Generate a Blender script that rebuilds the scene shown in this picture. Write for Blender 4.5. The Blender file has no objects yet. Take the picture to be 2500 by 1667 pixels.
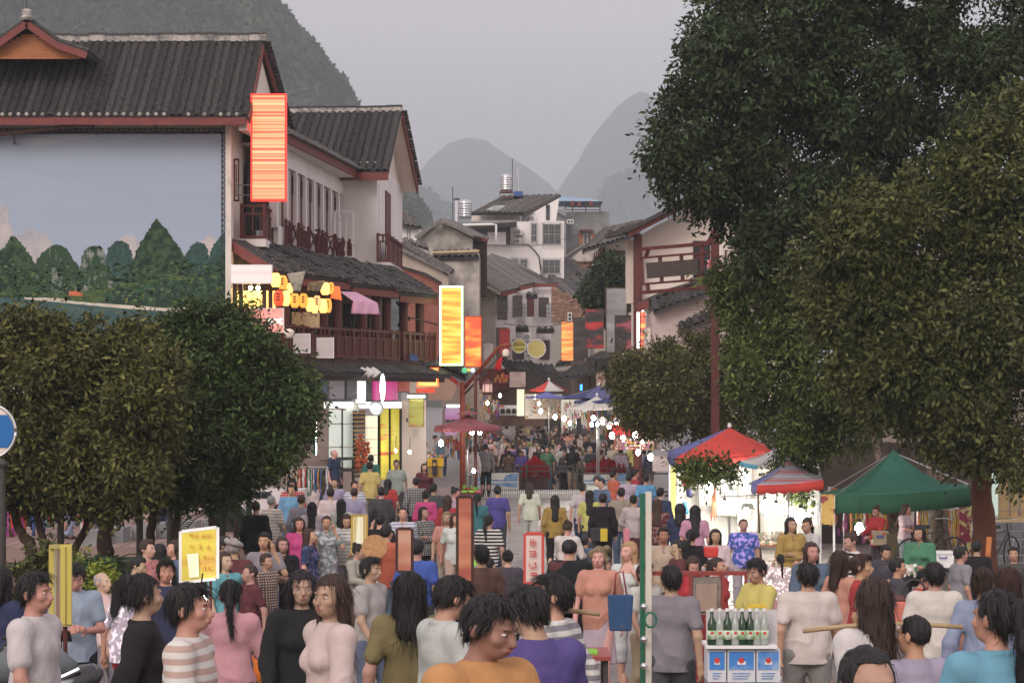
import bpy,bmesh,math,random
import numpy as np
from mathutils import Vector,Matrix,Euler
rnd=random.Random(7)
npr=np.random.default_rng(7)
SC=bpy.context.scene
COL=SC.collection
# ---------------------------------------------------------------- camera, sky, sun, exposure
F=5903.0;CU=1250.0;VH=975.0;CH=3.5  # focal length in photograph pixels, centre column, horizon row, camera height
cam_d=bpy.data.cameras.new('camera');cam=bpy.data.objects.new('camera',cam_d);COL.objects.link(cam)
cam.location=(0,0,CH);cam.rotation_euler=(math.radians(90),0,0)
cam_d.sensor_width=36;cam_d.lens=36*F/2500;cam_d.shift_y=(VH-833.5)/2500
cam_d.clip_start=0.5;cam_d.clip_end=20000
SC.camera=cam
world=bpy.data.worlds.new('World');SC.world=world;world.use_nodes=True
nt=world.node_tree;nt.nodes.clear()
wo=nt.nodes.new('ShaderNodeOutputWorld');bg=nt.nodes.new('ShaderNodeBackground')
sk=nt.nodes.new('ShaderNodeTexSky');sk.sky_type='NISHITA';sk.sun_disc=False
sk.sun_elevation=math.radians(22);sk.sun_rotation=math.radians(200);sk.dust_density=3.0
mx=nt.nodes.new('ShaderNodeMix');mx.data_type='RGBA';mx.inputs[0].default_value=0.88
mx.inputs[7].default_value=(5.80,5.08,5.22,1)  # even overcast layer over the sky
nt.links.new(sk.outputs[0],mx.inputs[6]);nt.links.new(mx.outputs[2],bg.inputs[0])
bg.inputs[1].default_value=0.15
nt.links.new(bg.outputs[0],wo.inputs[0])
sun_d=bpy.data.lights.new('sun','SUN');sun=bpy.data.objects.new('sun',sun_d);COL.objects.link(sun)
sun_d.energy=1.1;sun_d.angle=math.radians(25);sun_d.color=(1.0,0.93,0.88)
sun.rotation_euler=Euler((math.radians(58),0,math.radians(-20)))
SC.view_settings.view_transform='Standard';SC.view_settings.look='None'
SC.view_settings.gamma=1;SC.view_settings.use_curve_mapping=False
SC.view_settings.exposure=0.52
cy=SC.cycles
cy.max_bounces=5;cy.diffuse_bounces=2;cy.glossy_bounces=2;cy.transmission_bounces=3;cy.transparent_max_bounces=6
cy.volume_bounces=0;cy.sample_clamp_indirect=4.0;cy.use_denoising=True
cy.caustics_reflective=False;cy.caustics_refractive=False

# ---------------------------------------------------------------- helpers
def W(u,v,d):
    return Vector(((u-CU)/F*d,d,CH-(v-VH)/F*d))
def zg(y):
    return float(np.interp(y,[0,7,10,14,17,21,28,36,60,86,100,130,160,200,400],[1.15,1.15,1,.8,.6,.36,.15,0,0,.03,.25,.75,1.05,1.15,1.15]))

def mat(name,col,rough=0.8,var=0.0,scale=3.0,col2=None,bump=0.0,bscale=None,metal=0.0,emit=None,estr=0.0,
        stretch=(1,1,1),objcol=False,detail=4.0,spec=0.3,rand=0.0,coord='pos',thr=None,sss=0.0):
    m=bpy.data.materials.new(name);m.use_nodes=True
    n=m.node_tree.nodes;l=m.node_tree.links
    b=n['Principled BSDF']
    b.inputs['Roughness'].default_value=rough;b.inputs['Metallic'].default_value=metal
    b.inputs['Specular IOR Level'].default_value=spec
    c4=(*col,1)
    b.inputs['Base Color'].default_value=c4
    src=None
    if coord=='pos':
        g=n.new('ShaderNodeNewGeometry');cs=g.outputs['Position']
    else:
        g=n.new('ShaderNodeTexCoord');cs=g.outputs['Object']
    mp=n.new('ShaderNodeMapping');mp.inputs['Scale'].default_value=stretch
    l.new(cs,mp.inputs[0])
    if objcol:
        oi=n.new('ShaderNodeObjectInfo');src=oi.outputs['Color']
    if var>0 or col2 is not None:
        nz=n.new('ShaderNodeTexNoise');nz.inputs['Scale'].default_value=scale;nz.inputs['Detail'].default_value=detail
        nz.inputs['Roughness'].default_value=0.6
        l.new(mp.outputs[0],nz.inputs['Vector'])
        mm=n.new('ShaderNodeMix');mm.data_type='RGBA'
        rp=n.new('ShaderNodeMapRange')
        lo,hi=thr if thr else(0.3,0.7)
        rp.inputs[1].default_value=lo;rp.inputs[2].default_value=hi
        l.new(nz.outputs['Fac'],rp.inputs[0]);l.new(rp.outputs[0],mm.inputs[0])
        if src:
            v1=n.new('ShaderNodeHueSaturation');v1.inputs['Value'].default_value=1-var
            l.new(src,v1.inputs['Color']);l.new(v1.outputs[0],mm.inputs[6]);l.new(src,mm.inputs[7])
        else:
            a=tuple(max(0,x*(1-var))for x in col);c2=col2 if col2 else tuple(min(1,x*(1+var))for x in col)
            if col2:a=col
            mm.inputs[6].default_value=(*a,1);mm.inputs[7].default_value=(*c2,1)
        src=mm.outputs[2]
    if rand>0:
        oi2=n.new('ShaderNodeObjectInfo');r2=n.new('ShaderNodeMapRange')
        r2.inputs[3].default_value=1-rand;r2.inputs[4].default_value=1+rand
        l.new(oi2.outputs['Random'],r2.inputs[0])
        hs=n.new('ShaderNodeHueSaturation');l.new(r2.outputs[0],hs.inputs['Value'])
        if src:l.new(src,hs.inputs['Color'])
        else:hs.inputs['Color'].default_value=c4
        src=hs.outputs[0]
    if src:l.new(src,b.inputs['Base Color'])
    if bump>0:
        nb=n.new('ShaderNodeTexNoise');nb.inputs['Scale'].default_value=bscale or scale*3;nb.inputs['Detail'].default_value=5
        l.new(mp.outputs[0],nb.inputs['Vector'])
        bp=n.new('ShaderNodeBump');bp.inputs['Strength'].default_value=bump;bp.inputs['Distance'].default_value=0.03
        l.new(nb.outputs['Fac'],bp.inputs['Height']);l.new(bp.outputs[0],b.inputs['Normal'])
    if emit is not None:
        b.inputs['Emission Color'].default_value=(*emit,1);b.inputs['Emission Strength'].default_value=estr
    if sss>0:
        b.inputs['Subsurface Weight'].default_value=sss;b.inputs['Subsurface Radius'].default_value=(.02,.008,.004)
    return m

def streak(name,stops,estr,fz=8.0,fx=0.35,seed=0.0,detail=2.0,dark=0.0):
    """a printed or lit panel whose marks run across it"""
    m=bpy.data.materials.new(name);m.use_nodes=True
    n=m.node_tree.nodes;l=m.node_tree.links;b=n['Principled BSDF']
    g=n.new('ShaderNodeTexCoord');mp=n.new('ShaderNodeMapping');mp.inputs['Scale'].default_value=(fx,fx,fz);mp.inputs['Location'].default_value=(seed,seed*2,seed*3)
    l.new(g.outputs['Object'],mp.inputs[0])
    nz=n.new('ShaderNodeTexNoise');nz.inputs['Scale'].default_value=1.0;nz.inputs['Detail'].default_value=detail
    l.new(mp.outputs[0],nz.inputs['Vector'])
    cr=n.new('ShaderNodeValToRGB');e=cr.color_ramp.elements
    while len(e)<len(stops):e.new(0.5)
    for i,(p,c)in enumerate(stops):e[i].position=p;e[i].color=(*c,1)
    l.new(nz.outputs['Fac'],cr.inputs[0])
    b.inputs['Roughness'].default_value=0.5
    if estr>.3:b.inputs['Base Color'].default_value=(.08,.07,.06,1)
    else:l.new(cr.outputs[0],b.inputs['Base Color'])
    if estr>0:
        l.new(cr.outputs[0],b.inputs['Emission Color']);b.inputs['Emission Strength'].default_value=estr*.62
    return m

class MB:
    """collects geometry that becomes ONE mesh"""
    def __init__(s):s.v=[];s.f=[];s.m=[];s.mi=0
    def add(s,vs,fs,mi=None):
        o=len(s.v);s.v+=[tuple(p)for p in vs];s.f+=[tuple(i+o for i in f)for f in fs]
        s.m+=[s.mi if mi is None else mi]*len(fs);return s
    def box(s,c,size,ax=None,mi=None):
        ax=ax or(Vector((1,0,0)),Vector((0,1,0)),Vector((0,0,1)))
        c=Vector(c);hx,hy,hz=size[0]/2,size[1]/2,size[2]/2
        vs=[c+ax[0]*(i*hx)+ax[1]*(j*hy)+ax[2]*(k*hz)for k in(-1,1)for j in(-1,1)for i in(-1,1)]
        return s.add(vs,[(0,2,3,1),(4,5,7,6),(0,1,5,4),(2,6,7,3),(0,4,6,2),(1,3,7,5)],mi)
    def bx(s,x0,x1,y0,y1,z0,z1,mi=None):
        return s.box(((x0+x1)/2,(y0+y1)/2,(z0+z1)/2),(x1-x0,y1-y0,z1-z0),None,mi)
    def beam(s,a,b,w,h,mi=None,up=Vector((0,0,1))):
        a=Vector(a);b=Vector(b);t=(b-a);L=t.length
        if L<1e-6:return s
        t.normalize()
        if abs(t.dot(up))>.98:up=Vector((0,1,0))
        n=t.cross(up).normalized();k=n.cross(t).normalized()
        return s.box((a+b)/2,(L,w,h),(t,n,k),mi)
    def tube(s,pts,r,seg=8,mi=None,cap=True):
        pts=[Vector(p)for p in pts];rs=r if isinstance(r,(list,tuple))else[r]*len(pts)
        vs=[];fs=[]
        prev=None
        for i,p in enumerate(pts):
            t=(pts[min(i+1,len(pts)-1)]-pts[max(i-1,0)])
            t=t.normalized()if t.length>1e-9 else Vector((0,0,1))
            if prev is None:
                a=Vector((1,0,0))if abs(t.x)<.9 else Vector((0,1,0))
                n=t.cross(a).normalized()
            else:
                n=(prev-t*prev.dot(t)).normalized()
            prev=n;k=t.cross(n)
            vs+=[p+(n*math.cos(q*2*math.pi/seg)+k*math.sin(q*2*math.pi/seg))*rs[i]for q in range(seg)]
        for i in range(len(pts)-1):
            for q in range(seg):
                q2=(q+1)%seg
                fs.append((i*seg+q,i*seg+q2,(i+1)*seg+q2,(i+1)*seg+q))
        if cap:fs.append(tuple(range(seg))[::-1]);fs.append(tuple((len(pts)-1)*seg+q for q in range(seg)))
        return s.add(vs,fs,mi)
    def lathe(s,c,prof,seg=16,mi=None,ax=None,sq=1.0):
        c=Vector(c);ax=ax or(Vector((1,0,0)),Vector((0,1,0)),Vector((0,0,1)))
        vs=[];fs=[]
        for r,z in prof:
            for q in range(seg):
                t=q*2*math.pi/seg
                vs.append(c+ax[0]*(r*math.cos(t))+ax[1]*(r*sq*math.sin(t))+ax[2]*z)
        for i in range(len(prof)-1):
            for q in range(seg):
                q2=(q+1)%seg
                fs.append((i*seg+q,i*seg+q2,(i+1)*seg+q2,(i+1)*seg+q))
        fs.append(tuple(range(seg))[::-1]);fs.append(tuple((len(prof)-1)*seg+q for q in range(seg)))
        return s.add(vs,fs,mi)
    def slab(s,pts,off,mi=None):
        """polygon given a thickness vector"""
        pts=[Vector(p)for p in pts];n=len(pts);off=Vector(off)
        vs=pts+[p+off for p in pts]
        fs=[tuple(range(n)),tuple(range(2*n-1,n-1,-1))]+[(i,i+n,(i+1)%n+n,(i+1)%n)for i in range(n)]
        return s.add(vs,fs,mi)
    def sheet(s,rows,th=0.0,mi=None):
        """grid of points as a cloth; th gives it a downward thickness"""
        R=len(rows);C=len(rows[0])
        vs=[Vector(p)for r in rows for p in r]
        fs=[(i*C+j,i*C+j+1,(i+1)*C+j+1,(i+1)*C+j)for i in range(R-1)for j in range(C-1)]
        s.add(vs,fs,mi)
        if th:s.add([p-Vector((0,0,th))for p in vs],[f[::-1]for f in fs],mi)
        return s
    def build(s,name,mats,parent=None,smooth=False,**tags):
        me=bpy.data.meshes.new(name)
        off=Vector((0,0,0))
        if parent is not None:off=parent_loc(parent)
        me.from_pydata([(p[0]-off.x,p[1]-off.y,p[2]-off.z)for p in s.v],[],s.f)
        if not isinstance(mats,(list,tuple)):mats=[mats]
        for m in mats:me.materials.append(m)
        if len(mats)>1:me.polygons.foreach_set('material_index',s.m)
        bm=bmesh.new();bm.from_mesh(me);bmesh.ops.recalc_face_normals(bm,faces=bm.faces);bm.to_mesh(me);bm.free()
        if smooth:me.polygons.foreach_set('use_smooth',[True]*len(me.polygons))
        o=bpy.data.objects.new(name,me);COL.objects.link(o)
        if parent is not None:o.parent=parent
        for k,v in tags.items():o[k]=v
        return o
def parent_loc(p):
    o=Vector((0,0,0))
    while p is not None:o+=Vector(p.location);p=p.parent
    return o
def thing(name,label,cat,loc=(0,0,0),group=None):
    o=bpy.data.objects.new(name,None);COL.objects.link(o);o.location=loc;o.empty_display_size=.1
    o['label']=label;o['category']=cat
    if group:o['group']=group
    return o
def tag(o,label,cat,group=None):
    o['label']=label;o['category']=cat
    if group:o['group']=group
    return o
def npmesh(name,V,Q,mats,parent=None,smooth=False,mi=None,attr=None,**tags):
    me=bpy.data.meshes.new(name)
    V=np.asarray(V,np.float32)
    if parent is not None:V=V-np.array(parent_loc(parent),np.float32)
    Q=np.asarray(Q,np.int32);k=Q.shape[1]
    me.vertices.add(len(V));me.vertices.foreach_set('co',V.ravel())
    me.loops.add(Q.size);me.loops.foreach_set('vertex_index',Q.ravel())
    me.polygons.add(len(Q));me.polygons.foreach_set('loop_start',np.arange(0,Q.size,k,dtype=np.int32))
    if mi is not None:me.polygons.foreach_set('material_index',np.asarray(mi,np.int32))
    if smooth:me.polygons.foreach_set('use_smooth',np.ones(len(Q),bool))
    for m in(mats if isinstance(mats,(list,tuple))else[mats]):me.materials.append(m)
    me.update(calc_edges=True)
    o=bpy.data.objects.new(name,me);COL.objects.link(o)
    if parent is not None:o.parent=parent
    for kk,v in tags.items():o[kk]=v
    return o
def link_copy(src,parent,M,**tags):
    o=src.copy();COL.objects.link(o);o.parent=parent;o.matrix_parent_inverse=Matrix.Identity(4);o.matrix_basis=M
    for k,v in tags.items():o[k]=v
    return o
class Plane:
    """vertical plane through a (x,y), heading along dir; s runs along it, n is the outward normal (towards the street)"""
    def __init__(s,a,b):
        s.a=Vector((a[0],a[1]));t=Vector((b[0],b[1]))-s.a;s.L=t.length;s.t=t.normalized()
        s.n=Vector((s.t.y,-s.t.x));s.T=Vector((s.t.x,s.t.y,0));s.N=Vector((s.n.x,s.n.y,0));s.Z=Vector((0,0,1))
    def s_of(s,u,off=0):
        k=(u-CU)/F;a=s.a+s.n*off
        return(k*a.y-a.x)/(s.t.x-k*s.t.y)
    def d(s,u,off=0):
        return(s.a+s.n*off+s.t*s.s_of(u,off)).y
    def P(s,u,v,off=0):
        sp=s.a+s.n*off+s.t*s.s_of(u,off)
        return Vector((sp.x,sp.y,CH-(v-VH)/F*sp.y))
    def L3(s,q,z,off=0):
        p=s.a+s.t*q+s.n*off;return Vector((p.x,p.y,z))
    def box(s,mb,u0,u1,v0,v1,o0,o1,mi=None):
        s0,s1=s.s_of(u0,o1),s.s_of(u1,o1);um=(u0+u1)/2
        z0,z1=s.P(um,v1,o1).z,s.P(um,v0,o1).z
        return s.lbox(mb,s0,s1,z0,z1,o0,o1,mi)
    def lbox(s,mb,s0,s1,z0,z1,o0,o1,mi=None):
        c=s.L3((s0+s1)/2,(z0+z1)/2,(o0+o1)/2)
        return mb.box(c,(abs(s1-s0),abs(o1-o0),abs(z1-z0)),(s.T,s.N,s.Z),mi)

# ---------------------------------------------------------------- materials
M={}
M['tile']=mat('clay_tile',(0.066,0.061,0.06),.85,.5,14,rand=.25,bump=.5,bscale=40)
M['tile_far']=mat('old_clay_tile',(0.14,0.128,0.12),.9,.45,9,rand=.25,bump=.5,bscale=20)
M['under']=mat('tile_bed',(0.055,0.05,0.05),.9,.3,9,bump=.6,bscale=30)
M['ridge']=mat('lime_ridge',(0.42,0.39,0.36),.9,scale=5,col2=(.16,.15,.145),thr=(.42,.62),bump=.4)
M['white']=mat('white_render',(0.74,0.70,0.68),.85,scale=1.2,col2=(.62,.575,.55),thr=(.35,.8),bump=.15,bscale=20,stretch=(1,1,.35))
M['cream']=mat('cream_render',(0.66,0.56,0.49),.85,scale=1.1,col2=(.72,.63,.56),bump=.15,bscale=18)
M['oldwall']=mat('weathered_plaster',(0.46,0.42,0.38),.92,scale=1.3,col2=(.19,.17,.155),thr=(.4,.68),bump=.4,bscale=9,detail=9)
M['stain']=mat('stained_white_wall',(0.68,0.64,0.63),.88,scale=.9,col2=(.30,.27,.255),thr=(.56,.72),bump=.2,stretch=(1.6,1.6,.5),detail=8)
M['tan']=mat('tan_plaster',(0.44,0.37,0.31),.9,scale=1.0,col2=(.29,.24,.2),bump=.25,detail=8,thr=(.4,.75))
M['redwood']=mat('red_painted_wood',(0.125,0.032,0.026),.6,scale=6,col2=(.075,.022,.02),bump=.15,stretch=(1,1,.3))
M['fascia']=mat('faded_red_board',(0.20,0.05,0.042),.7,scale=5,col2=(.13,.04,.035),bump=.2)
M['darkwood']=mat('dark_timber',(0.07,0.03,0.024),.7,scale=5,col2=(.035,.018,.015),bump=.2)
M['orangewood']=mat('orange_boards',(0.42,0.17,0.07),.7,scale=4,col2=(.3,.11,.045),stretch=(.3,1,3),bump=.2)
M['pipe']=mat('brown_gutter',(0.115,0.06,0.052),.45,.25,6)
M['concrete']=mat('grey_concrete',(0.25,0.25,0.25),.9,scale=1.6,col2=(.15,.15,.155),thr=(.4,.7),bump=.3,detail=8)
M['glassdark']=mat('dark_glass',(0.03,0.035,0.04),.12,.3,2,spec=.5)
M['metal']=mat('stainless_steel',(0.55,0.55,0.55),.28,.15,6,metal=.95)
M['iron']=mat('dark_iron',(0.05,0.045,0.042),.5,.2,8)
M['grill']=mat('window_bars',(0.22,0.21,0.21),.6,.2,8)
M['whitepaint']=mat('white_paint',(0.72,0.71,0.69),.6,.08,3)
M['brick']=mat('red_brick',(0.26,0.145,0.1),.9,.35,8,rand=.35,bump=.3)
M['mortar']=mat('mortar',(0.3,0.27,0.24),.95,.2,8)
M['warmglow']=mat('lit_room',(0.7,0.5,0.2),.8,.3,1.6,emit=(1,.62,.16),estr=1.1)
M['bulb']=mat('bulb_glass',(1,1,1),.4,emit=(1.0,.95,.84),estr=72)
M['bulbwarm']=mat('warm_bulb_glass',(1,.9,.6),.4,emit=(1.0,.72,.34),estr=75)
M['tubelight']=mat('white_tube',(1,1,1),.4,emit=(.95,1,.96),estr=7)
M['black']=mat('black_plastic',(0.02,0.02,0.02),.4)

# ---------------------------------------------------------------- ground
GM=mat('street_paving',(0.20,0.165,0.15),.42,scale=1.5,col2=(.12,.10,.095),bump=.25,bscale=8,detail=8,spec=.5)
ys=[-60,0,4]+list(np.linspace(7,40,34))+list(np.linspace(44,130,30))+[160,200,300,500,1000,2000,5300]
xs=[-2700,-600,-200,-80,-40,-20,-10,-5,0,5,10,20,40,80,200,600,2700]
V=[(x,y,zg(y))for y in ys for x in xs]
nx=len(xs)
Q=[(i*nx+j,i*nx+j+1,(i+1)*nx+j+1,(i+1)*nx+j)for i in range(len(ys)-1)for j in range(nx-1)]
npmesh('ground',V,Q,GM,kind='structure')
# stone slabs of the square, laid in courses with recessed joints
SM=mat('stone_slab',(0.27,0.225,0.205),.33,scale=2.5,col2=(.19,.16,.15),bump=.2,bscale=14,detail=8,spec=.55)
mb=MB()
y=33.0;row=0
while y<88:
    dp=.42;x=-6+(.35 if row%2 else 0)
    while x<7.5:
        w=.7;h=rnd.uniform(.0,.012)
        z=zg(y+dp/2)+.012
        mb.bx(x+.012,x+w-.012,y+.012,y+dp-.012,z-.04,z+h)
        x+=w
    y+=dp;row+=1
pv=mb.build('paving_slabs',SM,kind='stuff');pv['label']='worn pinkish stone slabs laid in courses across the square'

# ---------------------------------------------------------------- haze
hz=MB().bx(-2600,2600,-58,5200,-2.2,590).build('haze',[],kind='stuff')
hm=bpy.data.materials.new('air');hm.use_nodes=True;hn=hm.node_tree
for nn in list(hn.nodes):
    if nn.type=='BSDF_PRINCIPLED':hn.nodes.remove(nn)
pvol=hn.nodes.new('ShaderNodeVolumePrincipled');pvol.inputs['Density'].default_value=0.00048
pvol.inputs['Color'].default_value=(.84,.93,1.0,1);pvol.inputs['Anisotropy'].default_value=0.0
out=[x for x in hn.nodes if x.type=='OUTPUT_MATERIAL'][0]
hn.links.new(pvol.outputs[0],out.inputs['Volume'])
hz.data.materials.append(hm)

# ---------------------------------------------------------------- noise for the hills
def vnoise(x,y,seed=0):
    xi=np.floor(x).astype(int);yi=np.floor(y).astype(int);xf=x-xi;yf=y-yi
    def h(a,b):
        n=np.sin(a*127.1+b*311.7+seed*74.7)*43758.5453;return n-np.floor(n)
    sx=xf*xf*(3-2*xf);sy=yf*yf*(3-2*yf)
    return(h(xi,yi)*(1-sx)+h(xi+1,yi)*sx)*(1-sy)+(h(xi,yi+1)*(1-sx)+h(xi+1,yi+1)*sx)*sy
def fbm(x,y,o=4,seed=0):
    r=0;a=.5
    for i in range(o):r=r+a*vnoise(x*2**i,y*2**i,seed+i);a*=.5
    return r
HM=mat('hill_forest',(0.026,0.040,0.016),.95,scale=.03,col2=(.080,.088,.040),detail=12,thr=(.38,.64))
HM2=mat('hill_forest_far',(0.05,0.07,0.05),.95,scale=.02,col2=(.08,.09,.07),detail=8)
def hill(name,outline,d,depth,mat_,label,n=90,rough=1.0,tuft=0,ts=1.2):
    """a karst cone: the traced skyline is its crest at distance d; it bulges towards and away from the viewer"""
    us=np.linspace(outline[0][0],outline[-1][0],n)
    vs_=np.interp(us,[p[0]for p in outline],[p[1]for p in outline])
    base=zg(d)-2
    x=(us-CU)/F*d;top=CH-(vs_-VH)/F*d
    top=top+(fbm(us/7.,us*0+3,3,5)-.45)*rough*d/F*14
    K=46
    V=np.zeros((K+1,n,3))
    for k in range(K+1):
        a=k/K*math.pi  # 0 = foot towards the viewer, pi = foot behind
        hh=max(0.0,math.sin(a))**.75
        yy=d-math.cos(a)*depth
        z=base+(top-base)*hh
        nz=(fbm(x/(6*d/450)+11,z/(6*d/450)+yy/(9*d/450),4,2)-.45)
        V[k,:,0]=x+nz*rough*3*d/450
        V[k,:,1]=yy-nz*rough*9*d/450
        V[k,:,2]=z+(nz*rough*2.2*d/450 if 0<k<K else 0)
    Vf=V.reshape(-1,3)
    Q=[(k*n+i,k*n+i+1,(k+1)*n+i+1,(k+1)*n+i)for k in range(K)for i in range(n-1)]
    Q=np.array(Q)
    if tuft:
        fr=npr.integers(2,K//2+3,tuft);ii=npr.integers(0,n-1,tuft)
        P0=V[fr,ii]+(V[fr,ii+1]-V[fr,ii])*npr.random((tuft,1))+(V[fr-1,ii]-V[fr,ii])*npr.random((tuft,1))
        c=P0+npr.normal(0,.5*ts,(tuft,3))+[0,-.3,ts*.4]
        base_i=len(Vf)
        a1=npr.normal(0,1,(tuft,3));a1/=np.linalg.norm(a1,axis=1)[:,None]
        a2=np.cross(a1,npr.normal(0,1,(tuft,3)));a2/=np.linalg.norm(a2,axis=1)[:,None]
        sz=ts*npr.uniform(.5,1.3,(tuft,1))
        q4=np.stack([c-a1*sz,c-a2*sz*.7,c+a1*sz,c+a2*sz*.7],1).reshape(-1,3)
        Vf=np.vstack([Vf,q4]);Q=np.vstack([Q,base_i+np.arange(tuft*4).reshape(-1,4)])
    o=npmesh(name,Vf,Q,mat_,kind='structure');o['label']=label
    return o
hill('hill',[(-500,60),(-300,-120),(0,-230),(250,-250),(480,-160),(600,-60),(655,-8),(668,22),(700,48),(722,90),(752,108),(778,130),(800,178),(832,205),(852,240),(860,275),(895,330),(935,390),(975,452),(1010,500),(1046,545),(1100,640),(1200,780)],
     850,115,HM,'wooded karst hill rising steeply behind the tiled roofs',n=300,tuft=95000,ts=1.5)
hill('hill',[(960,540),(990,470),(1022,430),(1060,385),(1100,352),(1145,341),(1190,352),(1230,378),(1290,420),(1340,455),(1372,490),(1440,600),(1560,760)],
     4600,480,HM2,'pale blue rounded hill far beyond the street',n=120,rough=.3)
hill('hill',[(1180,800),(1280,600),(1340,500),(1372,450),(1410,395),(1450,330),(1500,270),(1535,240),(1562,228),(1592,240),(1622,268),(1660,300),(1760,420),(1900,600)],
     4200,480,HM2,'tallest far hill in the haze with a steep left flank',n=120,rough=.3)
hill('hill',[(1452,720),(1466,560),(1474,480),(1490,455),(1525,443),(1570,436),(1640,430),(1720,470),(1900,640)],
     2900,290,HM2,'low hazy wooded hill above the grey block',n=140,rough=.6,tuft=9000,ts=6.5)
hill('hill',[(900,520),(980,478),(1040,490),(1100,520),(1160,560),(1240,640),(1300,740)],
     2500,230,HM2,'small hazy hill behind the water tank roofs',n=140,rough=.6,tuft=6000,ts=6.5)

# raised terrace in front of the hall and shops, and the planting bed under the left trees
TM=mat('terrace_paving',(.30,.20,.175),.5,scale=2,col2=(.22,.16,.14),bump=.2,bscale=9,detail=7)
MB().bx(-16,-4.6,46.5,61.7,-.3,.65).build('terrace',TM,kind='structure')
mb=MB()
for i in range(22):
    for j in range(36):
        if rnd.random()<.97:mb.bx(-15.9+j*.31,-15.62+j*.31,46.6+i*.68,47.25+i*.68,.652,.662+rnd.uniform(0,.004))
mb.build('terrace_tiles',TM,kind='stuff')
MB().slab([(-6.4,61.72,-.3),(-4.4,61.72,-.3),(-1.2,72,-.3),(-1.2,86,-.3),(-8,86,-.3),(-8,62,-.3)],(0,0,.68)).build('pavement',TM,kind='structure')
EM=mat('bed_soil',(.06,.042,.03),.95,scale=5,col2=(.10,.07,.045),bump=.6)
mb=MB();rows=[]
for i in range(18):
    rows.append([(-15+j*.6,31.5+i*.82,max(zg(31.5+i*.82)-.1,.55+.06*math.sin(i*1.3+j*.9))if 0<i<17 and j<17 else-.1)for j in range(18)])
mb.sheet(rows);mb.build('planting_bed',EM,kind='structure',smooth=True)
def zl(x,y):
    """height of whatever is underfoot"""
    if-16<x<-4.6 and 46.5<y<61.7:return .65
    if x<-4.9 and 31.5<y<46:return .55
    if 61.7<=y<86 and x<-4.4+(y-61.7)*.31:return .38
    return zg(y)
# ---------------------------------------------------------------- tile roofs
_rows={}
def tile_row_mesh(L,w,pitch,var,m):
    key=(round(L,2),round(w,3),var,m.name,round(pitch,3))
    if key in _rows:return _rows[key]
    n=max(3,int(L/pitch));r=random.Random(var*91+n)
    vs=[];fs=[];arc=[i*math.pi/4 for i in range(5)]
    rad=w*.40
    for i in range(n):
        y0=i*L/n;y1=(i+1)*L/n+pitch*.25
        dx=r.uniform(-.09,.09)*w;lift=r.uniform(.0,.025)*w;tilt=.10*w
        o=len(vs)
        for(yy,zz)in((y0,0),(y1,tilt)):
            for a in arc:vs.append((dx+math.cos(a)*rad,yy,math.sin(a)*rad*.9+zz+lift))
        for a in arc:vs.append((dx+math.cos(a)*rad*.8,y1,math.sin(a)*rad*.65+tilt+lift-.02*w))
        for k in range(4):
            fs.append((o+k,o+k+1,o+5+k+1,o+5+k));fs.append((o+5+k,o+5+k+1,o+10+k+1,o+10+k))
    me=bpy.data.meshes.new('tile_row');me.from_pydata(vs,[],fs);me.materials.append(m)
    _rows[key]=me;return me
def roof_slope(parent,RL,RR,EL,ER,w=.2,m=None,pitch=.07,th=.1,white_ends=0,name='roof',sag=.0,under=None):
    """tiled slope between ridge RL-RR and eave EL-ER (left and right as seen); every course of tiles from ridge to eave is a part"""
    m=m or M['tile'];RL,RR,EL,ER=map(Vector,(RL,RR,EL,ER))
    nrm=(RR-RL).cross(EL-RL).normalized()
    if nrm.z<0:nrm=-nrm
    bed=MB().slab([RL,RR,ER,EL],-nrm*th).build(name,[under or M['under']],parent)
    n=max(2,int(round((ER-EL).length/w)))
    pl=parent_loc(bed)
    L0=round(((EL-RL).length+(ER-RR).length)/2,1)
    for i in range(n):
        t=(i+.5)/n
        a=RL.lerp(RR,t);b=EL.lerp(ER,t)
        ydir=(b-a);L=ydir.length;ydir.normalize()
        zdir=nrm;xdir=ydir.cross(zdir).normalized()
        var=i%4
        me=tile_row_mesh(L0,w,pitch,var,m)
        o=bpy.data.objects.new('tile_row',me);COL.objects.link(o);o.parent=bed
        s=(b-a).length/L0
        Mx=Matrix(((xdir.x,ydir.x*s,zdir.x,a.x-pl.x),(xdir.y,ydir.y*s,zdir.y,a.y-pl.y),(xdir.z,ydir.z*s,zdir.z,a.z-pl.z),(0,0,0,1)))
        o.matrix_basis=Mx
    if white_ends:
        mb=MB()
        for i in range(n):
            if rnd.random()>white_ends:continue
            t=(i+.5)/n;b=EL.lerp(ER,t);yd=(b-RL.lerp(RR,t)).normalized()
            mb.lathe(b+nrm*.05+yd*.01,[(.045,-.04),(.06,0),(.03,.03)],6,ax=(yd.cross(nrm),nrm,yd))
        if mb.v:mb.build('eave_plaster',M['ridge'],bed,kind='stuff')
    return bed
def ridge_cap(parent,a,b,h=.2,w=.22,m=None):
    a=Vector(a);b=Vector(b)
    mb=MB();n=max(2,int((b-a).length/.45))
    for i in range(n):
        p=a.lerp(b,i/n);q=a.lerp(b,(i+.985)/n);j=rnd.uniform(-.01,.02)
        mb.beam(p+Vector((0,0,h/2+j)),q+Vector((0,0,h/2+j)),w,h)
        mb.beam(p+Vector((0,0,h+.03+j)),q+Vector((0,0,h+.03+j)),w*1.25,.05,1)
    return mb.build('ridge',[m or M['ridge'],M['tile']],parent)
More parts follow.
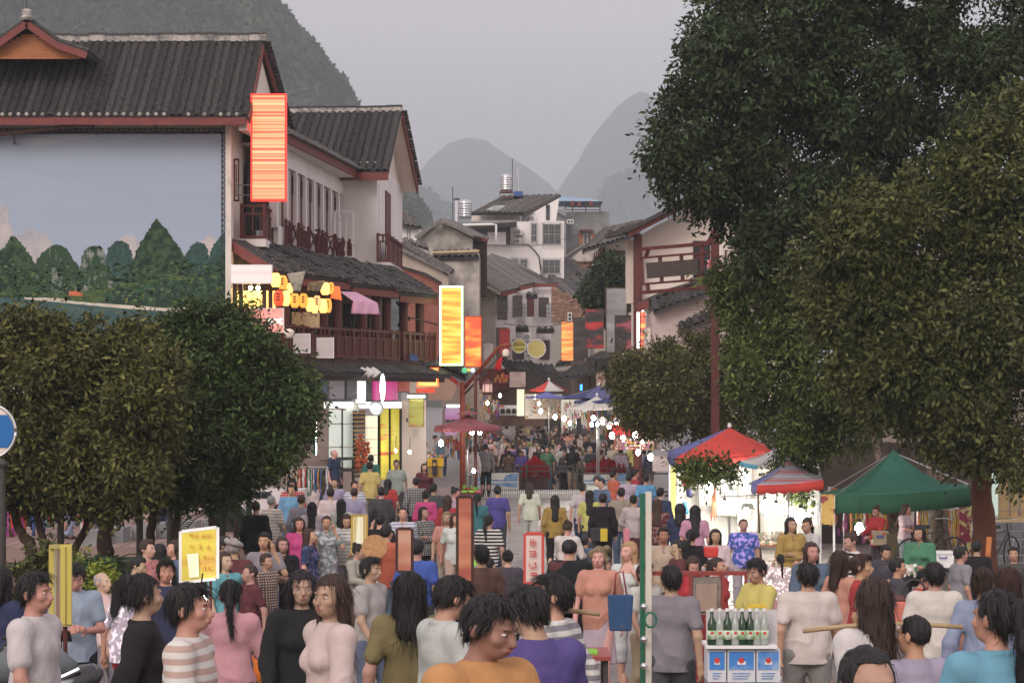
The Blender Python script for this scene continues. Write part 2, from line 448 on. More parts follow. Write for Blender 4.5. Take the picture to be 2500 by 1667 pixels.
def railing(parent,pl,s0,s1,z0,z1,off,name='railing',cols=6,m=None,solid=False,panelize=True):
    """timber balustrade along plane pl with a frieze of short struts under the top rail"""
    m=m or M['redwood']
    r=MB();pl.lbox(r,s0,s1,z1-.06,z1,off-.04,off+.04);pl.lbox(r,s0,s1,z1-.26,z1-.21,off-.03,off+.03);pl.lbox(r,s0,s1,z0,z0+.07,off-.04,off+.04)
    rl=r.build(name,m,parent)
    n=max(1,int(cols))
    for i in range(n+1):
        s=s0+(s1-s0)*i/n
        b=MB();pl.lbox(b,s-.035,s+.035,z0,z1+.03,off-.045,off+.045);b.build('baluster_post',m,rl)
    k=int((s1-s0)/(.085 if solid else .15))
    for i in range(k):
        s=s0+(s1-s0)*(i+.5)/k
        b=MB();ww=.034 if solid else .013
        pl.lbox(b,s-ww,s+ww,z0+.07,z1-.26,off-.015,off+.015);b.build('slat',m,rl)
    k2=int((s1-s0)/.3)
    fb=MB()
    for i in range(k2):
        s=s0+(s1-s0)*(i+.5)/k2;pl.lbox(fb,s-.03,s+.03,z1-.21,z1-.06,off-.02,off+.02)
    if fb.v:fb.build('frieze_block',m,rl)
    return rl

# ---------------------------------------------------------------- building A: the hall with the mural
A=thing('mural_hall','broad hall with dark barrel tiled roof over a huge painted river landscape','building',(-12,64,0))
XR=-6.62
front_e=60.9
zr=W(0,104,64).z
ra=roof_slope(A,(-16.8,64,zr),(-6.56,64,zr),(-16.8,front_e,W(0,284,front_e).z),(XR,front_e,W(0,284,front_e).z),w=.205,pitch=.058,white_ends=.75)
# rear slope and its raking edge
mb=MB();RE=Vector((-6.56,64,zr));BE=Vector((-6.13,67.8,10.6))
mb.slab([(-16.8,64,zr),RE,BE,(-16.8,67.8,10.6)],(0,0,-.1));mb.build('rear_roof',M['under'],A)
ridge_cap(A,(-16.8,64,zr-.02),(-6.5,64,zr+.02),.17,.2)
mb=MB();mb.beam(RE+Vector((-.02,.1,-.12)),BE+Vector((0,0,-.12)),.05,.26);mb.beam(RE+Vector((-.02,-.1,-.17)),Vector((XR,front_e,W(0,284,front_e).z-.1)),.05,.2)
mb.build('verge_board',M['fascia'],A)
for i in range(26):
    t=(i+.5)/26;p=RE.lerp(BE,t)+Vector((.02,0,.03))
    if i==0:vtile=MB().box((0,0,0),(.30,.13,.035)).build('verge_tile',M['tile']);vtile.parent=A;vtile.location=p-Vector(A.location);vtile.rotation_euler=(-.6,0,0)
    else:
        o=vtile.copy();COL.objects.link(o);o.location=p-Vector(A.location);o.rotation_euler=(-.6+rnd.uniform(-.1,.1),rnd.uniform(-.1,.1),0)
# gable plaster
mb=MB();mb.slab([(-6.72,61.1,10.3),(-6.68,64,zr-.22),(-6.34,67.6,10.45)],(-.2,0,0));mb.build('gable',M['cream'],A)
mb=MB()
for i in range(7):mb.beam((-6.56,65.2+i*.12,11.75-i*.07),(-6.54,65.2+i*.12,11.0-i*.07),.04,.04)
mb.build('gable_vent',M['darkwood'],A)
# wall under the eave, walls and pillar
ze=W(0,285,front_e).z
mb=MB();mb.bx(-16.8,-6.7,front_e+.02,front_e+.07,ze-.2,ze-.02);mb.build('fascia_board',M['fascia'],A)
zb=W(0,322,62).z
mb=MB();mb.bx(-16.8,-7.22,62.0,62.3,zb,ze-.05);mb.build('wall_band',M['cream'],A)
mb=MB();mb.bx(-16.8,-6.95,61.2,62.05,ze-.12,ze-.08);mb.build('soffit',M['cream'],A)
pill=MB().bx(W(552,0,61.9).x,W(566,0,61.9).x,61.75,62.3,0.2,ze-.1).build('pillar',mat('cracked_pillar',(.62,.57,.52),.9,scale=1.7,col2=(.33,.3,.27),thr=(.5,.66),bump=.5,detail=8,stretch=(1,1,.6)),A)
side=MB().bx(-7.6,-7.25,62.31,68.5,0.2,10.9).build('side_wall',M['cream'],A)
mb=MB();mb.bx(-16.8,-7.6,62.31,69.8,0.2,10.4);mb.build('wall',M['cream'],A)
# gutter with straps and its sloping downpipe
gz=W(0,298,61.3).z
mb=MB();mb.tube([W(-700,338,61.4),W(0,328,61.4),W(215,303,61.4),W(235,297,61.4),W(565,296,61.4)],.055,10);g=mb.build('gutter',M['pipe'],A,smooth=True)
for u in(30,225,375,543):
    vt=np.interp(u,[0,215,235,565],[328,303,297,296]);v0=W(u,vt,61.4)
    mb=MB();mb.box(v0,(.04,.14,.14));mb.bx(v0.x-.015,v0.x+.015,61.5,61.95,v0.z-.25,v0.z-.22);mb.beam(v0+Vector((.02,.05,-.03)),v0+Vector((.05,.1,-.24)),.03,.03);mb.build('strap',M['iron'],g)
# mural: a flat painted panel built as one print with its frame of key pattern
mural=MB().bx(-16.8,W(549,0,61.95).x,61.9,62.0,W(0,900,61.95).z,W(0,326,61.95).z).build('mural_panel',[streak('mural_sky',[(.3,(.26,.32,.41)),(.6,(.29,.35,.44)),(.8,(.38,.39,.43))],0,1.2,.25)],A)
def flat(name,pts,y,m,par=mural):
    mb=MB();mb.slab([W(u,v,61.9)for u,v in pts],(0,0,0));
    vs=[W(u,v,61.9)for u,v in pts];vs=[Vector((p.x,61.9-y,p.z))for p in vs]
    mb=MB();mb.add(vs,[tuple(range(len(vs)))]);return mb.build(name,m,par)
def rough_line(pts,n=6,amp=2.0,seed=1):
    r=random.Random(seed);o=[]
    for(a,b)in zip(pts[:-1],pts[1:]):
        for k in range(n):
            t=k/n;o.append((a[0]+(b[0]-a[0])*t+r.uniform(-amp,amp),a[1]+(b[1]-a[1])*t+r.uniform(-amp,amp)))
    o.append(pts[-1]);return o
MK=[mat('painted_far_hill',(.035,.085,.07),.7,scale=9,col2=(.012,.04,.034),detail=10,thr=(.4,.6)),
      mat('painted_hill',(.04,.085,.035),.7,scale=6,col2=(.006,.02,.012),detail=12,thr=(.40,.58)),
      mat('painted_cliff',(.022,.055,.025),.7,scale=4,col2=(.22,.24,.22),detail=12,thr=(.53,.66),stretch=(1.6,1,.7)),
      mat('painted_grove',(.008,.028,.018),.7,scale=6,col2=(.03,.085,.04),detail=8,thr=(.45,.65)),
      mat('painted_cloud',(.50,.45,.42),.7,scale=2,col2=(.30,.31,.35)),
      mat('painted_water',(.018,.05,.055),.6,scale=3,col2=(.05,.11,.10),stretch=(.5,1,3),detail=6),
      mat('painted_meadow',(.09,.13,.035),.7,scale=8,col2=(.02,.05,.018),detail=8),
      mat('painted_sand',(.50,.46,.38),.7,.2,5),mat('painted_roofs',(.45,.13,.06),.7,.3,10)]
def hillp(pts,bottom,y,m,seed,amp=2.4):
    flat('painted_hill',rough_line(pts,9,amp,seed)+[(pts[-1][0],bottom),(pts[0][0],bottom)],y,m)
flat('painted_cloud',rough_line([(-60,640),(-30,560),(0,500),(15,500),(22,520),(18,545),(28,545),(32,575),(58,572),(62,560),(78,556),(88,566),(110,570),(122,590),(132,605)],3,3,3)+[(140,640),(-60,690)],.004,MK[4])
flat('painted_cloud',rough_line([(270,600),(290,585),(310,575),(325,572),(335,585),(345,610)],3,2,4)+[(330,650),(270,640)],.004,MK[4])
flat('painted_cloud',rough_line([(470,610),(490,590),(510,575),(522,580),(532,600)],3,2,5)+[(520,640),(470,650)],.004,MK[4])
hillp([(255,660),(262,610),(275,595),(285,588),(303,590),(315,598),(322,620),(335,700)],745,.006,MK[0],11)
hillp([(448,650),(455,620),(470,598),(480,590),(500,594),(508,610),(512,640)],740,.006,MK[0],12)
hillp([(-90,720),(-60,640),(-30,625),(0,612),(12,602),(28,576),(40,578),(62,606),(72,622),(90,650),(110,700)],745,.008,MK[1],13)
hillp([(85,700),(88,640),(100,620),(128,600),(142,597),(165,608),(178,635),(194,650),(212,700)],748,.010,MK[2],14)
hillp([(193,720),(197,635),(206,612),(222,602),(240,600),(253,610),(258,632),(266,660),(290,720)],755,.012,MK[2],15)
hillp([(275,740),(300,690),(322,645),(332,615),(345,590),(362,565),(378,538),(386,536),(398,552),(415,572),(430,595),(452,625),(470,655),(500,680),(555,700)],760,.014,MK[1],16)
hillp([(495,700),(505,640),(520,600),(540,575),(556,560)],760,.016,MK[0],17)
flat('painted_meadow',rough_line([(-90,722),(-20,716),(60,712),(150,718),(250,706),(330,690),(420,672),(500,680),(556,690)],6,2,18)+[(556,765),(-90,740)],.018,MK[6])
flat('painted_grove',rough_line([(262,760),(258,715),(290,700),(320,705),(345,688),(370,692),(400,680),(440,684),(470,690),(490,660),(515,660),(535,630),(556,610)],7,3.4,19)+[(556,770),(430,758)],.020,MK[3])
flat('painted_grove',rough_line([(-90,726),(0,722),(40,718),(90,722),(150,730),(200,735),(262,738)],8,2.6,21)+[(262,745),(-90,736)],.0225,MK[3])
r_=random.Random(5)
mb=MB()
for i in range(900):
    u=r_.uniform(-60,548);v=r_.uniform(640,735);top=min([abs(u-c)*1.25+t for c,t in((34,585),(142,606),(228,612),(386,548),(480,600),(545,600),(300,595))])
    if v<top+8:v=top+8+r_.uniform(0,60)
    if v>742:continue
    R_=r_.uniform(2,5.5);n=7;a0=r_.uniform(0,6)
    vs=[W(u+R_*(.7+.3*r_.random())*math.cos(a0+k*6.283/n)*1.2,v+R_*(.6+.4*r_.random())*math.sin(a0+k*6.283/n)*.7,61.9)for k in range(n)]
    mb.add([(p.x,61.9-.0235,p.z)for p in vs],[tuple(range(n))],r_.choice((0,0,1,1,1,2)))
mb.build('painted_tree_clumps',[mat('painted_dark_tree',(.012,.034,.018),.7),mat('painted_mid_tree',(.035,.08,.035),.7),mat('painted_light_tree',(.09,.14,.05),.7)],mural,kind='stuff')
flat('painted_house',[(168,712),(186,710),(202,716),(202,723),(168,722)],.024,MK[8])
flat('painted_water',[(-90,727),(60,727),(120,735),(300,752),(420,762),(556,775),(556,905),(-90,905)],.026,MK[5])
flat('painted_shore',rough_line([(60,726),(140,728),(200,738),(300,744),(410,752),(465,746),(470,752)],4,.8,22)+[(440,762),(300,753),(120,736),(60,730)],.028,MK[7])
# key-pattern border round the mural
mb=MB()
def key_h(u0,u1,v0,v1,y):
    n=int((u1-u0)/13);h=v1-v0
    for i in range(n):
        a=u0+i*13
        for(q0,q1,r0,r1)in((0,2,0,1),(0,7,0,.28),(5,7,0,.65),(8,10,.35,1),(8,13,.72,1)):
            p=W(a+q0,v0+h*r1,y);q=W(a+q1,v0+h*r0,y);mb.bx(p.x,q.x,y-.03,y,p.z,q.z)
key_h(-650,549,317,326,61.93)
for i in range(43):
    v=326+i*13
    for(q0,q1,r0,r1)in((0,2,0,1),(0,7,0,.28),(5,7,0,.65),(8,10,.35,1),(8,13,.72,1)):
        p=W(543+8*r0,v+q1,61.93);q=W(543+8*r1,v+q0,61.93);mb.bx(p.x,q.x,61.90,61.93,p.z,q.z)
for(u0,u1,v0,v1)in((-650,551,314,316),(-650,551,326.5,328),(541,543,326,885),(551,553,314,885)):
    p=W(u0,v1,61.93);q=W(u1,v0,61.93);mb.bx(p.x,q.x,61.88,61.93,p.z,q.z)
mb.build('key_border',M['darkwood'],A)
# raised entrance gable at the left end of the ridge
pk=W(85,62,62.2)
ztip=pk.z;zf=W(0,132,61.6).z
for s in(-1,1):
    eave=Vector((pk.x+s*1.52,61.2,zf+.02));tip=Vector((pk.x,61.2,ztip));tipb=Vector((pk.x,64.6,ztip));eb=Vector((pk.x+s*1.52,64.6,zf+.02))
    mid=(eave+tip)/2-Vector((0,0,.14));midb=mid+Vector((0,3.4,0))
    roof_slope(A,tip,tipb,mid,midb,w=.2,name='gable_roof');roof_slope(A,mid,midb,eave,eb,w=.2,name='gable_roof')
    mb=MB();mb.beam(tip+Vector((0,-.05,-.13)),mid+Vector((0,-.05,-.13)),.05,.17);mb.beam(mid+Vector((0,-.05,-.13)),eave+Vector((0,-.05,-.13)),.05,.17);mb.build('verge_board',M['fascia'],A)
n=9
for i in range(n):
    z0=zf-.15+(ztip-.35-zf+.15)*i/n;z1=zf-.15+(ztip-.35-zf+.15)*(i+.93)/n
    hw=1.32*(1-i/n*.95)
    MB().bx(pk.x-hw,pk.x+hw,61.45,61.5,z0,z1).build('gable_board',M['orangewood'],A)
mb=MB();mb.lathe((pk.x,61.15,ztip-.02),[(.14,-.02),(.17,.05),(.1,.1),(.12,.16),(.13,.22),(.08,.26)],8)
mb.build('finial',M['ridge'],A)
rodz=ztip+.22
mb=MB();mb.tube([(pk.x,61.15,rodz),(pk.x,61.15,rodz+1.1)],.012,6)
for s in(-1,1):mb.tube([(pk.x+s*.12,61.15,rodz+.95),(pk.x+s*.12,61.15,rodz+.45),(pk.x+s*.07,61.15,rodz+.32),(pk.x,61.15,rodz+.28)],.012,6)
mb.build('lightning_rod',M['iron'],A)
# window shutter on the side wall, ledge
mb=MB()
for(u0,u1,v0,v1)in((571,574,388,492),(581,584,388,492),(571,584,388,392),(571,584,488,492),(576,578,402,480),(576,580,438,440)):
    a=W(u0,v1,62.9);b=W(u1,v0,62.9);mb.bx(a.x,b.x,62.85,62.93,a.z,b.z)
mb.build('window_shutter',M['redwood'],A)

# first floor balcony
B1=thing('balcony','dark red timber balcony jutting beside the mural under the red lit sign','balcony',(-6.8,65,7.6))
pf=Plane((-7.05,63),(-6.46,63.02));z0=W(0,584,63).z;z1=W(0,500,63).z
railing(B1,pf,0,.59,z0+.02,z1,0,cols=1)
ps=Plane((-6.46,63.0),(-6.46,68.0));railing(B1,ps,0.06,5,z0+.02,z1,0,cols=5,solid=True)
MB().bx(-7.24,-6.40,62.9,68.1,z0-.2,z0).build('floor_slab',M['stain'],B1)

# ---------------------------------------------------------------- building B: long white wing with windows, and the block with the gable
B=thing('white_house','white plastered house with tall shuttered windows under a heavy dark tiled roof','house',(-5.5,74,0))
pw=Plane((-6.30,64.8),(-5.2,75.7))  # window wall
zfl,zev=7.75,10.35
def wl(name,s0,s1,z0_,z1_,o0,o1,m,par=B,**k):
    mb=MB();pw.lbox(mb,s0,s1,z0_,z1_,o0,o1);return mb.build(name,m,par,**k)
L=pw.L
wl('wall',.2,L,6.0,zfl+.35,-.25,0,M['white']);wl('wall',.2,L,9.85,zev+.3,-.25,0,M['white'])
wl('dark_interior',.3,L,zfl+.3,9.9,-.9,-.3,M['glassdark'])
nwin=8
for i in range(nwin+1):
    s=i*L/nwin
    wl('pillar',s-.1,s+.1,zfl+.35,9.85,-.2,.03,M['white'])
    if i<nwin:
        a,b=s+.1,s+L/nwin-.1;mid=(a+b)/2
        wn=wl('window',a,b,zfl+.35,zfl+.42,-.1,.0,M['whitepaint'])
        for(q0,q1)in((a,mid-.16),(mid-.12,b)):
            mb=MB();pw.lbox(mb,q0+.02,q1,zfl+.42,9.8,-.12,-.07);lf=mb.build('shutter',M['redwood'],wn)
            mb=MB()
            for k in range(5):
                zz=9.2+k*.12;pw.lbox(mb,q0+.05,q1-.03,zz,zz+.02,-.07,-.05)
            for k in range(4):qq=q0+.06+k*(q1-q0-.1)/3;pw.lbox(mb,qq-.01,qq+.01,9.2,9.7,-.07,-.052)
            mb.build('lattice',M['darkwood'],lf)if False else mb.build('shutter_lattice',M['darkwood'],wn)
        mb=MB();pw.lbox(mb,mid-.15,mid-.13,zfl+.42,9.8,-.08,.0);mb.build('mullion',M['whitepaint'],wn)
# open white casement
ow=MB();pl2=Plane(pw.L3(L*.76,0,.08).xy,(pw.L3(L*.76,0,.08)+Vector((.62,-.12,0))).xy)
for(a,b,c,d_)in((0,.63,7.75,7.82),(0,.63,9.13,9.2),(0,.06,7.75,9.2),(.57,.63,7.75,9.2),(.2,.23,7.85,9.0),(.36,.39,7.85,9.0),(.14,.45,8.9,8.93)):pl2.lbox(ow,a,b,c,d_,-.02,.02)
ow.build('open_casement',M['whitepaint'],B)
# frontal white block and its street side
xb0,xb1=W(842,0,75.6).x,W(920,0,75).x
zbb=W(0,625,75).z
MB().bx(xb0-1.5,xb1,75.2,75.5,zbb-.8,10.9).build('wall',M['white'],B)
pside=Plane((xb1,75.2),(-3.80,83.8))
def sb(name,s0,s1,z0_,z1_,o0,o1,m,**k):
    mb=MB();pside.lbox(mb,s0,s1,z0_,z1_,o0,o1);return mb.build(name,m,B,**k)
sb('wall',0.003,pside.L,zbb-.8,10.9,-.3,0,M['white'])
sb('door',pside.s_of(940),pside.s_of(952),W(0,600,78.5).z,W(0,470,78.5).z,-.02,.035,M['redwood'])
mb=MB();pside.lbox(mb,pside.s_of(925),pside.s_of(929),8.4,10.2,-.02,.03);mb.build('downpipe',M['whitepaint'],B)
# gable triangle in the street side
RBp=Vector((-3.61,79,W(0,274,79).z));EFp=Vector((-3.81,74.5,W(0,420,74.5).z));EBp=Vector((-3.28,83.6,10.85))
RLp=Vector((-7.6,79.3,W(0,276,79).z));ELp=Vector((-7.8,74.7,EFp.z))
MB().slab([Vector((-4.2,74.9,EFp.z+.1)),Vector((-4.05,79,RBp.z-.25)),Vector((-3.84,83.6,10.85))],(-.25,0,0)).build('gable',M['cream'],B)
MB().slab([EFp+Vector((0,0,-.14)),RBp+Vector((0,0,-.14)),RBp+Vector((-.5,0,-.15)),EFp+Vector((-.4,0,-.15))],(0,0,-.02)).build('verge_soffit',M['cream'],B)
MB().slab([EBp+Vector((0,0,-.17)),RBp+Vector((0,0,-.14)),RBp+Vector((-.5,0,-.15)),EBp+Vector((-.6,0,-.18))],(0,0,-.02)).build('verge_soffit',M['cream'],B)
rb=roof_slope(B,RLp,RBp,ELp,EFp,w=.235,pitch=.075)
MB().slab([RLp,RBp,EBp,Vector((-7.4,83.9,10.6))],(0,0,-.14)).build('rear_roof',M['under'],B)
ridge_cap(B,RLp,RBp+Vector((.03,0,0)),.16,.2)
mb=MB();mb.beam(RBp+Vector((.02,.05,-.1)),EBp+Vector((.02,0,-.1)),.06,.3);mb.beam(ELp.lerp(EFp,.45)+Vector((0,-.03,-.14)),EFp+Vector((0,-.03,-.14)),.05,.24);mb.build('verge_board',M['fascia'],B)
for i in range(24):
    p=RBp.lerp(EBp,(i+.5)/24)+Vector((.03,0,.06));o=vtile.copy();COL.objects.link(o);o.parent=B;o.location=p-Vector(B.location);o.rotation_euler=(-.55,rnd.uniform(-.1,.1),0)
# wing eave seen edge-on: band of tile ends over the red fascia and white soffit
pe=Plane((W(700,0,65.2).x+.15,65.2),(W(880,0,75.2).x,75.2))
zE=W(0,420,75.2).z
mb=MB();pe.lbox(mb,-.6,pe.L,zE-.22,zE-.0,-.05,.0);mb.build('fascia_board',M['fascia'],B)
mb=MB();pe.lbox(mb,-.6,pe.L-.02,zE-.24,zE-.2,-1.6,-.06);mb.build('soffit',M['white'],B)
mb=MB()
for i in range(int((pe.L+.6)/.12)):
    s=-.6+i*.12
    for k in range(3):
        c=pe.L3(s+rnd.uniform(-.02,.02),zE+.05+k*.085,.04-k*.1+rnd.uniform(-.02,.03))
        mb.box(c,(.1,.16,.05),(pe.T,pe.N,pe.Z))
mb.build('eave_tile_ends',[mat('chipped_tile_end',(.17,.16,.155),.9,.6,12)],B,kind='stuff')
MB().slab([pe.L3(0,zE,0),pe.L3(pe.L,zE,0),pe.L3(pe.L,zE+1.3,-2.3),pe.L3(0,zE+1.3,-2.3)],(0,0,.12)).build('wing_roof',M['under'],B)
# tumbledown railing in front of the windows
B2=thing('railing','rickety dark red railing with broken crossed struts below the tall windows','railing',(-5.5,70,7.2))
pr=Plane((W(697,0,65.6).x,65.6),(W(862,0,74.6).x,74.6));zb0=W(0,600,65.6).z;zb1=W(0,545,65.6).z
n=12
for i in range(n):
    s0=i*pr.L/n;s1=(i+1)*pr.L/n;dz=rnd.uniform(-.12,.08);t=rnd.uniform(-.1,.1)
    mb=MB();mb.beam(pr.L3(s0,zb0-.1,0),pr.L3(s0,zb1+.12,t),.08,.08);mb.build('post',M['redwood'],B2)
    MB().beam(pr.L3(s0,zb1+dz,0),pr.L3(s1,zb1+rnd.uniform(-.1,.05),t),.05,.05).build('rail',M['redwood'],B2)
    MB().beam(pr.L3(s0,zb0+.05,0),pr.L3(s1,zb0+.02+dz*.5,0),.05,.05).build('rail',M['redwood'],B2)
    if i%3==1 or i==8:
        MB().beam(pr.L3(s0,zb0+.1,0),pr.L3(s1,zb1-.05,0),.04,.04).build('brace',M['redwood'],B2);MB().beam(pr.L3(s0,zb1,.03),pr.L3(s1,zb0+.1,.03),.04,.04).build('brace',M['redwood'],B2)
    else:
        for k in range(6):
            ss=s0+(k+.5)*(s1-s0)/6;MB().beam(pr.L3(ss,zb0+.05,0),pr.L3(ss+rnd.uniform(-.08,.08),zb1-.04,0),.07,.02).build('slat',M['redwood'],B2)
mb=MB();mb.tube([pr.L3(1+i,zb0-.12+.06*math.sin(i*1.7),.15)for i in range(8)],.05,7);mb.build('conduit',M['cream'],B2,smooth=True)
# far balcony on the street side
B3=thing('balcony','small dark red balcony on the street side of the white gabled block','balcony',(-3.7,79,7.6))
pb=Plane((W(922,0,74.9).x,74.9),(W(948,0,74.95).x,74.95));z0=W(0,640,75).z;z1=W(0,572,75).z
railing(B3,pb,0,pb.L,z0,z1,0,cols=1)
pb2=Plane((W(948,0,74.95).x,74.95),(W(979,0,79.5).x,79.5));railing(B3,pb2,.06,pb2.L,z0,z1,0,cols=3,solid=True)
MB().slab([(-4.2,74.8,z0-.25),(W(948,0,74.9).x+.05,74.8,z0-.25),(W(980,0,79.5).x+.05,79.6,z0-.25),(-4.0,79.6,z0-.25)],(0,0,.24)).build('floor_slab',M['stain'],B3)

# ---------------------------------------------------------------- the gallery below: pent roofs, columns, railing, lower awning, shop fronts
G=thing('gallery','timber gallery with dark red columns and plank balustrade under broken tiled pent roofs','building',(-5,66,0))
pg=Plane((-6.0,61.5),(-2.16,70.85));GL=pg.L
zt=6.72
segs=[(0,4.3,.0),(4.15,7.4,-.10),(7.2,GL,-.2)]
for(a,b,dz)in segs:
    ez=zt+dz;wz=zt+.86+dz
    rs_=roof_slope(G,pg.L3(a,wz,-1.45),pg.L3(b,wz,-1.45),pg.L3(a,ez,0),pg.L3(b,ez,0),w=.2,name='pent_roof',pitch=.1)
    mb=MB();mb.beam(pg.L3(a-.04,wz-.03,-1.45),pg.L3(a-.04,ez-.03,0),.05,.24);mb.build('verge_board',M['fascia'],G)
    mb=MB();pg.lbox(mb,a+.3,b,ez-.26,ez-.08,-.05,-.01);mb.build('fascia_board',M['fascia'],G)
    # loose slipped tiles along the eave
    mb=MB()
    for i in range(int((b-a)*9)):
        t=rnd.uniform(a,b);o=rnd.uniform(-1.4,.05)
        z=ez+.12+(wz-ez)*(-o/1.45)
        mb.box(pg.L3(t,z,o),(.16,.15,.02),(pg.T,(pg.N-Vector((0,0,.5+rnd.uniform(-.3,.2)))).normalized(),Vector((rnd.uniform(-.2,.2),rnd.uniform(-.2,.2),1)).normalized()))
    mb.build('loose_tiles',M['tile'],G,kind='stuff')
# gallery columns and beams
colu=[695,742,790,822,885,918,944,985,1025]
for u in colu:
    s=pg.s_of(u,-.4);mb=MB();mb.lathe(pg.L3(s,0,-.4),[(.13,4.5),(.13,6.75)],12);mb.build('column',M['redwood'],G,smooth=False)
mb=MB();pg.lbox(mb,.2,GL,6.38,6.55,-.5,-.3);pg.lbox(mb,.2,GL,4.45,4.6,-1.6,-.1);mb.build('beam',M['darkwood'],G)
mb=MB()
for k in range(12):mb.beam(pg.L3(.6+k*.85,6.5,-.35),pg.L3(.6+k*.85,6.9,-1.4),.06,.08)
mb.build('rafter',M['darkwood'],G)
# back wall of the gallery with lattice windows
mb=MB();pg.lbox(mb,0,GL,4.6,7.2,-1.75,-1.6);mb.build('rear_wall',mat('gallery_wall',(.24,.18,.15),.9,.3,2),G)
for(s0,s1)in((3.4,4.4),(4.6,5.7),(5.9,6.8),(7.1,8.1),(8.4,9.4)):
    mb=MB();pg.lbox(mb,s0,s1,4.75,6.2,-1.6,-1.56);w_=mb.build('window',M['glassdark'],G)
    mb=MB()
    for k in range(5):q=s0+k*(s1-s0)/4;pg.lbox(mb,q-.015,q+.015,4.75,6.2,-1.56,-1.53)
    for k in range(8):q=4.75+k*.2;pg.lbox(mb,s0,s1,q-.01,q+.01,-1.56,-1.535)
    mb.build('lattice',M['darkwood'],w_)
# diagonal braces at the far end
mb=MB();mb.beam(pg.L3(8.3,6.3,-.5),pg.L3(9.2,5.8,-.5),.05,.05);mb.beam(pg.L3(8.4,5.6,-.5),pg.L3(9.1,6.3,-.5),.05,.05);mb.beam(pg.L3(8.6,5.9,-.4),pg.L3(GL+.4,5.7,-.2),.04,.04);mb.build('brace',M['darkwood'],G)
# plank balustrade
z0,z1=4.62,5.42
railing(G,pg,.7,7.6,z0,z1,-.12,cols=14,solid=True,name='balustrade')
railing(G,pg,7.9,GL,z0,z1,-.12,cols=6,solid=True,name='balustrade')
# lower awning of tiles
roof_slope(G,pg.L3(1.8,4.52,-.35),pg.L3(GL+.1,4.52,-.35),pg.L3(1.8,4.2,.38),pg.L3(GL+.1,4.2,.38),w=.19,name='lower_awning',pitch=.1)
mb=MB();pg.lbox(mb,1.8,GL,4.0,4.14,.1,.2);mb.build('awning_rail',M['darkwood'],G)
mb=MB()
for i in range(60):
    t=rnd.uniform(1.9,GL);o=rnd.uniform(-.3,.42)
    mb.box(pg.L3(t,4.43-.42*(o+.35)+.07,o),(.15,.14,.02),(pg.T,(pg.N-Vector((0,0,.45+rnd.uniform(-.4,.3)))).normalized(),Vector((rnd.uniform(-.3,.3),rnd.uniform(-.2,.2),1)).normalized()))
mb.build('loose_tiles',M['tile'],G,kind='stuff')
# end bay facing the camera: lit room
mb=MB();mb.bx(-7.2,-6.1,62.3,62.4,5.6,6.3);mb.build('lit_room',M['warmglow'],G)
mb=MB()
for u in(568,583,640,655):a=W(u,0,61.6).x;mb.bx(a,a+.1,61.6,61.7,4.5,6.6)
mb.bx(-7.2,-6.1,61.6,61.68,5.5,5.58);mb.bx(-7.2,-6.1,61.55,62.4,4.4,4.5);mb.build('bay_frame',M['darkwood'],G)
for u in(612,630):
    MB().lathe(W(u,703,62.0),[(.03,-.05),(.05,0),(.03,.05)],8).build('bulb',M['bulbwarm'],G)
mb=MB();mb.bx(-7.2,-6.1,61.7,61.9,.3,4.45);mb.build('bay_wall',M['oldwall'],G)
# ---------------------------------------------------------------- tracing helpers for things that face the camera
def fb(mb,u0,u1,v0,v1,d,dep=.1,mi=None):
    a=W(u0,v1,d);b=W(u1,v0,d);return mb.bx(a.x,b.x,d,d+dep,a.z,b.z,mi)
def fp(mb,pts,d,dep=.1,mi=None):
    return mb.slab([W(u,v,d)for u,v in pts],(0,dep,0),mi)
def fbo(name,m,par,u0,u1,v0,v1,d,dep=.1,**k):
    return fb(MB(),u0,u1,v0,v1,d,dep).build(name,m,par,**k)
def fpo(name,m,par,pts,d,dep=.1,**k):
    return fp(MB(),pts,d,dep).build(name,m,par,**k)
def quad_roof(par,rl,rr,el,er,w=.3,m=None,name='roof',**k):
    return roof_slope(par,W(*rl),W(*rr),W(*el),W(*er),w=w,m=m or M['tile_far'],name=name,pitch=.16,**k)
def window(par,u0,u1,v0,v1,d,fm,nx=2,ny=2,glass=None,bars=0,bar_m=None,out=.0,name='window'):
    pm=.8*d/100*.05
    px=d/F
    w=fbo(name,fm,par,u0,u1,v0,v1,d-.03-out,.06)
    g=MB();t=1.3 if bars else 1.9
    cw=(u1-u0-t*(nx+1))/nx;ch=(v1-v0-t*(ny+1))/ny
    for i in range(nx):
        for j in range(ny):
            a=u0+t+i*(cw+t);b=v0+t+j*(ch+t)
            fbo('pane',glass or M['glassdark'],w,a,a+cw,b,b+ch,d-.05-out,.015)
    if bars:
        g=MB()
        for i in range(bars+1):q=u0+(u1-u0)*i/bars;fb(g,q-.35,q+.35,v0-2,v1+3,d-.3-out,.03)
        for v in(v0-2,v0+(v1-v0)*.35,v1+2):fb(g,u0-.5,u1+.5,v-.5,v+.5,d-.3-out,.03)
        for q in(u0,u1):
            for v in(v0-2,v1+2):a=W(q,v,d-.3);g.bx(a.x-.02,a.x+.02,d-.3-out,d,a.z-.02,a.z+.02)
        g.build('window_bars',bar_m or M['grill'],w)
    return w
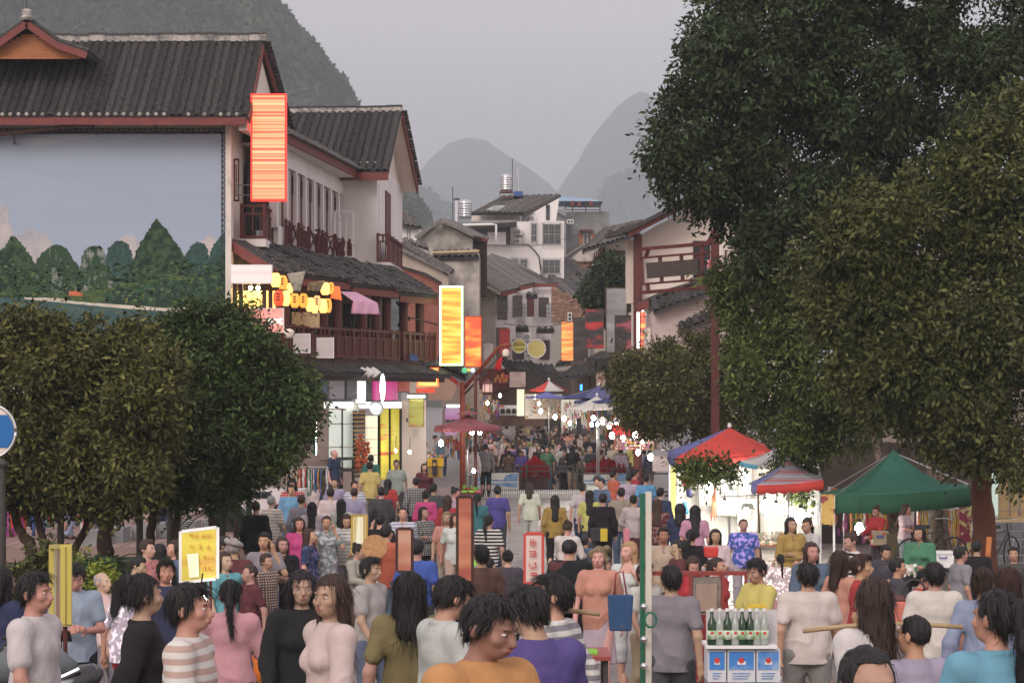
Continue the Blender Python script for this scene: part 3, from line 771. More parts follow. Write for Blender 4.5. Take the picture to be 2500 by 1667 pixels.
def ac_unit(label,u0,u1,v0,v1,d):
    a=W(u0,v1,d);b=W(u1,v0,d)
    t=thing('air_conditioner',label,'air conditioner',((a.x+b.x)/2,d,a.z),'air conditioners on the far walls')
    MB().bx(a.x,b.x,d-.35,d,a.z,b.z).build('casing',M['whitepaint'],t)
    MB().lathe(((a.x+(b.x-a.x)*.36),d-.36,(a.z+b.z)/2),[((b.z-a.z)*.4,0),((b.z-a.z)*.4,.02)],16,ax=(Vector((1,0,0)),Vector((0,0,1)),Vector((0,1,0)))).build('fan_grille',M['grill'],t)
    MB().bx(a.x,b.x,d-.4,d,a.z-.06,a.z-.002).build('bracket',M['iron'],t)

# ---------------------------------------------------------------- houses farther down the street, left side
def base_to_ground(par,m,u0,u1,v,d,dep):
    a=W(u0,v,d);b=W(u1,v,d);MB().bx(a.x,b.x,d,d+dep,zg(d)-.3,a.z).build('lower_wall',m,par)
REDLIT=mat('neon_tinted_wall',(.50,.20,.15),.9,scale=2,col2=(.34,.13,.10),bump=.3,detail=8)  # red neon light put into the wall colour
H=thing('low_house','low plaster wall in painted red neon light with a slanting coping beyond the gallery','house',W(1030,0,86)*Vector((1,1,0)))
fpo('wall',REDLIT,H,[(978,652),(1040,672),(1074,694),(1074,900),(978,900)],86,.3)
fpo('coping',M['tile'],H,[(975,647),(1040,666),(1078,688),(1078,695),(1040,673),(975,654)],85.9,.5)
H=thing('tan_house','tan plastered gable wall under a long raking roof edge beside the white block','house',W(1035,0,98)*Vector((1,1,0)))
fpo('wall',M['tan'],H,[(975,612),(1000,618),(1094,668),(1094,960),(975,960)],98,3)
quad_roof(H,(975,594,100),(985,590,108),(1096,668,97.8),(1103,660,106),w=.3)
fpo('rake_edge',M['tile_far'],H,[(972,600),(1098,663),(1100,672),(972,610)],97.7,.25)
H=thing('white_cottage','small white house with a barred window and low tiled roof behind the gabled block','house',W(1000,0,124)*Vector((1,1,0)))
fbo('wall',M['stain'],H,975,1022,548,700,124,5)
quad_roof(H,(972,518,127),(1000,522,127),(972,548,123.5),(1031,556,123.5));window(H,991,1004,557,583,124,M['whitepaint'],2,4)
H=thing('gabled_house','blackened plaster gable house with mossy wall in the left middle distance','house',W(1090,0,112)*Vector((1,1,0)))
fpo('gable',M['oldwall'],H,[(1021,578),(1050,558),(1080,546),(1110,557),(1152,576),(1152,900),(1021,900)],112,7)
quad_roof(H,(1078,538,112),(1092,536,119),(1017,581,111.8),(1030,578,119));quad_roof(H,(1078,538,111.7),(1100,541,118.5),(1152,577,111.7),(1193,583,118.5))
fpo('rake_edge',M['tile_far'],H,[(1016,579),(1050,552),(1079,538),(1110,549),(1155,572),(1155,580),(1110,557),(1080,546),(1050,560),(1018,587)],111.4,.3)
fbo('side_wall',M['darkwood'],H,1152,1188,585,720,116,3)
fpo('eave_board',M['fascia'],H,[(1152,577),(1191,583),(1191,591),(1152,586)],115.5,.2)
H=thing('broken_wall_house','low patched wall with broken tiles and a bamboo pole laid along it','house',W(1060,0,106)*Vector((1,1,0)))
fpo('wall',M['oldwall'],H,[(981,590),(1045,612),(1046,620),(1100,634),(1170,618),(1170,900),(981,900)],106,4)
quad_roof(H,(981,583,108),(1040,598,108),(981,592,106),(1048,612,106));quad_roof(H,(1056,615,108),(1168,612,108),(1056,628,105.8),(1170,628,105.8))
MB().tube([W(1056,617,105.5),W(1170,613,105.5)],.05,6).build('bamboo_pole',mat('bamboo',(.5,.38,.2),.6,.2,4),H)
# row of houses with staggered roofs and white street walls
SW=M['stain']
defs=[('nearest',(1080,640),(1094,640,119),(1150,634,126),(1222,714,119),(1262,706,126),1209,1258,713,121),
        ('middle',(1146,634),(1146,634,126),(1203,625,132),(1257,702,126),(1298,694,132),1258,1299,703,126.5),
        ('far',(1195,622),(1195,622,132),(1252,640,138),(1297,691,132),(1363,691,138),1299,1345,692,132.5)]
names=['white street house with tan gable wall and the lowest of three stepped roofs','white street house between two others with the middle stepped roof','white street house at the end of the stepped row with open red windows']
RH=[]
for(nm,ap,rl,rr,el,er,u0,u1,v,d),lb in zip(defs,names):
    H=thing('row_house',lb,'house',W(u0,0,d)*Vector((1,1,0)),'row of stepped white houses');RH.append(H)
    quad_roof(H,rl,rr,el,er,w=.33)
    fpo('verge',M['tan'],H,[(rl[0],rl[1]),(el[0],el[1]),(el[0],el[1]+7),(rl[0],rl[1]+9)],rl[2]-.15,.3)
    fpo('fascia_board',M['fascia'],H,[(el[0]+2,el[1]+1),(er[0],er[1]+1),(er[0],er[1]+9),(el[0]+2,el[1]+10)],el[2]-.1,.15)
    fpo('wall',SW,H,[(u0,v),(u1+.5,v),(u1+.5,905),(u0,905)],d,4);base_to_ground(H,M['oldwall'],u0,u1,905,d,4)
fpo('gable_wall',M['tan'],RH[0],[(1078,650),(1092,640),(1222,713),(1209,716),(1209,905),(1078,905)],120.2,3)
window(RH[0],1214,1239,720,780,121,M['redwood'],3,4);window(RH[1],1251.5,1275,721,773,126.5-5.6,M['redwood'],3,3)
window(RH[1],1286,1304,730,773,120.8,M['redwood'],2,2,glass=M['redwood']);window(RH[2],1315,1340,726,774,132,M['redwood'],3,3)
for(u0,u1,v0,v1,d,q)in((1275,1287,741,773,120.6,1),(1333,1345,742,775,131.6,2),(1210,1214,737,770,120.7,0)):
    w_=fbo('open_casement',M['redwood'],RH[q],u0,u1,v0,v1,d,.05)
    for i in range(1 if u1-u0<6 else 2):
        for j in range(3):fbo('pane',mat('pale_glass',(.3,.31,.33),.15)if(i,j)==(0,0)else bpy.data.materials['pale_glass'],w_,u0+.8+i*(u1-u0-.8)/2,u0-.2+(i+1)*(u1-u0)/(1 if u1-u0<6 else 2),v0+1+j*(v1-v0)/3,v0-.3+(j+1)*(v1-v0)/3,d-.02,.015)
for(a,b,c,e,d,q)in((1246,1290,797,806,125.5,1),(1310,1353,800,809,131.5,2),(1285,1312,716,725,125,1)):
    quad_roof(RH[q],(a,c,d),(b,c+1,d),(a-1,c+7,d-.8),(b+1,c+7,d-.8));fbo('hood_board',M['fascia'],RH[q],a,b,e,e+5,d-.7,.1)
window(RH[1],1251,1280,828,878,120.6,M['redwood'],3,3);window(RH[2],1318,1342,830,878,132.3,M['redwood'],3,3)
window(RH[0],1212,1240,800,880,121,M['darkwood'],2,3)
ac_unit('air conditioner between the two hooded white wall windows',1281,1296,814,832,120.4)
ac_unit('air conditioner above the larger round yellow sign',1284,1297,841,866,120.3)
# tall white building with mono-pitch roof
WB=thing('tall_white_building','tall white building with barred windows and a slanting tiled roof above the old houses','building',W(1290,0,152)*Vector((1,1,0)))
WW=M['white']
fbo('wall',WW,WB,1291,1377,540,900,150,8);fbo('wall',WW,WB,1195,1291,594,900,151,7)
fpo('upper_wall',WW,WB,[(1272,540),(1272,524),(1280,522),(1366,480),(1357,541)],152,6)
fbo('parapet_band',M['cream'],WB,1151,1270,527,541,151.8,.3)
quad_roof(WB,(1226,481,157),(1368,477,157),(1150,522,150),(1278,524,150),w=.33)
fpo('roof_verge',M['under'],WB,[(1278,521),(1368,475),(1370,480),(1280,530)],149.9,.3)
fpo('skylight',mat('dusty_skylight',(.35,.38,.37),.3,.3,3),WB,[(1186,512),(1208,501),(1235,502),(1214,515)],149.5,.1)
fbo('dark_slot',M['glassdark'],WB,1333,1342,500,537,151.9,.2)
fpo('terrace_roof',M['concrete'],WB,[(1110,545),(1180,538),(1262,538),(1262,541),(1180,547),(1115,551)],146,5)
mb=MB();mb.tube([W(1118,550,145.8),W(1200,548,145.8),W(1211,549,145.8),W(1211,596,145.8)],.07,8);mb.build('drainpipe',M['whitepaint'],WB,smooth=True)
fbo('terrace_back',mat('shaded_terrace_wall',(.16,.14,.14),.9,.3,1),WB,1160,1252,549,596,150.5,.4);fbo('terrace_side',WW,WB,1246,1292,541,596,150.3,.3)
fpo('parapet',WW,WB,[(1185,597),(1285,597),(1318,632),(1318,680),(1185,680)],149,.4)
fbo('cap',M['concrete'],WB,1185,1287,595,598,148.9,.6)
window(WB,1296,1311,545,590,150,M['whitepaint'],2,3,bars=6);window(WB,1324,1370,546,597,150,M['whitepaint'],3,2,bars=12)
window(WB,1295,1312,632,665,150,M['whitepaint'],2,2,bars=6);window(WB,1325,1368,633,668,150,M['whitepaint'],3,2,bars=12)
window(WB,1270,1288,632,655,148.9,M['whitepaint'],2,2,bars=6);window(WB,1248,1264,631,650,148.9,M['whitepaint'],2,2,bars=6)
mb=MB();mb.tube([W(1253,598,148.8),W(1253,640,148.8)],.04,6);mb.build('wall_pipe',M['whitepaint'],WB)
mb=MB();mb.tube([W(1290,598,148.7),W(1305,612,148.7),W(1316,627,148.7),W(1320,660,148.7)],.05,6);mb.build('sagging_cable',M['iron'],WB)
ac_unit('air conditioner on the white upper wall under the slanting roof',1295,1307,528,540,151.8)
ac_unit('upper air conditioner of the pair on the shaded terrace',1260,1275,560,575,150.2);ac_unit('lower air conditioner of the pair on the shaded terrace',1257,1273,583,596,150.1)
mb=MB();R_=[]
for i in range(5):R_.append([W(1190+j*9,567+i*7+(1.5 if i==4 else 0),148+.12*math.sin(j*1.8+i*.2))for j in range(6)])
mb.sheet(R_,.02);tag(mb.build('bedsheet',mat('white_cloth',(.7,.68,.68),.9),smooth=True),'white bedsheet drying on the white building terrace','bedsheet')
def tank(label,u0,u1,v0,v1,d,legs=None):
    a=W(u0,v1,d);b=W(u1,v0,d);r=(b.x-a.x)/2;cx=(a.x+b.x)/2;h=b.z-a.z
    t=thing('water_tank',label,'water tank',(cx,d,a.z),'steel water tanks')
    prof=[(r*.9,0),(r,.05*h)]
    for i in range(6):z=h*(.1+i*.13);prof+=[(r,z),(r*1.04,z+.02*h),(r*1.04,z+.04*h),(r,z+.06*h)]
    prof+=[(r,.88*h),(r*.75,.95*h),(r*.25,.99*h),(r*.2,1.0*h)]
    MB().lathe((cx,d,a.z),prof,20).build('tank',M['metal'],t,smooth=True)
    if legs:
        mb=MB();z2=W(0,legs,d).z
        for sx in(-1,1):
            for sy in(-1,1):mb.beam((cx+sx*r,d+sy*r,a.z),(cx+sx*r,d+sy*r,z2),.05,.05)
        mb.bx(cx-r*1.1,cx+r*1.1,d-r*1.1,d+r*1.1,a.z-.08,a.z-.003);mb.bx(cx-r*1.1,cx+r*1.1,d-r,d-r+.04,z2,z2+.05)
        mb.build('stand',mat('rusty_steel',(.16,.08,.06),.8,.3,5),t)
tank('shiny steel water tank on a stand above the slanting roof',1221,1251,424,468,155,484)
tank('steel water tank standing low beside the slanting roof',1119,1151,487,534,149)
t=thing('water_heater','blue rooftop box with a thin steel chimney','heater',W(1265,480,155))
fbo('blue_box',mat('blue_sheet',(.04,.10,.28),.5,.2,4),t,1254,1277,467,479,155,1);mb=MB();mb.tube([W(1264,467,155.4),W(1264,417,155.4)],.07,8);mb.lathe(W(1264,417,155.4),[(.13,0),(.02,.12)],8);mb.build('chimney',M['metal'],t)
tag(MB().tube([W(1251,478,155),W(1251,388,155)],.03,6).build('aerial',M['iron']),'thin aerial pole beside the raised steel tank','aerial')
tag(MB().tube([W(1106,560,146),W(1105,457,146)],.03,6).build('aerial',M['iron']),'thin aerial pole above the blackened gable','aerial')
t=thing('vent_pipe','capped steel flue beside the low water tank','flue',W(1115,545,148));MB().tube([W(1115,545,148),W(1115,489,148)],.12,8).build('pipe',M['metal'],t);MB().lathe(W(1115,489,148),[(.2,0),(.2,.08),(.05,.15)],8).build('cap',M['iron'],t)
# grey block
GB=thing('grey_block','bare grey concrete block with a roof terrace shaded by pale blue sheeting','building',W(1420,0,175)*Vector((1,1,0)))
fbo('wall',M['concrete'],GB,1378,1488,517,900,175,12);fbo('wall',M['concrete'],GB,1356,1382,512,900,172,8)
fpo('parapet',M['concrete'],GB,[(1358,512),(1385,527),(1385,530),(1358,517)],171.5,.3)
window(GB,1384,1400,536,546,171.8,M['whitepaint'],2,1);window(GB,1424,1444,570,598,175,M['whitepaint'],2,1)
fbo('shutter',M['orangewood'],GB,1413,1423,569,599,174.8,.1);fbo('shutter',M['orangewood'],GB,1444,1453,569,590,174.8,.1);fbo('window_hood',M['redwood'],GB,1415,1448,560,565,174.3,.6)
fpo('sheet_roof',mat('blue_sheeting',(.30,.42,.55),.6,.1,3),GB,[(1358,491),(1366,480),(1440,484),(1472,492)],174,5)
for u in(1380,1398,1430,1465):MB().tube([W(u,520,174),W(u,490,174)],.04,6).build('roof_post',M['iron'],GB)
mb=MB();mb.tube([W(1378,505,173.9),W(1465,506,173.9)],.03,6);mb.tube([W(1378,512,173.9),W(1465,513,173.9)],.03,6);mb.build('terrace_rail',M['iron'],GB)
for(u,v),w_ in zip(((1398,500),(1414,502),(1443,500)),('leftmost','middle','rightmost')):tag(MB().lathe(W(u,v+5,173.8),[(.05,0),(.14,.1),(.14,.3),(.05,.42)],8).build('rooftop_lantern',M['fascia']),w_+' of the three round lanterns hanging under the blue sheeting','lantern','lanterns on the grey roof terrace')
# houses right of the row: brick wall, small tan gable, big dark roof
H=thing('brick_house','old brick gable house under a long dark sloping roof behind the round signs','house',W(1390,0,150)*Vector((1,1,0)))
fpo('mortar_wall',M['mortar'],H,[(1343,698),(1440,745),(1440,905),(1343,905)],145,5)
base_to_ground(H,M['oldwall'],1343,1440,905,145,4)
bk=[]
vv=702;r_=0
bme=None
while vv<790:
    u=1345+(3 if r_%2 else 0)
    while u<1438:
        if vv>700+(u-1343)*.49:
            if bme is None:
                a=W(0,3.3,145);
                bme=MB().box((0,0,0),(10.2*145/F,.06,3.2*145/F)).build('brick',M['brick']);bme.parent=H;p=W(u+5,vv,144.98);bme.location=p-Vector(H.location)
            elif len(bk)<290:
                o=bme.copy();COL.objects.link(o);p=W(u+5,vv,144.98+rnd.uniform(-.015,.01));o.location=p-Vector(H.location);bk.append(o)
        u+=11
    vv+=4;r_+=1
quad_roof(H,(1300,640,152),(1400,636,158),(1448,772,144.5),(1475,740,152),w=.33)
quad_roof(H,(1345,672,150),(1440,700,156),(1446,760,145),(1450,700,150),w=.33)
window(H,1386,1396,763,784,144.8,M['whitepaint'],1,2)
H=thing('tan_gable_house','small tan gable with a grey roof just left of the conifer','house',W(1400,0,160)*Vector((1,1,0)))
fpo('wall',M['tan'],H,[(1345,672),(1357,656),(1425,688),(1425,720),(1345,700)],160,4)
quad_roof(H,(1358,654,160),(1362,655,168),(1412,686,159.7),(1440,662,166));fpo('rear_wall',M['white'],H,[(1392,695),(1440,672),(1440,710),(1392,700)],158,.4)
quad_roof(H,(1357,655,166),(1440,660,166),(1357,662,164),(1440,690,160))
H=thing('red_brick_wall_house','patched wall with red brick course below a small raking roof','house',W(1410,0,166)*Vector((1,1,0)))
fpo('wall',M['oldwall'],H,[(1376,633),(1425,606),(1450,606),(1450,660),(1376,655)],166,4);fbo('brick_band',M['brick'],H,1394,1445,641,655,165.8,.2)
quad_roof(H,(1425,600,166),(1440,598,172),(1379,630,165.7),(1390,626,171));fbo('coping',M['fascia'],H,1386,1446,638,641,165.6,.3)

# ---------------------------------------------------------------- right side buildings
R2=thing('eaved_house','cream house with deep eaves, red beams and a tiled roof behind the conifer','house',W(1490,0,118)*Vector((1,1,0)))
fbo('wall',M['cream'],R2,1478,1545,590,900,120,6);fpo('side_wall',M['tan'],R2,[(1452,612),(1478,596),(1478,900),(1452,900)],119,4)
quad_roof(R2,(1475,560,122),(1570,540,122),(1420,612,114),(1560,572,116),w=.3)
fpo('soffit',M['cream'],R2,[(1424,618),(1455,586),(1540,574),(1540,594),(1470,600),(1446,612)],117,.5);fpo('fascia_board',M['fascia'],R2,[(1421,617),(1452,583),(1455,588),(1425,621)],116.5,.3)
fbo('beam',M['redwood'],R2,1478,1545,612,619,119.6,.3)
for i in range(6):fbo('post',M['redwood'],R2,1450+i*5,1453+i*5,618-i*4,660,118.6,.15)
fbo('post',M['redwood'],R2,1470,1479,593,700,118.5,.3)
R1=thing('cream_gable_house','big cream gabled house with red columns behind the timber sign frame','house',W(1650,0,84)*Vector((1,1,0)))
fpo('wall',M['cream'],R1,[(1562,575),(1600,552),(1720,494),(1860,430),(1990,500),(1990,1000),(1562,1000)],84,6)
quad_roof(R1,(1850,405,84),(1850,412,92),(1532,572,82.5),(1532,566,91),w=.25,m=M['tile']);fpo('roof_edge',M['tile'],R1,[(1478,572),(1530,558),(1560,543),(1650,497),(1850,400),(1850,408),(1652,507),(1562,552),(1532,566),(1482,580)],82.3,.5)
fpo('verge_board',M['fascia'],R1,[(1532,567),(1562,553),(1652,508),(1850,409),(1850,419),(1652,519),(1562,565),(1534,580)],82.5,.1)
quad_roof(R1,(1478,572,90),(1562,548,90),(1478,578,84),(1535,566,84),w=.25,m=M['tile'])
MB().lathe((W(1557,0,83.3).x,83.3,0),[(.15,.4),(.15,W(0,572,83.3).z)],12).build('column',M['redwood'],R1)
fbo('corner_post',M['redwood'],R1,1561,1568,585,740,83.7,.2)
fpo('bracket',M['redwood'],R1,[(1552,575),(1563,572),(1567,582),(1566,592),(1552,592)],83.2,.1)
fbo('column_base_wall',M['cream'],R1,1530,1550,585,740,85,1)
# balcony with drying washing
BW=window(R1,1692,1734,588,678,84,M['redwood'],2,3)
mb=MB()
for v in(624,626,645,672):fb(mb,1700,1850,v,v+1.3,82.6,.04)
for u in(1713,1770,1830):fb(mb,u,u+4,612,676,82.5,.08)
mb.build('balcony_frame',M['redwood'],R1)
fbo('balcony_floor',M['concrete'],R1,1690,1880,676,682,82.4,1.6)
CL={'pink':(.55,.25,.33),'red':(.5,.04,.05),'slate':(.10,.12,.16),'grey':(.25,.23,.23)}
for(u,v,w,h,c)in((1726,634,8,22,'pink'),(1732,634,5,24,'red'),(1785,626,22,32,'grey'),(1812,644,14,30,'slate'),(1779,664,14,12,'red')):
    mb=MB();rows=[[W(u+w*j/4,v+h*i/4,82.4+.05*math.sin(j*2+i))for j in range(5)]for i in range(5)];mb.sheet(rows,.02)
    tag(mb.build('garment',mat('cloth_'+c,CL[c],.9),smooth=True),f'{c} garment drying on the cream house balcony'+(' rail, shortest of them' if h==12 else ''),'garment')
# lower lean-to roofs on the right
H=thing('lean_to_house','pink washed wall under two raking tiled roof edges below the sign frame','house',W(1670,0,78)*Vector((1,1,0)))
fpo('wall',mat('pink_wall',(.58,.46,.44),.9,scale=1.3,col2=(.42,.33,.32),detail=8,bump=.2),H,[(1592,762),(1735,708),(1760,700),(1760,860),(1592,860)],77,4)
fpo('upper_wall',M['oldwall'],H,[(1570,735),(1640,705),(1700,690),(1730,700),(1730,720),(1592,770)],79,3)
quad_roof(H,(1588,732,79),(1735,688,79),(1594,762,76.5),(1733,710,76.5),w=.25,m=M['tile'])
fpo('roof_edge',M['tile'],H,[(1555,738),(1585,725),(1640,702),(1700,684),(1700,690),(1640,709),(1585,732),(1558,745)],78.7,.4)
quad_roof(H,(1655,793,77),(1745,752,77),(1655,812,75.5),(1745,775,75.5),w=.25,m=M['tile'])
fbo('lower_wall',M['cream'],H,1580,1760,800,1000,78,2);fpo('end_board',M['fascia'],H,[(1556,742),(1584,730),(1584,752),(1558,762)],78.5,.3)
t=thing('dark_awning','dark patched tile awning on timber posts below the hanging signs','awning',W(1450,0,100)*Vector((1,1,0)))
quad_roof(t,(1465,862,101),(1520,858,103),(1430,878,98),(1500,872,98),w=.25,m=M['tile']);quad_roof(t,(1400,895,104),(1500,880,106),(1360,925,98),(1470,905,98),w=.25,m=M['tile'])
quad_roof(t,(1380,872,112),(1430,866,113),(1355,892,108),(1420,884,108),w=.25,m=M['tile'])
for u in(1437,1452,1500,1540):fbo('post',M['darkwood'],t,u,u+5,878,1030,99,.2)
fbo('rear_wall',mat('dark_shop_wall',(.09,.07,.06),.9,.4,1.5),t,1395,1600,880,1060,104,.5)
t=thing('street_awning','long sagging dark awning over the left shops in the middle distance','awning',W(1290,0,110)*Vector((1,1,0)))
quad_roof(t,(1225,882,114),(1300,884,116),(1240,902,110),(1322,908,110),w=.25,m=M['tile']);quad_roof(t,(1300,890,118),(1350,892,120),(1310,908,114),(1365,912,114),w=.25,m=M['tile'])
fbo('wall',mat('dark_red_shop',(.13,.035,.03),.8,.4,2),t,1170,1260,900,950,112,.4);fbo('shop_wall',mat('brown_panel',(.16,.09,.07),.7,.3,2),t,1200,1330,950,1040,113,.4)
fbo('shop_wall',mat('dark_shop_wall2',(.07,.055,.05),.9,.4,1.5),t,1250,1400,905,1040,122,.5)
fbo('doorway',mat('bright_doorway',(.75,.72,.55),.8,.25,2,emit=(1,.95,.7),estr=.6),t,1262,1280,950,1015,112.5,.3)
fbo('door',mat('brown_door',(.11,.06,.045),.6,.2,3),t,1235,1261,946,1015,112.6,.2)
# red tiled lean-to beside the yellow sign
t=thing('red_lean_to','red lean-to roof at the end of the gallery over a pinkish awning cloth','awning',W(1100,0,74)*Vector((1,1,0)))
quad_roof(t,(1070,868,78),(1120,880,80),(1075,895,74),(1140,925,75),w=.22,m=M['tile']);fpo('fascia_board',mat('red_board',(.45,.04,.03),.6,.2,3),t,[(1072,893),(1118,930),(1118,946),(1072,910)],73.8,.1)
fpo('awning_cloth',mat('peach_cloth',(.62,.42,.34),.9,.08,2),t,[(1045,912),(1070,908),(1116,940),(1102,976),(1045,978)],73.6,.06)
fbo('lower_wall',M['tan'],t,1080,1170,930,1080,80,.4)

# ---------------------------------------------------------------- timber post with the carved name board
SF=thing('sign_frame','dark red timber post with a bracketed frame holding a long weathered blank board','sign',(W(1746,0,60).x,60,0))
pz=Plane((W(1569,0,62.2).x,62.2),(W(1746,0,60.2).x,60.2))
def sbar(name,m,a,b,w=.12,dep=.1):
    MB().beam(pz.P(a[0],a[1],0),pz.P(b[0],b[1],0),dep,w).build(name,m,SF)
MB().bx(W(1737,0,60).x,W(1756,0,60).x,60,60.2,-.05,W(0,560,60).z).build('post',M['redwood'],SF)
for a,b,w in(((1569,608),(1760,592),.085),((1562,630),(1735,616),.05),((1567,694),(1735,680),.05),((1571,714),(1738,700),.085)):sbar('rail',M['redwood'],a,b,w)
for a,b in(((1565,628),(1569,695)),((1583,607),(1577,628)),((1581,694),(1583,712)),((1611,627),(1612,640)),((1663,623),(1664,637)),((1615,676),(1616,690)),((1666,672),(1667,687)),((1702,620),(1703,684)),((1714,598),(1715,690))):sbar('strut',M['redwood'],a,b,.05)
mb=MB();vs=[pz.P(1577,642,.06),pz.P(1703,632,.06),pz.P(1704,669,.06),pz.P(1580,680,.06)];mb.slab(vs,pz.N*-.05);mb.build('board',mat('weathered_board',(.045,.034,.03),.8,scale=4,col2=(.09,.07,.06),stretch=(1,1,5),bump=.3,detail=8),SF)
MB().slab([W(1725,700,60.05),W(1738,700,60.05),W(1738,735,60.05),W(1727,718,60.05)],(0,.1,0)).build('bracket',M['redwood'],SF);MB().slab([W(1722,592,60.05),W(1738,570,60.05),W(1738,592,60.05)],(0,.1,0)).build('bracket',M['redwood'],SF)

# ---------------------------------------------------------------- signs
RY=[(0.0,(1,.10,.06)),(.38,(1,.06,.03)),(.45,(1,.14,.06)),(.52,(1,.48,.19)),(.7,(1,.70,.38)),(1,(1,.72,.42))]
def sign(label,u0,u1,v0,v1,d,m,fm=None,fr=2.5,dep=.18,ar=0,bright_edge=None,name='shop_sign'):
    t=thing(name,label,'sign',W((u0+u1)/2,v1,d),'lit signs along the street' if name=='shop_sign' else None)
    a=W(u0,v1,d);b=W(u1,v0,d);c=Vector(((a.x+b.x)/2,d+dep/2,(a.z+b.z)/2));fr_=fr*d/F
    mb=MB()
    mb.bx(a.x,b.x,d,d+dep,a.z,a.z+fr_);mb.bx(a.x,b.x,d,d+dep,b.z-fr_,b.z);mb.bx(a.x,a.x+fr_,d,d+dep,a.z+fr_,b.z-fr_);mb.bx(b.x-fr_,b.x,d,d+dep,a.z+fr_,b.z-fr_)
    if fr>0:mb.build('frame',fm or M['iron'],t)
    p=MB().bx(a.x+fr_,b.x-fr_,d+.02,d+dep-.02,a.z+fr_,b.z-fr_);o=p.build('panel',m,t)
    if ar:
        for z in(a.z+(b.z-a.z)*.15,a.z+(b.z-a.z)*.85):
            mb=MB()
            mb.beam((a.x if ar<0 else b.x,d+dep/2,z),((a.x-.35)if ar<0 else b.x+.35,d+dep/2,z),.03,.03);mb.beam((a.x if ar<0 else b.x,d+dep/2,z-.25),((a.x-.35)if ar<0 else b.x+.35,d+dep/2,z-.25),.03,.03)
            mb.beam(((a.x-.33)if ar<0 else b.x+.33,d+dep/2,z),((a.x-.33)if ar<0 else b.x+.33,d+dep/2,z-.25),.03,.03)
            mb.build('bracket',M['iron'],t)
    return t
redm=mat('lit_red_edge',(.8,.05,.03),.5,emit=(1,.03,.02),estr=.9)
sg=sign('tall glowing red sign with pale yellow bands hanging beside the hall roof',612,699,229,491,61.4,streak('red_sign_print',RY,1.25,14,.02,3,1),redm,4,.2,ar=-1)
sign('white lit sign fixed at the corner under the pent roof',563,664,646,692,61.2,streak('white_sign_print',[(.2,(1,.62,.55)),(.5,(1,.86,.82)),(.8,(1,.98,.95))],1.0,9,.05,1),M['whitepaint'],1.5,.3)
t=sign('pink sign ending in white letters behind the left tree',571,693,752,812,61.0,mat('pink_sign',(.62,.28,.24),.6,.15,2,emit=(1,.35,.28),estr=.28),M['whitepaint'],1.6,.12)
def strokes(mb,c,size,seed,y):
    """a smudge of crossing brush strokes as the photograph's unreadable print shows"""
    r=random.Random(seed)
    for k in range(6):
        hz_=r.random()<.55;a=r.uniform(-.45,.45)*size;b=r.uniform(-.42,.42)*size;L=r.uniform(.35,.8)*size/2
        if hz_:mb.bx(c.x-L+b*.3,c.x+L+b*.3,y-.004,y,c.z+a-size*.035,c.z+a+size*.035)
        else:mb.bx(c.x+a-size*.035,c.x+a+size*.035,y-.0045-k*.0004,y,c.z-L+b*.3,c.z+L+b*.3)
def text(s,loc,size,m,par,ax='Y',bold=False,name='lettering',rot=None):
    cu=bpy.data.curves.new(name,'FONT');cu.body=s;cu.size=size;cu.extrude=.006;cu.align_x='CENTER';cu.align_y='CENTER'
    o=bpy.data.objects.new(name,cu);COL.objects.link(o);o.data.materials.append(m)
    if bold:cu.offset=size*.02
    dg=bpy.context.evaluated_depsgraph_get();me=bpy.data.meshes.new_from_object(o.evaluated_get(dg));bpy.data.objects.remove(o)
    me.materials.clear();me.materials.append(m)
    o=bpy.data.objects.new(name,me);COL.objects.link(o);o['kind']='stuff'
    o.parent=par;o.location=Vector(loc)-parent_loc(par);o.rotation_euler=rot or(math.radians(90),0,0)
    return o
WT=mat('white_letters',(.8,.8,.8),.5,emit=(1,1,.95),estr=.8)
text('ant',W(672,783,60.98),.30,WT,t,bold=True)
pinkb=streak('pale_pink_print',[(.25,(.85,.55,.5)),(.55,(.95,.8,.76)),(.8,(.7,.38,.34))],.45,7,.1,5)
sign('pale lit board hung on the balustrade close to the left tree',716,758,814,862,61.8,pinkb,M['whitepaint'],1.3,.08);sign('pale lit board hung on the balustrade farther from the tree',773,815,824,874,62.4,pinkb,M['whitepaint'],1.3,.08)
ysg=streak('yellow_sign_print',[(.25,(1,.10,.01)),(.42,(1,.30,.02)),(.52,(1,.55,.04)),(.66,(1,.78,.16)),(1,(1,.95,.6))],1.45,7,.9,7,4)
gl=mat('green_white_neon',(.6,1,.5),.5,emit=(.72,1,.55),estr=2.4)
sign('tall brilliant yellow sign edged in greenish white neon',1073,1130,698,892,70,ysg,gl,4,.25)
sign('red and orange lit sign right of the brilliant yellow one',1134,1176,772,896,76,streak('orange_sign_print',[(.3,(.75,.02,.01)),(.5,(1,.10,.01)),(.62,(1,.5,.05)),(.8,(1,.85,.3))],1.25,3.2,.8,2.3,3),mat('dark_red_edge',(.3,.02,.01),.6,emit=(1,.05,.02),estr=.25),2,.2)
sign('small unlit grey sign right of the orange lit sign',1179,1206,835,880,80,mat('grey_panel',(.3,.27,.26),.7,.2,2),M['iron'],1,.15)
sign('tall dark red sign with golden marks on the white house wall',1218,1245,802,872,118,streak('gold_on_red',[(.4,(.30,.02,.02)),(.6,(.32,.03,.02)),(.75,(.6,.3,.04))],.3,3,.5,4,2),M['fascia'],1,.2)
sign('orange red sign with yellow bands right of the brick house',1370,1400,785,881,108,streak('orange2',[(.35,(1,.06,.02)),(.5,(1,.3,.05)),(.62,(1,.8,.2)),(.8,(1,.95,.5))],1.3,4.5,.5,9,3),M['fascia'],.8,.2)
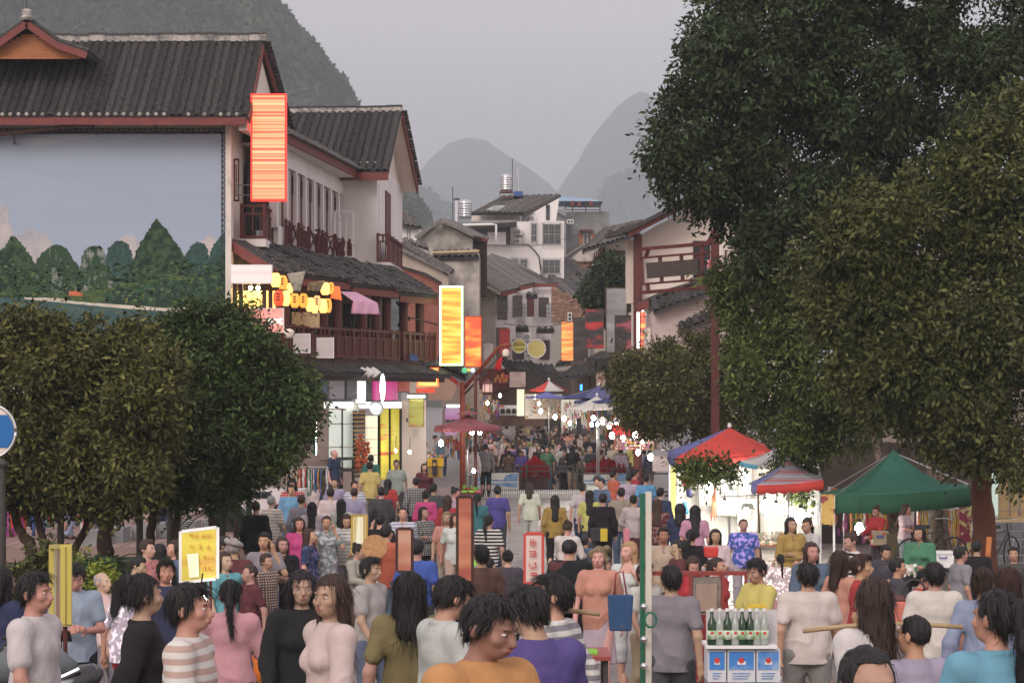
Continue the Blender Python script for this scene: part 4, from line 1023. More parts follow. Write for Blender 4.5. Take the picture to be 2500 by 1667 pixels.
dk=streak('dark_red_print',[(.40,(.02,.015,.015)),(.5,(.05,.03,.03)),(.58,(.45,.02,.02)),(.8,(.5,.08,.08))],.0,2.6,.9,8,3)
sign('unlit black sign behind the black and red ones',1400,1436,775,877,106,streak('dark_print',[(.4,(.018,.015,.015)),(.7,(.08,.05,.05)),(.9,(.2,.15,.15))],0,3,.9,2),M['iron'],1,.2)
t=sign('black hanging sign with dull red characters',1428,1474,754,851,102,dk,M['iron'],1.2,.22)
sign('tall grey hanging sign with pale characters, taller than its neighbours',1479,1531,702,861,98,streak('grey_print',[(.35,(.17,.17,.17)),(.5,(.23,.23,.23)),(.68,(.36,.36,.35)),(.85,(.6,.6,.58))],.04,2.2,.6,6,3),mat('brown_frame',(.12,.06,.045),.6,.2,3),2,.22)
sign('black sign with dusty pink characters just left of the small tree',1501,1551,769,862,94,streak('pink_on_black',[(.42,(.02,.015,.018)),(.5,(.06,.04,.045)),(.6,(.42,.09,.12)),(.75,(.5,.38,.36))],0,2.4,.9,12,3),M['iron'],1.2,.22)
t=sign('yellow and red lit sign framed by a white neon tube',1563,1593,760,852,81.5,streak('flame',[(.38,(.25,.01,.01)),(.5,(.9,.05,.01)),(.6,(1,.45,.03)),(.75,(1,.9,.3))],1.5,4.2,.9,14,3),M['black'],1,.2)
MB().tube([W(1558,850,81.4),W(1558,763,81.4)],.035,8).build('neon_tube',M['tubelight'],t);MB().tube([W(1557,757,81.4),W(1592,757,81.4)],.035,8).build('neon_tube',M['tubelight'],t)
def round_sign(label,u,v,r,d,m):
    t=thing('round_sign',label,'sign',W(u,v,d),'round signs over the street');R=r*d/F
    ax=(Vector((1,0,0)),Vector((0,0,1)),Vector((0,1,0)))
    MB().lathe(W(u,v,d),[(R,0),(R,.15)],32,ax=ax).build('panel',m,t)
    mb=MB();mb.tube([W(u,v,d)+Vector((R*math.cos(a),-.01,R*math.sin(a)))for a in np.linspace(0,2*math.pi,33)],.025,6);mb.build('rim',M['whitepaint'],t,smooth=True)
    MB().beam(W(u,v-r,d)+Vector((0,.08,0)),W(u,v-r-8,d)+Vector((0,.5,0)),.03,.03).build('bracket',M['iron'],t)
ym=streak('dull_yellow_print',[(.4,(.17,.14,.03)),(.55,(.52,.42,.06)),(.7,(.6,.5,.1))],.12,5,1,3)
round_sign('smaller round yellow sign with dark script',1267,845,17,112,ym);round_sign('larger faded round yellow sign right of the small round one',1310,851,22,110,streak('pale_yellow_print',[(.3,(.4,.33,.1)),(.6,(.5,.42,.14)),(.75,(.55,.42,.4))],.05,4,1,9))
round_sign('round white and red sign above the shoe shop',859,997,16,66.5,streak('wr',[(.3,(.5,.06,.08)),(.45,(.8,.78,.7)),(.8,(.75,.78,.7))],.25,3,.4,5))
round_sign('round glowing white sign above the striped banner',918,997,16.5,67.5,streak('ww',[(.3,(.5,.5,.55)),(.5,(1,1,1)),(1,(1,1,1))],1.2,5,.4,5))
for i in range(2):  # oval edge-on white lit sign
    pass
t=thing('oval_sign','narrow brilliant white oval sign edge-on beside the magenta panel','sign',W(934,946,66));MB().lathe(W(934,946,66),[(.02,-.37),(.055,-.25),(.075,0),(.055,.25),(.02,.37)],14).build('panel',M['tubelight'],t,smooth=True)

# ---------------------------------------------------------------- shops under the gallery
SH=thing('shopfront_row','bright open shop fronts under the gallery with pale panels and shelves','shopfront',(-4.2,67,0))
pn=Plane((-6.25,62.1),(-2.3,71.6))
def sh(name,m,u0,u1,v0,v1,o0=-.1,o1=0.0,par=None):
    mb=MB();pn.box(mb,u0,u1,v0,v1,o0,o1);return mb.build(name,m,par or SH)
mb=MB();pn.lbox(mb,-1,pn.L+.3,.2,4.4,-2.6,-2.4);mb.build('rear_wall',M['cream'],SH)
bright=mat('bright_panel',(.74,.80,.72),.5,.05,2,emit=(.92,1,.88),estr=.22)
sh('stone_pier',mat('stone_clad',(.36,.27,.22),.6,.12,4),745,801,998,1215,-.2,.05)
for(a,b,c,e)in((803,835,1000,1033),(803,835,1036,1090),(803,835,1093,1140),(838,864,1002,1033),(838,864,1036,1090),(838,864,1093,1140)):sh('glass_panel',bright,a,b,c,e)
for u in(801,836,865,928,955,980):sh('frame_post',M['black'],u,u+1.5,998,1200,-.05,.03)
sh('head_panel',mat('lit_lintel',(.8,.8,.75),.5,emit=(1,1,.95),estr=.9),803,980,981,996,-.1,.05)
sh('display_back',mat('lit_display',(.85,.8,.62),.6,emit=(1,.93,.72),estr=.55),898,930,1015,1180,-.5,-.4)
for v in(1043,1072,1092,1110,1128):sh('shelf',M['whitepaint'],899,928,v,v+1.5,-.4,-.05)
sh('wall_panel',M['cream'],982,1040,975,1200,-.2,.0)
stripe_y=streak('yellow_red_drape',[(.3,(.55,.04,.02)),(.4,(.6,.52,.03)),(.6,(.68,.62,.05)),(.72,(.6,.1,.02))],.22,4.5,.3,8,2)
for i,(a,b)in enumerate(((931,949),(957,975))):
    mb=MB();pn.box(mb,a,b,998,1170,.03,.07);tag(mb.build('banner',stripe_y),['yellow banner with red bands beside the lit shelves','yellow banner with red bands against the cream wall'][i],'banner','pair of yellow banners')
t=sign('yellow hanging banner with red lines and a white lamp on top',998,1035,972,1042,69.5,streak('yellow_list',[(.35,(.5,.1,.05)),(.45,(.5,.5,.12)),(.7,(.58,.6,.18))],.2,6,.7,3),M['iron'],.8,.1)
MB().box(W(1016,968,69.5),(.5,.08,.07)).build('lamp',M['tubelight'],t)
tag(fbo('number_plate',mat('plate_blue',(.02,.04,.14),.4),None,984,996,1020,1030,69.8,.03),'small dark blue street plate on the cream wall','plate')
tag(fbo('paper_notice',M['whitepaint'],None,1008,1022,1047,1066,70,.01),'white paper notice pasted on the cream wall','notice')
# signs band above the shops
def bandsign(label,u0,u1,v0,v1,m,off=.15):
    t=thing('shop_sign',label,'sign',pn.P((u0+u1)/2,v1,off),'signs in the band over the shops');sh('panel',m,u0,u1,v0,v1,off-.08,off,par=t)
    mb=MB();pn.box(mb,u0-1,u1+1,v0-2,v0,off-.1,off+.02);pn.box(mb,u0-1,u1+1,v1,v1+2,off-.1,off+.02);mb.build('frame',M['iron'],t)
    return t
sh('fascia_band',M['concrete'],745,1000,903,980,-.1,.0)
bandsign('blue sign half hidden by the left tree',780,799,908,960,mat('blue_sign',(.08,.16,.33),.5,.2,3))
bandsign('mauve grey sign in the band over the shops',804,841,908,974,streak('mauve',[(.3,(.25,.2,.25)),(.6,(.33,.27,.31)),(.8,(.5,.4,.42))],.06,5,.4,2))
bandsign('black and white sign beside the mauve grey one',847,872,906,972,streak('bw',[(.35,(.02,.02,.02)),(.55,(.1,.1,.1)),(.7,(.7,.7,.68))],.3,2,.4,5))
bandsign('white lit panel with yellow drips in the middle of the sign band',875,893,905,985,streak('wl',[(.3,(.9,.75,.3)),(.45,(1,1,.95)),(1,(1,1,1))],1.6,.6,2.2,5))
bandsign('dark grey panel between the white lit sign and the magenta one',894,909,903,976,mat('slate_panel',(.12,.115,.12),.5,.2,3))
mg=streak('magenta',[(.3,(.55,.005,.2)),(.6,(.85,.01,.33)),(.78,(.9,.2,.5))],.75,.5,2.5,5)
bandsign('magenta lit sign with thin white letters',912,971,918,977,mg)
bandsign('red lit sign right of the magenta one',973,1000,925,956,streak('rl',[(.3,(.25,.02,.02)),(.6,(.6,.03,.02)),(.8,(.7,.2,.1))],.5,3,.6,5))
t=sign('boxy orange and yellow lit sign under a small tiled hood',1018,1070,897,944,70.2,streak('boxlit',[(.3,(1,.3,.05)),(.5,(1,.7,.2)),(.8,(1,.95,.6))],1.9,4,.5,6),mat('orange_edge',(.9,.2,.05),.5,emit=(1,.15,.03),estr=1.4),3,.6)
fpo('hood',M['tile'],t,[(1020,884),(1068,880),(1073,892),(1018,895)],70.1,.8)
fbo('lower_strip',mat('red_strip',(.5,.1,.06),.5,.4,9,emit=(1,.1,.05),estr=.35),t,1016,1062,948,959,70.3,.05)
for i,(u,w_)in enumerate(zip((884,897,911),('leftmost','middle','rightmost'))):
    t=thing('spot_lamp',w_+' of the three white cone lamps over the sign band','lamp',W(u,905,65.5),'row of cone lamps over the signs');MB().lathe(W(u+4,908,65.5),[(.05,.14),(.09,.05),(.13,-.1)],10,ax=(Vector((.8,0,.6)),Vector((0,1,0)),Vector((-.6,0,.8)))).build('shade',M['whitepaint'],t)
# black and gold ladder of craft goods with orange ornaments
t=thing('craft_rack','black rack with gold rungs hung with orange ornaments','rack',pn.P(878,1175,.2))
sh('back_board',M['black'],866,892,1002,1165,.1,.16,par=t)
for i in range(15):sh('rung',mat('gold_wood',(.5,.28,.07),.5,.2,5)if i==0 else bpy.data.materials['gold_wood'],865,893,1006+i*10.6,1009.5+i*10.6,.16,.2,par=t)
mb=MB()
for i in range(70):
    p=pn.P(rnd.uniform(870,900),rnd.uniform(1062,1150),.3);mb.lathe(p,[(.02,-.05),(.06,0),(.02,.05)],6)
mb.build('orange_ornaments',mat('orange_gourd',(.5,.11,.03),.4,.5,12),t,kind='stuff')
# ---------------------------------------------------------------- trees
def leafmat(name,c1,c2,c3):
    m=bpy.data.materials.new(name);m.use_nodes=True;n=m.node_tree.nodes;l=m.node_tree.links;b=n['Principled BSDF']
    g=n.new('ShaderNodeNewGeometry');z1=n.new('ShaderNodeTexNoise');z1.inputs['Scale'].default_value=1.1;z1.inputs['Detail'].default_value=2
    z2=n.new('ShaderNodeTexWhiteNoise');z2.noise_dimensions='1D'
    l.new(g.outputs['Position'],z1.inputs['Vector']);l.new(g.outputs['Random Per Island'],z2.inputs['W'])
    a=n.new('ShaderNodeMix');a.data_type='RGBA';a.inputs[6].default_value=(*c1,1);a.inputs[7].default_value=(*c2,1)
    r=n.new('ShaderNodeMapRange');r.inputs[1].default_value=.38;r.inputs[2].default_value=.62;l.new(z1.outputs['Fac'],r.inputs[0]);l.new(r.outputs[0],a.inputs[0])
    c=n.new('ShaderNodeMix');c.data_type='RGBA';c.inputs[7].default_value=(*c3,1);l.new(a.outputs[2],c.inputs[6])
    p=n.new('ShaderNodeMath');p.operation='POWER';p.inputs[1].default_value=3.2;l.new(z2.outputs['Value'],p.inputs[0]);l.new(p.outputs[0],c.inputs[0])
    l.new(c.outputs[2],b.inputs['Base Color']);b.inputs['Roughness'].default_value=.55;b.inputs['Specular IOR Level'].default_value=.16
    return m
def crown(parent,blobs,n,L,wd,m,seed=1,droop=.3,fill=.34):
    R=np.random.default_rng(seed)
    B=np.array([[*W(u,v,d),r*d/F]for(u,v,d,r)in blobs]);B[:,3]*=R.uniform(.82,1.12,len(B))
    w=B[:,3]**2;w/=w.sum()
    ns=n//7
    NS=30
    sb=R.normal(0,1,(len(B),NS,3));sb/=np.linalg.norm(sb,axis=2)[...,None]
    sr=B[:,3][:,None]*R.uniform(.16,.40,(len(B),NS))
    sc0=B[:,None,:3]+sb*(B[:,3][:,None]*R.uniform(.55,1.12,(len(B),NS)))[...,None]
    k=R.choice(len(B),ns,p=w);j=R.integers(0,NS,ns)
    dr=R.normal(0,1,(ns,3))+sb[k,j]*.8+np.array([0,0,.35]);dr/=np.linalg.norm(dr,axis=1)[:,None]
    inner=R.random(ns)<fill
    rad=np.where(inner,R.uniform(.2,.8,ns),1.0-np.abs(R.normal(0,.12,ns)))
    c=sc0[k,j]+dr*(sr[k,j]*rad)[:,None]
    # twig stragglers past the outline
    st=R.random(ns)<.09;c[st]+=dr[st]*R.uniform(.05,.38,(st.sum(),1))
    pos=np.repeat(c,7,0)+R.normal(0,L*.75,(ns*7,3));out=np.repeat(dr,7,0)
    N=len(pos)
    ax=out*.5+R.normal(0,.6,(N,3))+np.array([0,0,-droop]);ax/=np.linalg.norm(ax,axis=1)[:,None]
    sd=np.cross(ax,out*.6+R.normal(0,.6,(N,3)));sd/=np.linalg.norm(sd,axis=1)[:,None]+1e-9
    sc=R.uniform(.6,1.3,(N,1));nrm=np.cross(ax,sd)
    v=np.stack([pos,pos+ax*L*sc*.45+sd*wd*sc*.5+nrm*L*.06,pos+ax*L*sc,pos+ax*L*sc*.45-sd*wd*sc*.5+nrm*L*.06],1).reshape(-1,3)
    return npmesh('crown',v,np.arange(N*4).reshape(-1,4),m,parent)
BARK=mat('bark',(.085,.055,.04),.95,scale=9,col2=(.045,.03,.022),bump=.7,bscale=25,stretch=(1,1,.35))
BARKR=mat('reddish_bark',(.15,.06,.035),.95,scale=8,col2=(.085,.035,.022),bump=.7,bscale=22,stretch=(1,1,.35))
BARKP=mat('pale_lichened_bark',(.22,.16,.12),.95,scale=14,col2=(.06,.045,.035),thr=(.42,.6),bump=.7,bscale=25,stretch=(1,1,.5))
def trunk(parent,paths,m):
    for i,(pts,r0,r1)in enumerate(paths):
        P=[W(u,v,d)for u,v,d in pts]
        if i==0:P[0]=Vector((P[0].x,P[0].y,zl(P[0].x,P[0].y)-.1))
        # finer, slightly wandering path
        Q=[]
        for a,b in zip(P[:-1],P[1:]):
            for k in range(5):Q.append(a.lerp(b,k/5)+Vector((rnd.uniform(-.02,.02),rnd.uniform(-.02,.02),0)))
        Q.append(P[-1]);n=len(Q)
        MB().tube(Q,[(r0+(r1-r0)*(j/(n-1))**.7)*rnd.uniform(.95,1.06)for j in range(n)],12).build('trunk' if i==0 else 'branch',m,parent,smooth=True)
def tree(label,base,blobs,n,L,wd,m,tr,bm,seed,**k):
    t=thing('tree',label,'tree',(W(base[0],0,base[1]).x,base[1],zl(W(base[0],0,base[1]).x,base[1])),'broadleaf trees round the square')
    trunk(t,tr,bm);crown(t,blobs,n,L,wd,m,seed,**k);return t
DKG=leafmat('camphor_leaves',(0.015,0.023,0.008),(0.024,0.037,0.013),(0.057,0.087,0.031))  # tree leaves: third colour raised so random leaves stand in for lit tips
MDG=leafmat('green_leaves',(0.036,0.053,0.013),(0.063,0.084,0.021),(0.155,0.198,0.050))
OLV=leafmat('olive_leaves',(0.030,0.038,0.010),(0.050,0.057,0.016),(0.122,0.135,0.043))
OL2=leafmat('shrub_tree_leaves',(0.039,0.042,0.013),(0.064,0.067,0.019),(0.161,0.158,0.045))
GRN=leafmat('osmanthus_leaves',(0.023,0.037,0.011),(0.038,0.057,0.015),(0.088,0.135,0.036))
# big dark tree, upper right
b=[]
for(u,v,r)in((1770,60,110),(1880,20,130),(2020,10,160),(2200,0,170),(2400,20,180),(1730,190,85),(1820,170,120),(1960,180,140),(2120,180,150),(2300,200,170),(2470,220,160),(1680,310,85),(1640,385,60),(1720,400,100),(1830,340,120),(1950,360,130),(2090,370,140),(2240,380,140),(1680,460,55),(1790,500,75),(1880,490,100),(2000,520,110),(2120,540,110),(1900,590,80),(1850,600,55),(2450,420,120),(1610,400,30),(1720,110,50),(1665,250,40)):
    b.append((u,v,50+rnd.uniform(-1.2,1.2),r))
tree('huge dark evergreen filling the upper right of the picture',(2300,51),b,120000,.155,.062,DKG,[([(2300,1370,51),(2290,1200,51),(2240,900,51),(2200,500,51),(2150,200,51)],.22,.08),([(2230,850,51),(2050,550,50.5),(1850,350,50)],.12,.04)],BARKP,11,droop=.5)
# green drooping tree below it
b=[(u,v,50.5+rnd.uniform(-.8,.8),r)for(u,v,r)in((1790,690,55),(1830,760,70),(1880,680,80),(1850,850,80),(1940,780,90),(1900,920,80),(1960,990,90),(2030,870,110),(2040,700,100),(1780,760,35),(1990,1070,70),(1820,930,50),(1930,1050,45),(2150,950,120),(2085,1020,75),(1880,620,50))]
tree('mid green drooping tree between the timber post and the green tent',(2190,49.5),b,60000,.14,.052,MDG,[([(2188,1395,49.5),(2186,1300,49.5),(2170,1240,49.6),(2120,1000,50),(2040,800,50)],.13,.05)],BARKP,12,droop=.45)
# olive tree in front at the right edge
b=[(u,v,42.5+rnd.uniform(-.8,.8),r)for(u,v,r)in((2080,600,90),(2010,700,70),(2170,560,110),(2300,480,120),(2430,400,130),(2500,560,140),(2360,600,140),(2230,720,130),(2120,780,110),(2380,760,140),(2490,820,120),(2250,880,130),(2350,980,120),(2470,1000,110),(2180,960,100),(2290,1040,75),(2350,1095,55),(2440,1110,70),(2490,1130,50),(2130,880,90),(2040,760,55),(1985,730,35),(2470,300,80))]
tree('olive green tree with thick reddish trunk at the right edge behind the tent',(2405,44.5),b,80000,.135,.055,OLV,[([(2405,1400,44.5),(2400,1250,44.5),(2392,1120,44.3),(2350,900,43.5),(2300,650,43)],.27,.1),([(2392,1130,44.3),(2440,1000,44),(2480,800,43)],.15,.05)],BARKR,13,droop=.4)
# smaller dark tree on the right of the street
b=[(u,v,63+rnd.uniform(-.8,.8),r)for(u,v,r)in((1555,900,28),(1618,868,30),(1530,900,26),(1625,885,48),(1685,860,50),(1740,870,50),(1530,930,40),(1580,940,55),(1650,950,75),(1730,960,75),(1560,1000,45),(1620,1030,55),(1700,1030,70),(1770,1010,60),(1545,1030,22),(1520,880,22),(1780,920,50),(1830,1060,60),(1600,1000,40),(1525,985,22))]
tree('dark low tree hanging over the right stalls behind the red umbrella',(1700,63),b,36000,.13,.05,OL2,[([(1700,1280,63),(1700,1100,63),(1680,950,63)],.12,.05)],BARK,14,droop=.35)
# thin spray over the white booth
b=[(u,v+10,52+rnd.uniform(-.3,.3),r*.8)for(u,v,r)in((1680,1140,26),(1720,1135,30),(1765,1135,28),(1735,1155,18),(1700,1160,16),(1785,1150,18),(1890,1160,20),(1935,1180,22),(1955,1200,20),(1925,1110,30),(1660,1130,16))]
tree('thin leafy branches hanging in front of the white lit booth',(1860,52.5),b,3600,.12,.05,MDG,[([(1860,1300,52.5),(1850,1200,52.3),(1800,1140,52),(1690,1135,52)],.03,.012)],BARK,15,fill=.1)
# left trees
b=[(u,v+(26 if v<870 else 0),38+rnd.uniform(-.8,.8),r)for(u,v,r)in((20,830,70),(90,820,70),(170,850,75),(250,830,70),(330,860,75),(-40,900,80),(60,930,90),(160,960,90),(260,950,90),(350,960,80),(20,1040,80),(110,1070,85),(210,1060,90),(300,1070,80),(360,1080,60),(40,1130,70),(130,1160,70),(230,1160,70),(320,1160,65),(100,1215,45),(250,1200,50),(350,1170,55),(150,1190,45),(0,1200,50),(-30,1130,80),(120,775,28),(30,770,25),(60,1200,40),(180,1215,40),(290,1220,40),(355,1205,35))]
tree('olive brown bushy tree with forking trunks at the left edge',(150,38),b,90000,.12,.048,OL2,[([(95,1425,38),(75,1330,38),(45,1290,38),(20,1180,38)],.13,.05),([(95,1425,38),(110,1350,38),(90,1250,38),(70,1180,38)],.09,.04),([(165,1430,38.5),(185,1330,38.5),(230,1270,38.5),(290,1235,38.5)],.09,.03),([(195,1320,38.5),(215,1260,38.5),(230,1200,38.5)],.06,.03)],BARK,16)
b=[(u,v,41+rnd.uniform(-.8,.8),r)for(u,v,r)in((395,850,50),(400,1000,70),(370,930,60),(460,800,45),(520,790,45),(580,800,45),(620,840,50),(430,860,70),(520,870,80),(600,900,70),(670,900,50),(400,940,70),(490,960,90),(590,980,90),(680,970,65),(730,960,45),(420,1040,80),(520,1060,90),(620,1060,80),(700,1050,55),(740,1030,38),(450,1120,70),(540,1140,60),(630,1120,50),(690,1110,35),(560,1180,40),(470,1180,50),(640,1160,28),(560,760,20),(480,765,22),(745,990,30),(405,1150,50),(385,1200,30),(430,1195,50),(520,1200,40),(600,1170,40),(360,1150,60))]
tree('rounded dark green tree in front of the gallery and shop fronts',(420,41),b,90000,.11,.043,GRN,[([(262,1410,41),(255,1330,41),(262,1260,41),(300,1180,41),(420,1100,41)],.17,.08),([(425,1330,41),(435,1250,41),(450,1180,41)],.08,.05),([(365,1330,41.2),(375,1260,41.2),(400,1190,41)],.09,.05)],BARK,17)
# conifer-like small tree among the far houses
b=[(u,v,108+rnd.uniform(-.5,.5),r)for(u,v,r)in((1495,640,16),(1490,665,26),(1470,690,28),(1505,690,30),(1455,710,24),(1485,725,34),(1515,720,24),(1470,745,26),(1505,755,24),(1530,650,12),(1538,680,14),(1438,720,12),(1480,770,18))]
tree('small dark tree among the far houses above the grey hanging sign',(1490,108),b,14000,.24,.1,DKG,[([(1490,1040,108),(1490,800,108),(1492,680,108)],.2,.06)],BARK,18)
# bare winter branches by the pink wall
t=thing('bare_tree','leafless branching sapling in front of the pink washed wall','tree',(W(1745,0,74).x,74,zg(74)))
MB().tube([Vector((W(1745,0,74).x,74,zg(74))),W(1742,800,74),W(1735,760,74)],[.05,.04,.03],6).build('trunk',M['darkwood'],t)
for i in range(12):
    a=Vector((1738,rnd.uniform(760,830)));q=a;pts=[W(a.x,a.y,74)]
    for k in range(5):q=q+Vector((-rnd.uniform(6,15),rnd.uniform(-9,4)));pts.append(W(q.x,q.y,74+rnd.uniform(-.2,.2)))
    MB().tube(pts,[.018,.015,.012,.009,.006,.004],4).build('branch',M['darkwood'],t)

# plants at the foot of the left trees
def cycad(label,u,v,d,R,n=26,m=None):
    c=W(u,v,d);t=thing('cycad',label,'plant',(c.x,c.y,zl(c.x,d)),'low planting under the left trees')
    MB().lathe((c.x,c.y,zl(c.x,d)),[(.14,0),(.16,c.z-zl(c.x,d)),(.06,c.z-zl(c.x,d)+.08)],8).build('stem',BARK,t)
    for i in range(n):
        a=i*2.4;up=rnd.uniform(.4,1.1);L=R*rnd.uniform(.8,1.1);mb=MB()
        pr=c
        for k in range(1,8):
            s=k/7;p=c+Vector((math.cos(a)*L*s,math.sin(a)*L*s,L*(up*s-1.0*s*s)))
            mb.tube([pr,p],.008,4,cap=False)
            for sg_ in(-1,1):
                side=Vector((-math.sin(a),math.cos(a),0))*sg_;w_=.16*R/.8*(1-.5*s)
                for q in range(3):
                    b0=pr.lerp(p,q/3);tp=b0+side*w_+Vector((math.cos(a),math.sin(a),.2))*w_*.6
                    mb.add([b0,b0+(p-pr)*.18,tp],[(0,1,2)])
            pr=p
        mb.build('frond',m or leaf_c,t)
leaf_c=leafmat('cycad_leaves',(.02,.04,.018),(.03,.06,.025),(.05,.08,.03))
YLW=leafmat('yellow_green_leaves',(.12,.16,.02),(.2,.24,.03),(.3,.32,.05))
cycad('spreading cycad with arching fronds left of the white van',530,1262,44,.95);cycad('dark cycad below the forked trunks',205,1400,36,.8);cycad('bushy cycad right of the dark one under the tree',262,1385,37,.75);cycad('small cycad at the foot of the left tree',70,1400,35,.6)
def bush(label,u,v,d,r,m,n=900,L=.09):
    t=thing('shrub',label,'shrub',W(u,v,d)*Vector((1,1,0)),'low planting under the left trees');crown(t,[(u,v,d,r),(u+r*.6,v+r*.3,d,r*.7),(u-r*.7,v+r*.2,d,r*.7)],n,L,L*.45,m,int(u),droop=.1)
bush('yellow green shrub between the cycads',180,1385,35.5,18,YLW);bush('dark spiky shrub beside the yellow green one',240,1400,35,30,leaf_c,1500);bush('dry brown grassy shrub by the forked trunk',120,1375,35,22,OLV,900,.14);bush('pale green shrub in front of the cycads at the kerb',255,1412,33,18,YLW,700);bush('low dark hedge at the left edge of the bed',45,1425,33,35,OL2,2500)
# planting bed kerb and low wall
t=thing('low_wall','low stone ledge with washing racks beyond the left trees','wall',(W(150,0,46).x,46.5,.65))
for i in range(9):MB().bx(-8.4+i*.36,-8.06+i*.36,47+i*.9,47.9+i*.9,.66,.95).build('stone',M['concrete'],t)
# dark slender lamp posts among the left trees
for(u,v0,d,l)in((148,1210,40,'dark iron post between the forked trunks and the cycads'),(341,1215,42,'thin dark iron post right of the thick leaning trunk'),(5,1180,36,'dark iron post at the left edge'),(415,1200,44,'dark iron post behind the rounded tree'),(608,1205,46,'thin dark post in front of the white van')):
    t=thing('iron_post',l,'post',(W(u,0,d).x,d,zg(d)),'iron posts on the left');x=W(u,0,d).x;z=W(0,v0-40,d).z
    MB().lathe((x,d,zg(d)),[(.12,0),(.12,.1),(.065,.2),(.055,z-zg(d))],10).build('shaft',M['iron'],t);MB().lathe((x,d,z),[(.08,0),(.1,.05),(.03,.12)],10).build('cap',M['iron'],t)
# ---------------------------------------------------------------- fence with painted panels, flowers
FD=86.0
t=thing('railing_fence','dark iron railing with painted panels across the street in front of the crowd','fence',(W(1400,0,FD).x,FD,zg(FD)))
def fz(v):return W(0,v,FD).z
def rail(u0,u1,v,w=.05):MB().beam(W(u0,v,FD),W(u1,v,FD),w,w).build('rail',M['iron'],t)
for(u0,u1,v0,v1)in((1130,1395,1138,1150),(1405,1680,1143,1156)):
    rail(u0,u1,v0);rail(u0,u1,v1)
rail(1140,1400,1197);rail(1405,1680,1200)
for u in(1127,1138,1268,1283,1396,1407,1420,1535,1680):
    MB().bx(W(u,0,FD).x,W(u,0,FD).x+.07,FD-.03,FD+.04,zg(FD),fz(1133)).build('post',M['iron'],t)
PB=mat('painted_panel_white',(.55,.54,.50),.7,.1,2);BLU=mat('blue_ink',(.05,.16,.36),.7,scale=5,col2=(.25,.36,.48),detail=8)
for u0,u1 in((1141,1266),(1424,1532)):
    p=fbo('painted_panel',PB,t,u0,u1,1154,1194,FD-.02,.05)
    def ink(pts):
        vs=[W(u,v,FD-.026)for u,v in rough_line(pts,3,.7,int(u0+pts[0][0]))];MB().add(vs,[tuple(range(len(vs)))]).build('painted_hills',BLU,p)
    w_=u1-u0
    ink([(u0+2,1172),(u0+w_*.2,1170),(u0+w_*.25,1160),(u0+w_*.34,1156),(u0+w_*.44,1163),(u0+w_*.5,1170),(u0+w_*.7,1171),(u0+w_*.75,1160),(u0+w_*.85,1156),(u1-2,1156),(u1-2,1175),(u0+2,1175)])
    ink([(u0+3,1179),(u0+w_*.4,1180),(u0+w_*.7,1178),(u1-3,1178),(u1-3,1190),(u0+w_*.8,1188),(u0+w_*.6,1184),(u0+3,1182)])
for i in range(70):
    u=1165+i*4.6
    if i%1==0:
        x=W(u,0,FD-.6).x;mb=MB();mb.bx(x-.02,x+.02,FD-.62,FD-.6,zg(FD),zg(FD)+.28);k_=mb.build('picket',M['whitepaint'],t)
MB().bx(W(1165,0,FD).x,W(1487,0,FD).x,FD-.6,FD-.58,.2,.23).build('picket_rail',M['whitepaint'],t)
fbo('plinth',M['iron'],t,1125,1690,1206,1218,FD,.15)
RF=leafmat('cockscomb_red',(.20,.006,.012),(.32,.01,.02),(.42,.03,.04))
for(u,w_,l)in((1305,32,'left clump of crimson cockscomb flowers behind the railing'),(1475,52,'right and wider clump of crimson cockscomb flowers behind the railing'),(1418,10,'small crimson clump low behind the middle railing post')):
    ft=thing('flower_clump',l,'flowers',(W(u,0,FD+.6).x,FD+.6,zg(FD)),'crimson cockscomb clumps')
    sp=[]
    for i in range(int(w_*1.1)):
        uu=u+rnd.uniform(-w_,w_);top=(1115 if w_>11 else 1185)+abs(uu-u)*.55*(32/w_ if w_<40 else .8)+rnd.uniform(0,14)
        mb=MB();p=W(uu,top,FD+.6+rnd.uniform(-.2,.2))
        for k in range(9):
            a=rnd.uniform(0,6.28);r=.05+k*.012;z=p.z-k*.045
            mb.add([(p.x,p.y,z+.09),(p.x+math.cos(a)*r,p.y+math.sin(a)*r,z+.03),(p.x,p.y,z-.03),(p.x-math.cos(a)*r,p.y-math.sin(a)*r,z+.02)],[(0,1,2,3)])
            a+=1.5;mb.add([(p.x,p.y,z+.07),(p.x+math.cos(a)*r,p.y+math.sin(a)*r,z+.02),(p.x,p.y,z-.05),(p.x-math.cos(a)*r,p.y-math.sin(a)*r,z+.01)],[(0,1,2,3)])
        mb.build('flower_spike',RF,ft)
    crown(ft,[(u-w_*.4,1152,FD+.6,w_*.5),(u+w_*.4,1152,FD+.6,w_*.5),(u,1150,FD+.6,w_*.5)],500,.09,.04,RF if w_>11 else MDG,3)
    MB().bx(W(u-w_,0,FD+.6).x,W(u+w_,0,FD+.6).x,FD+.35,FD+.85,zg(FD),fz(1165)).build('planter',M['darkwood'],ft)

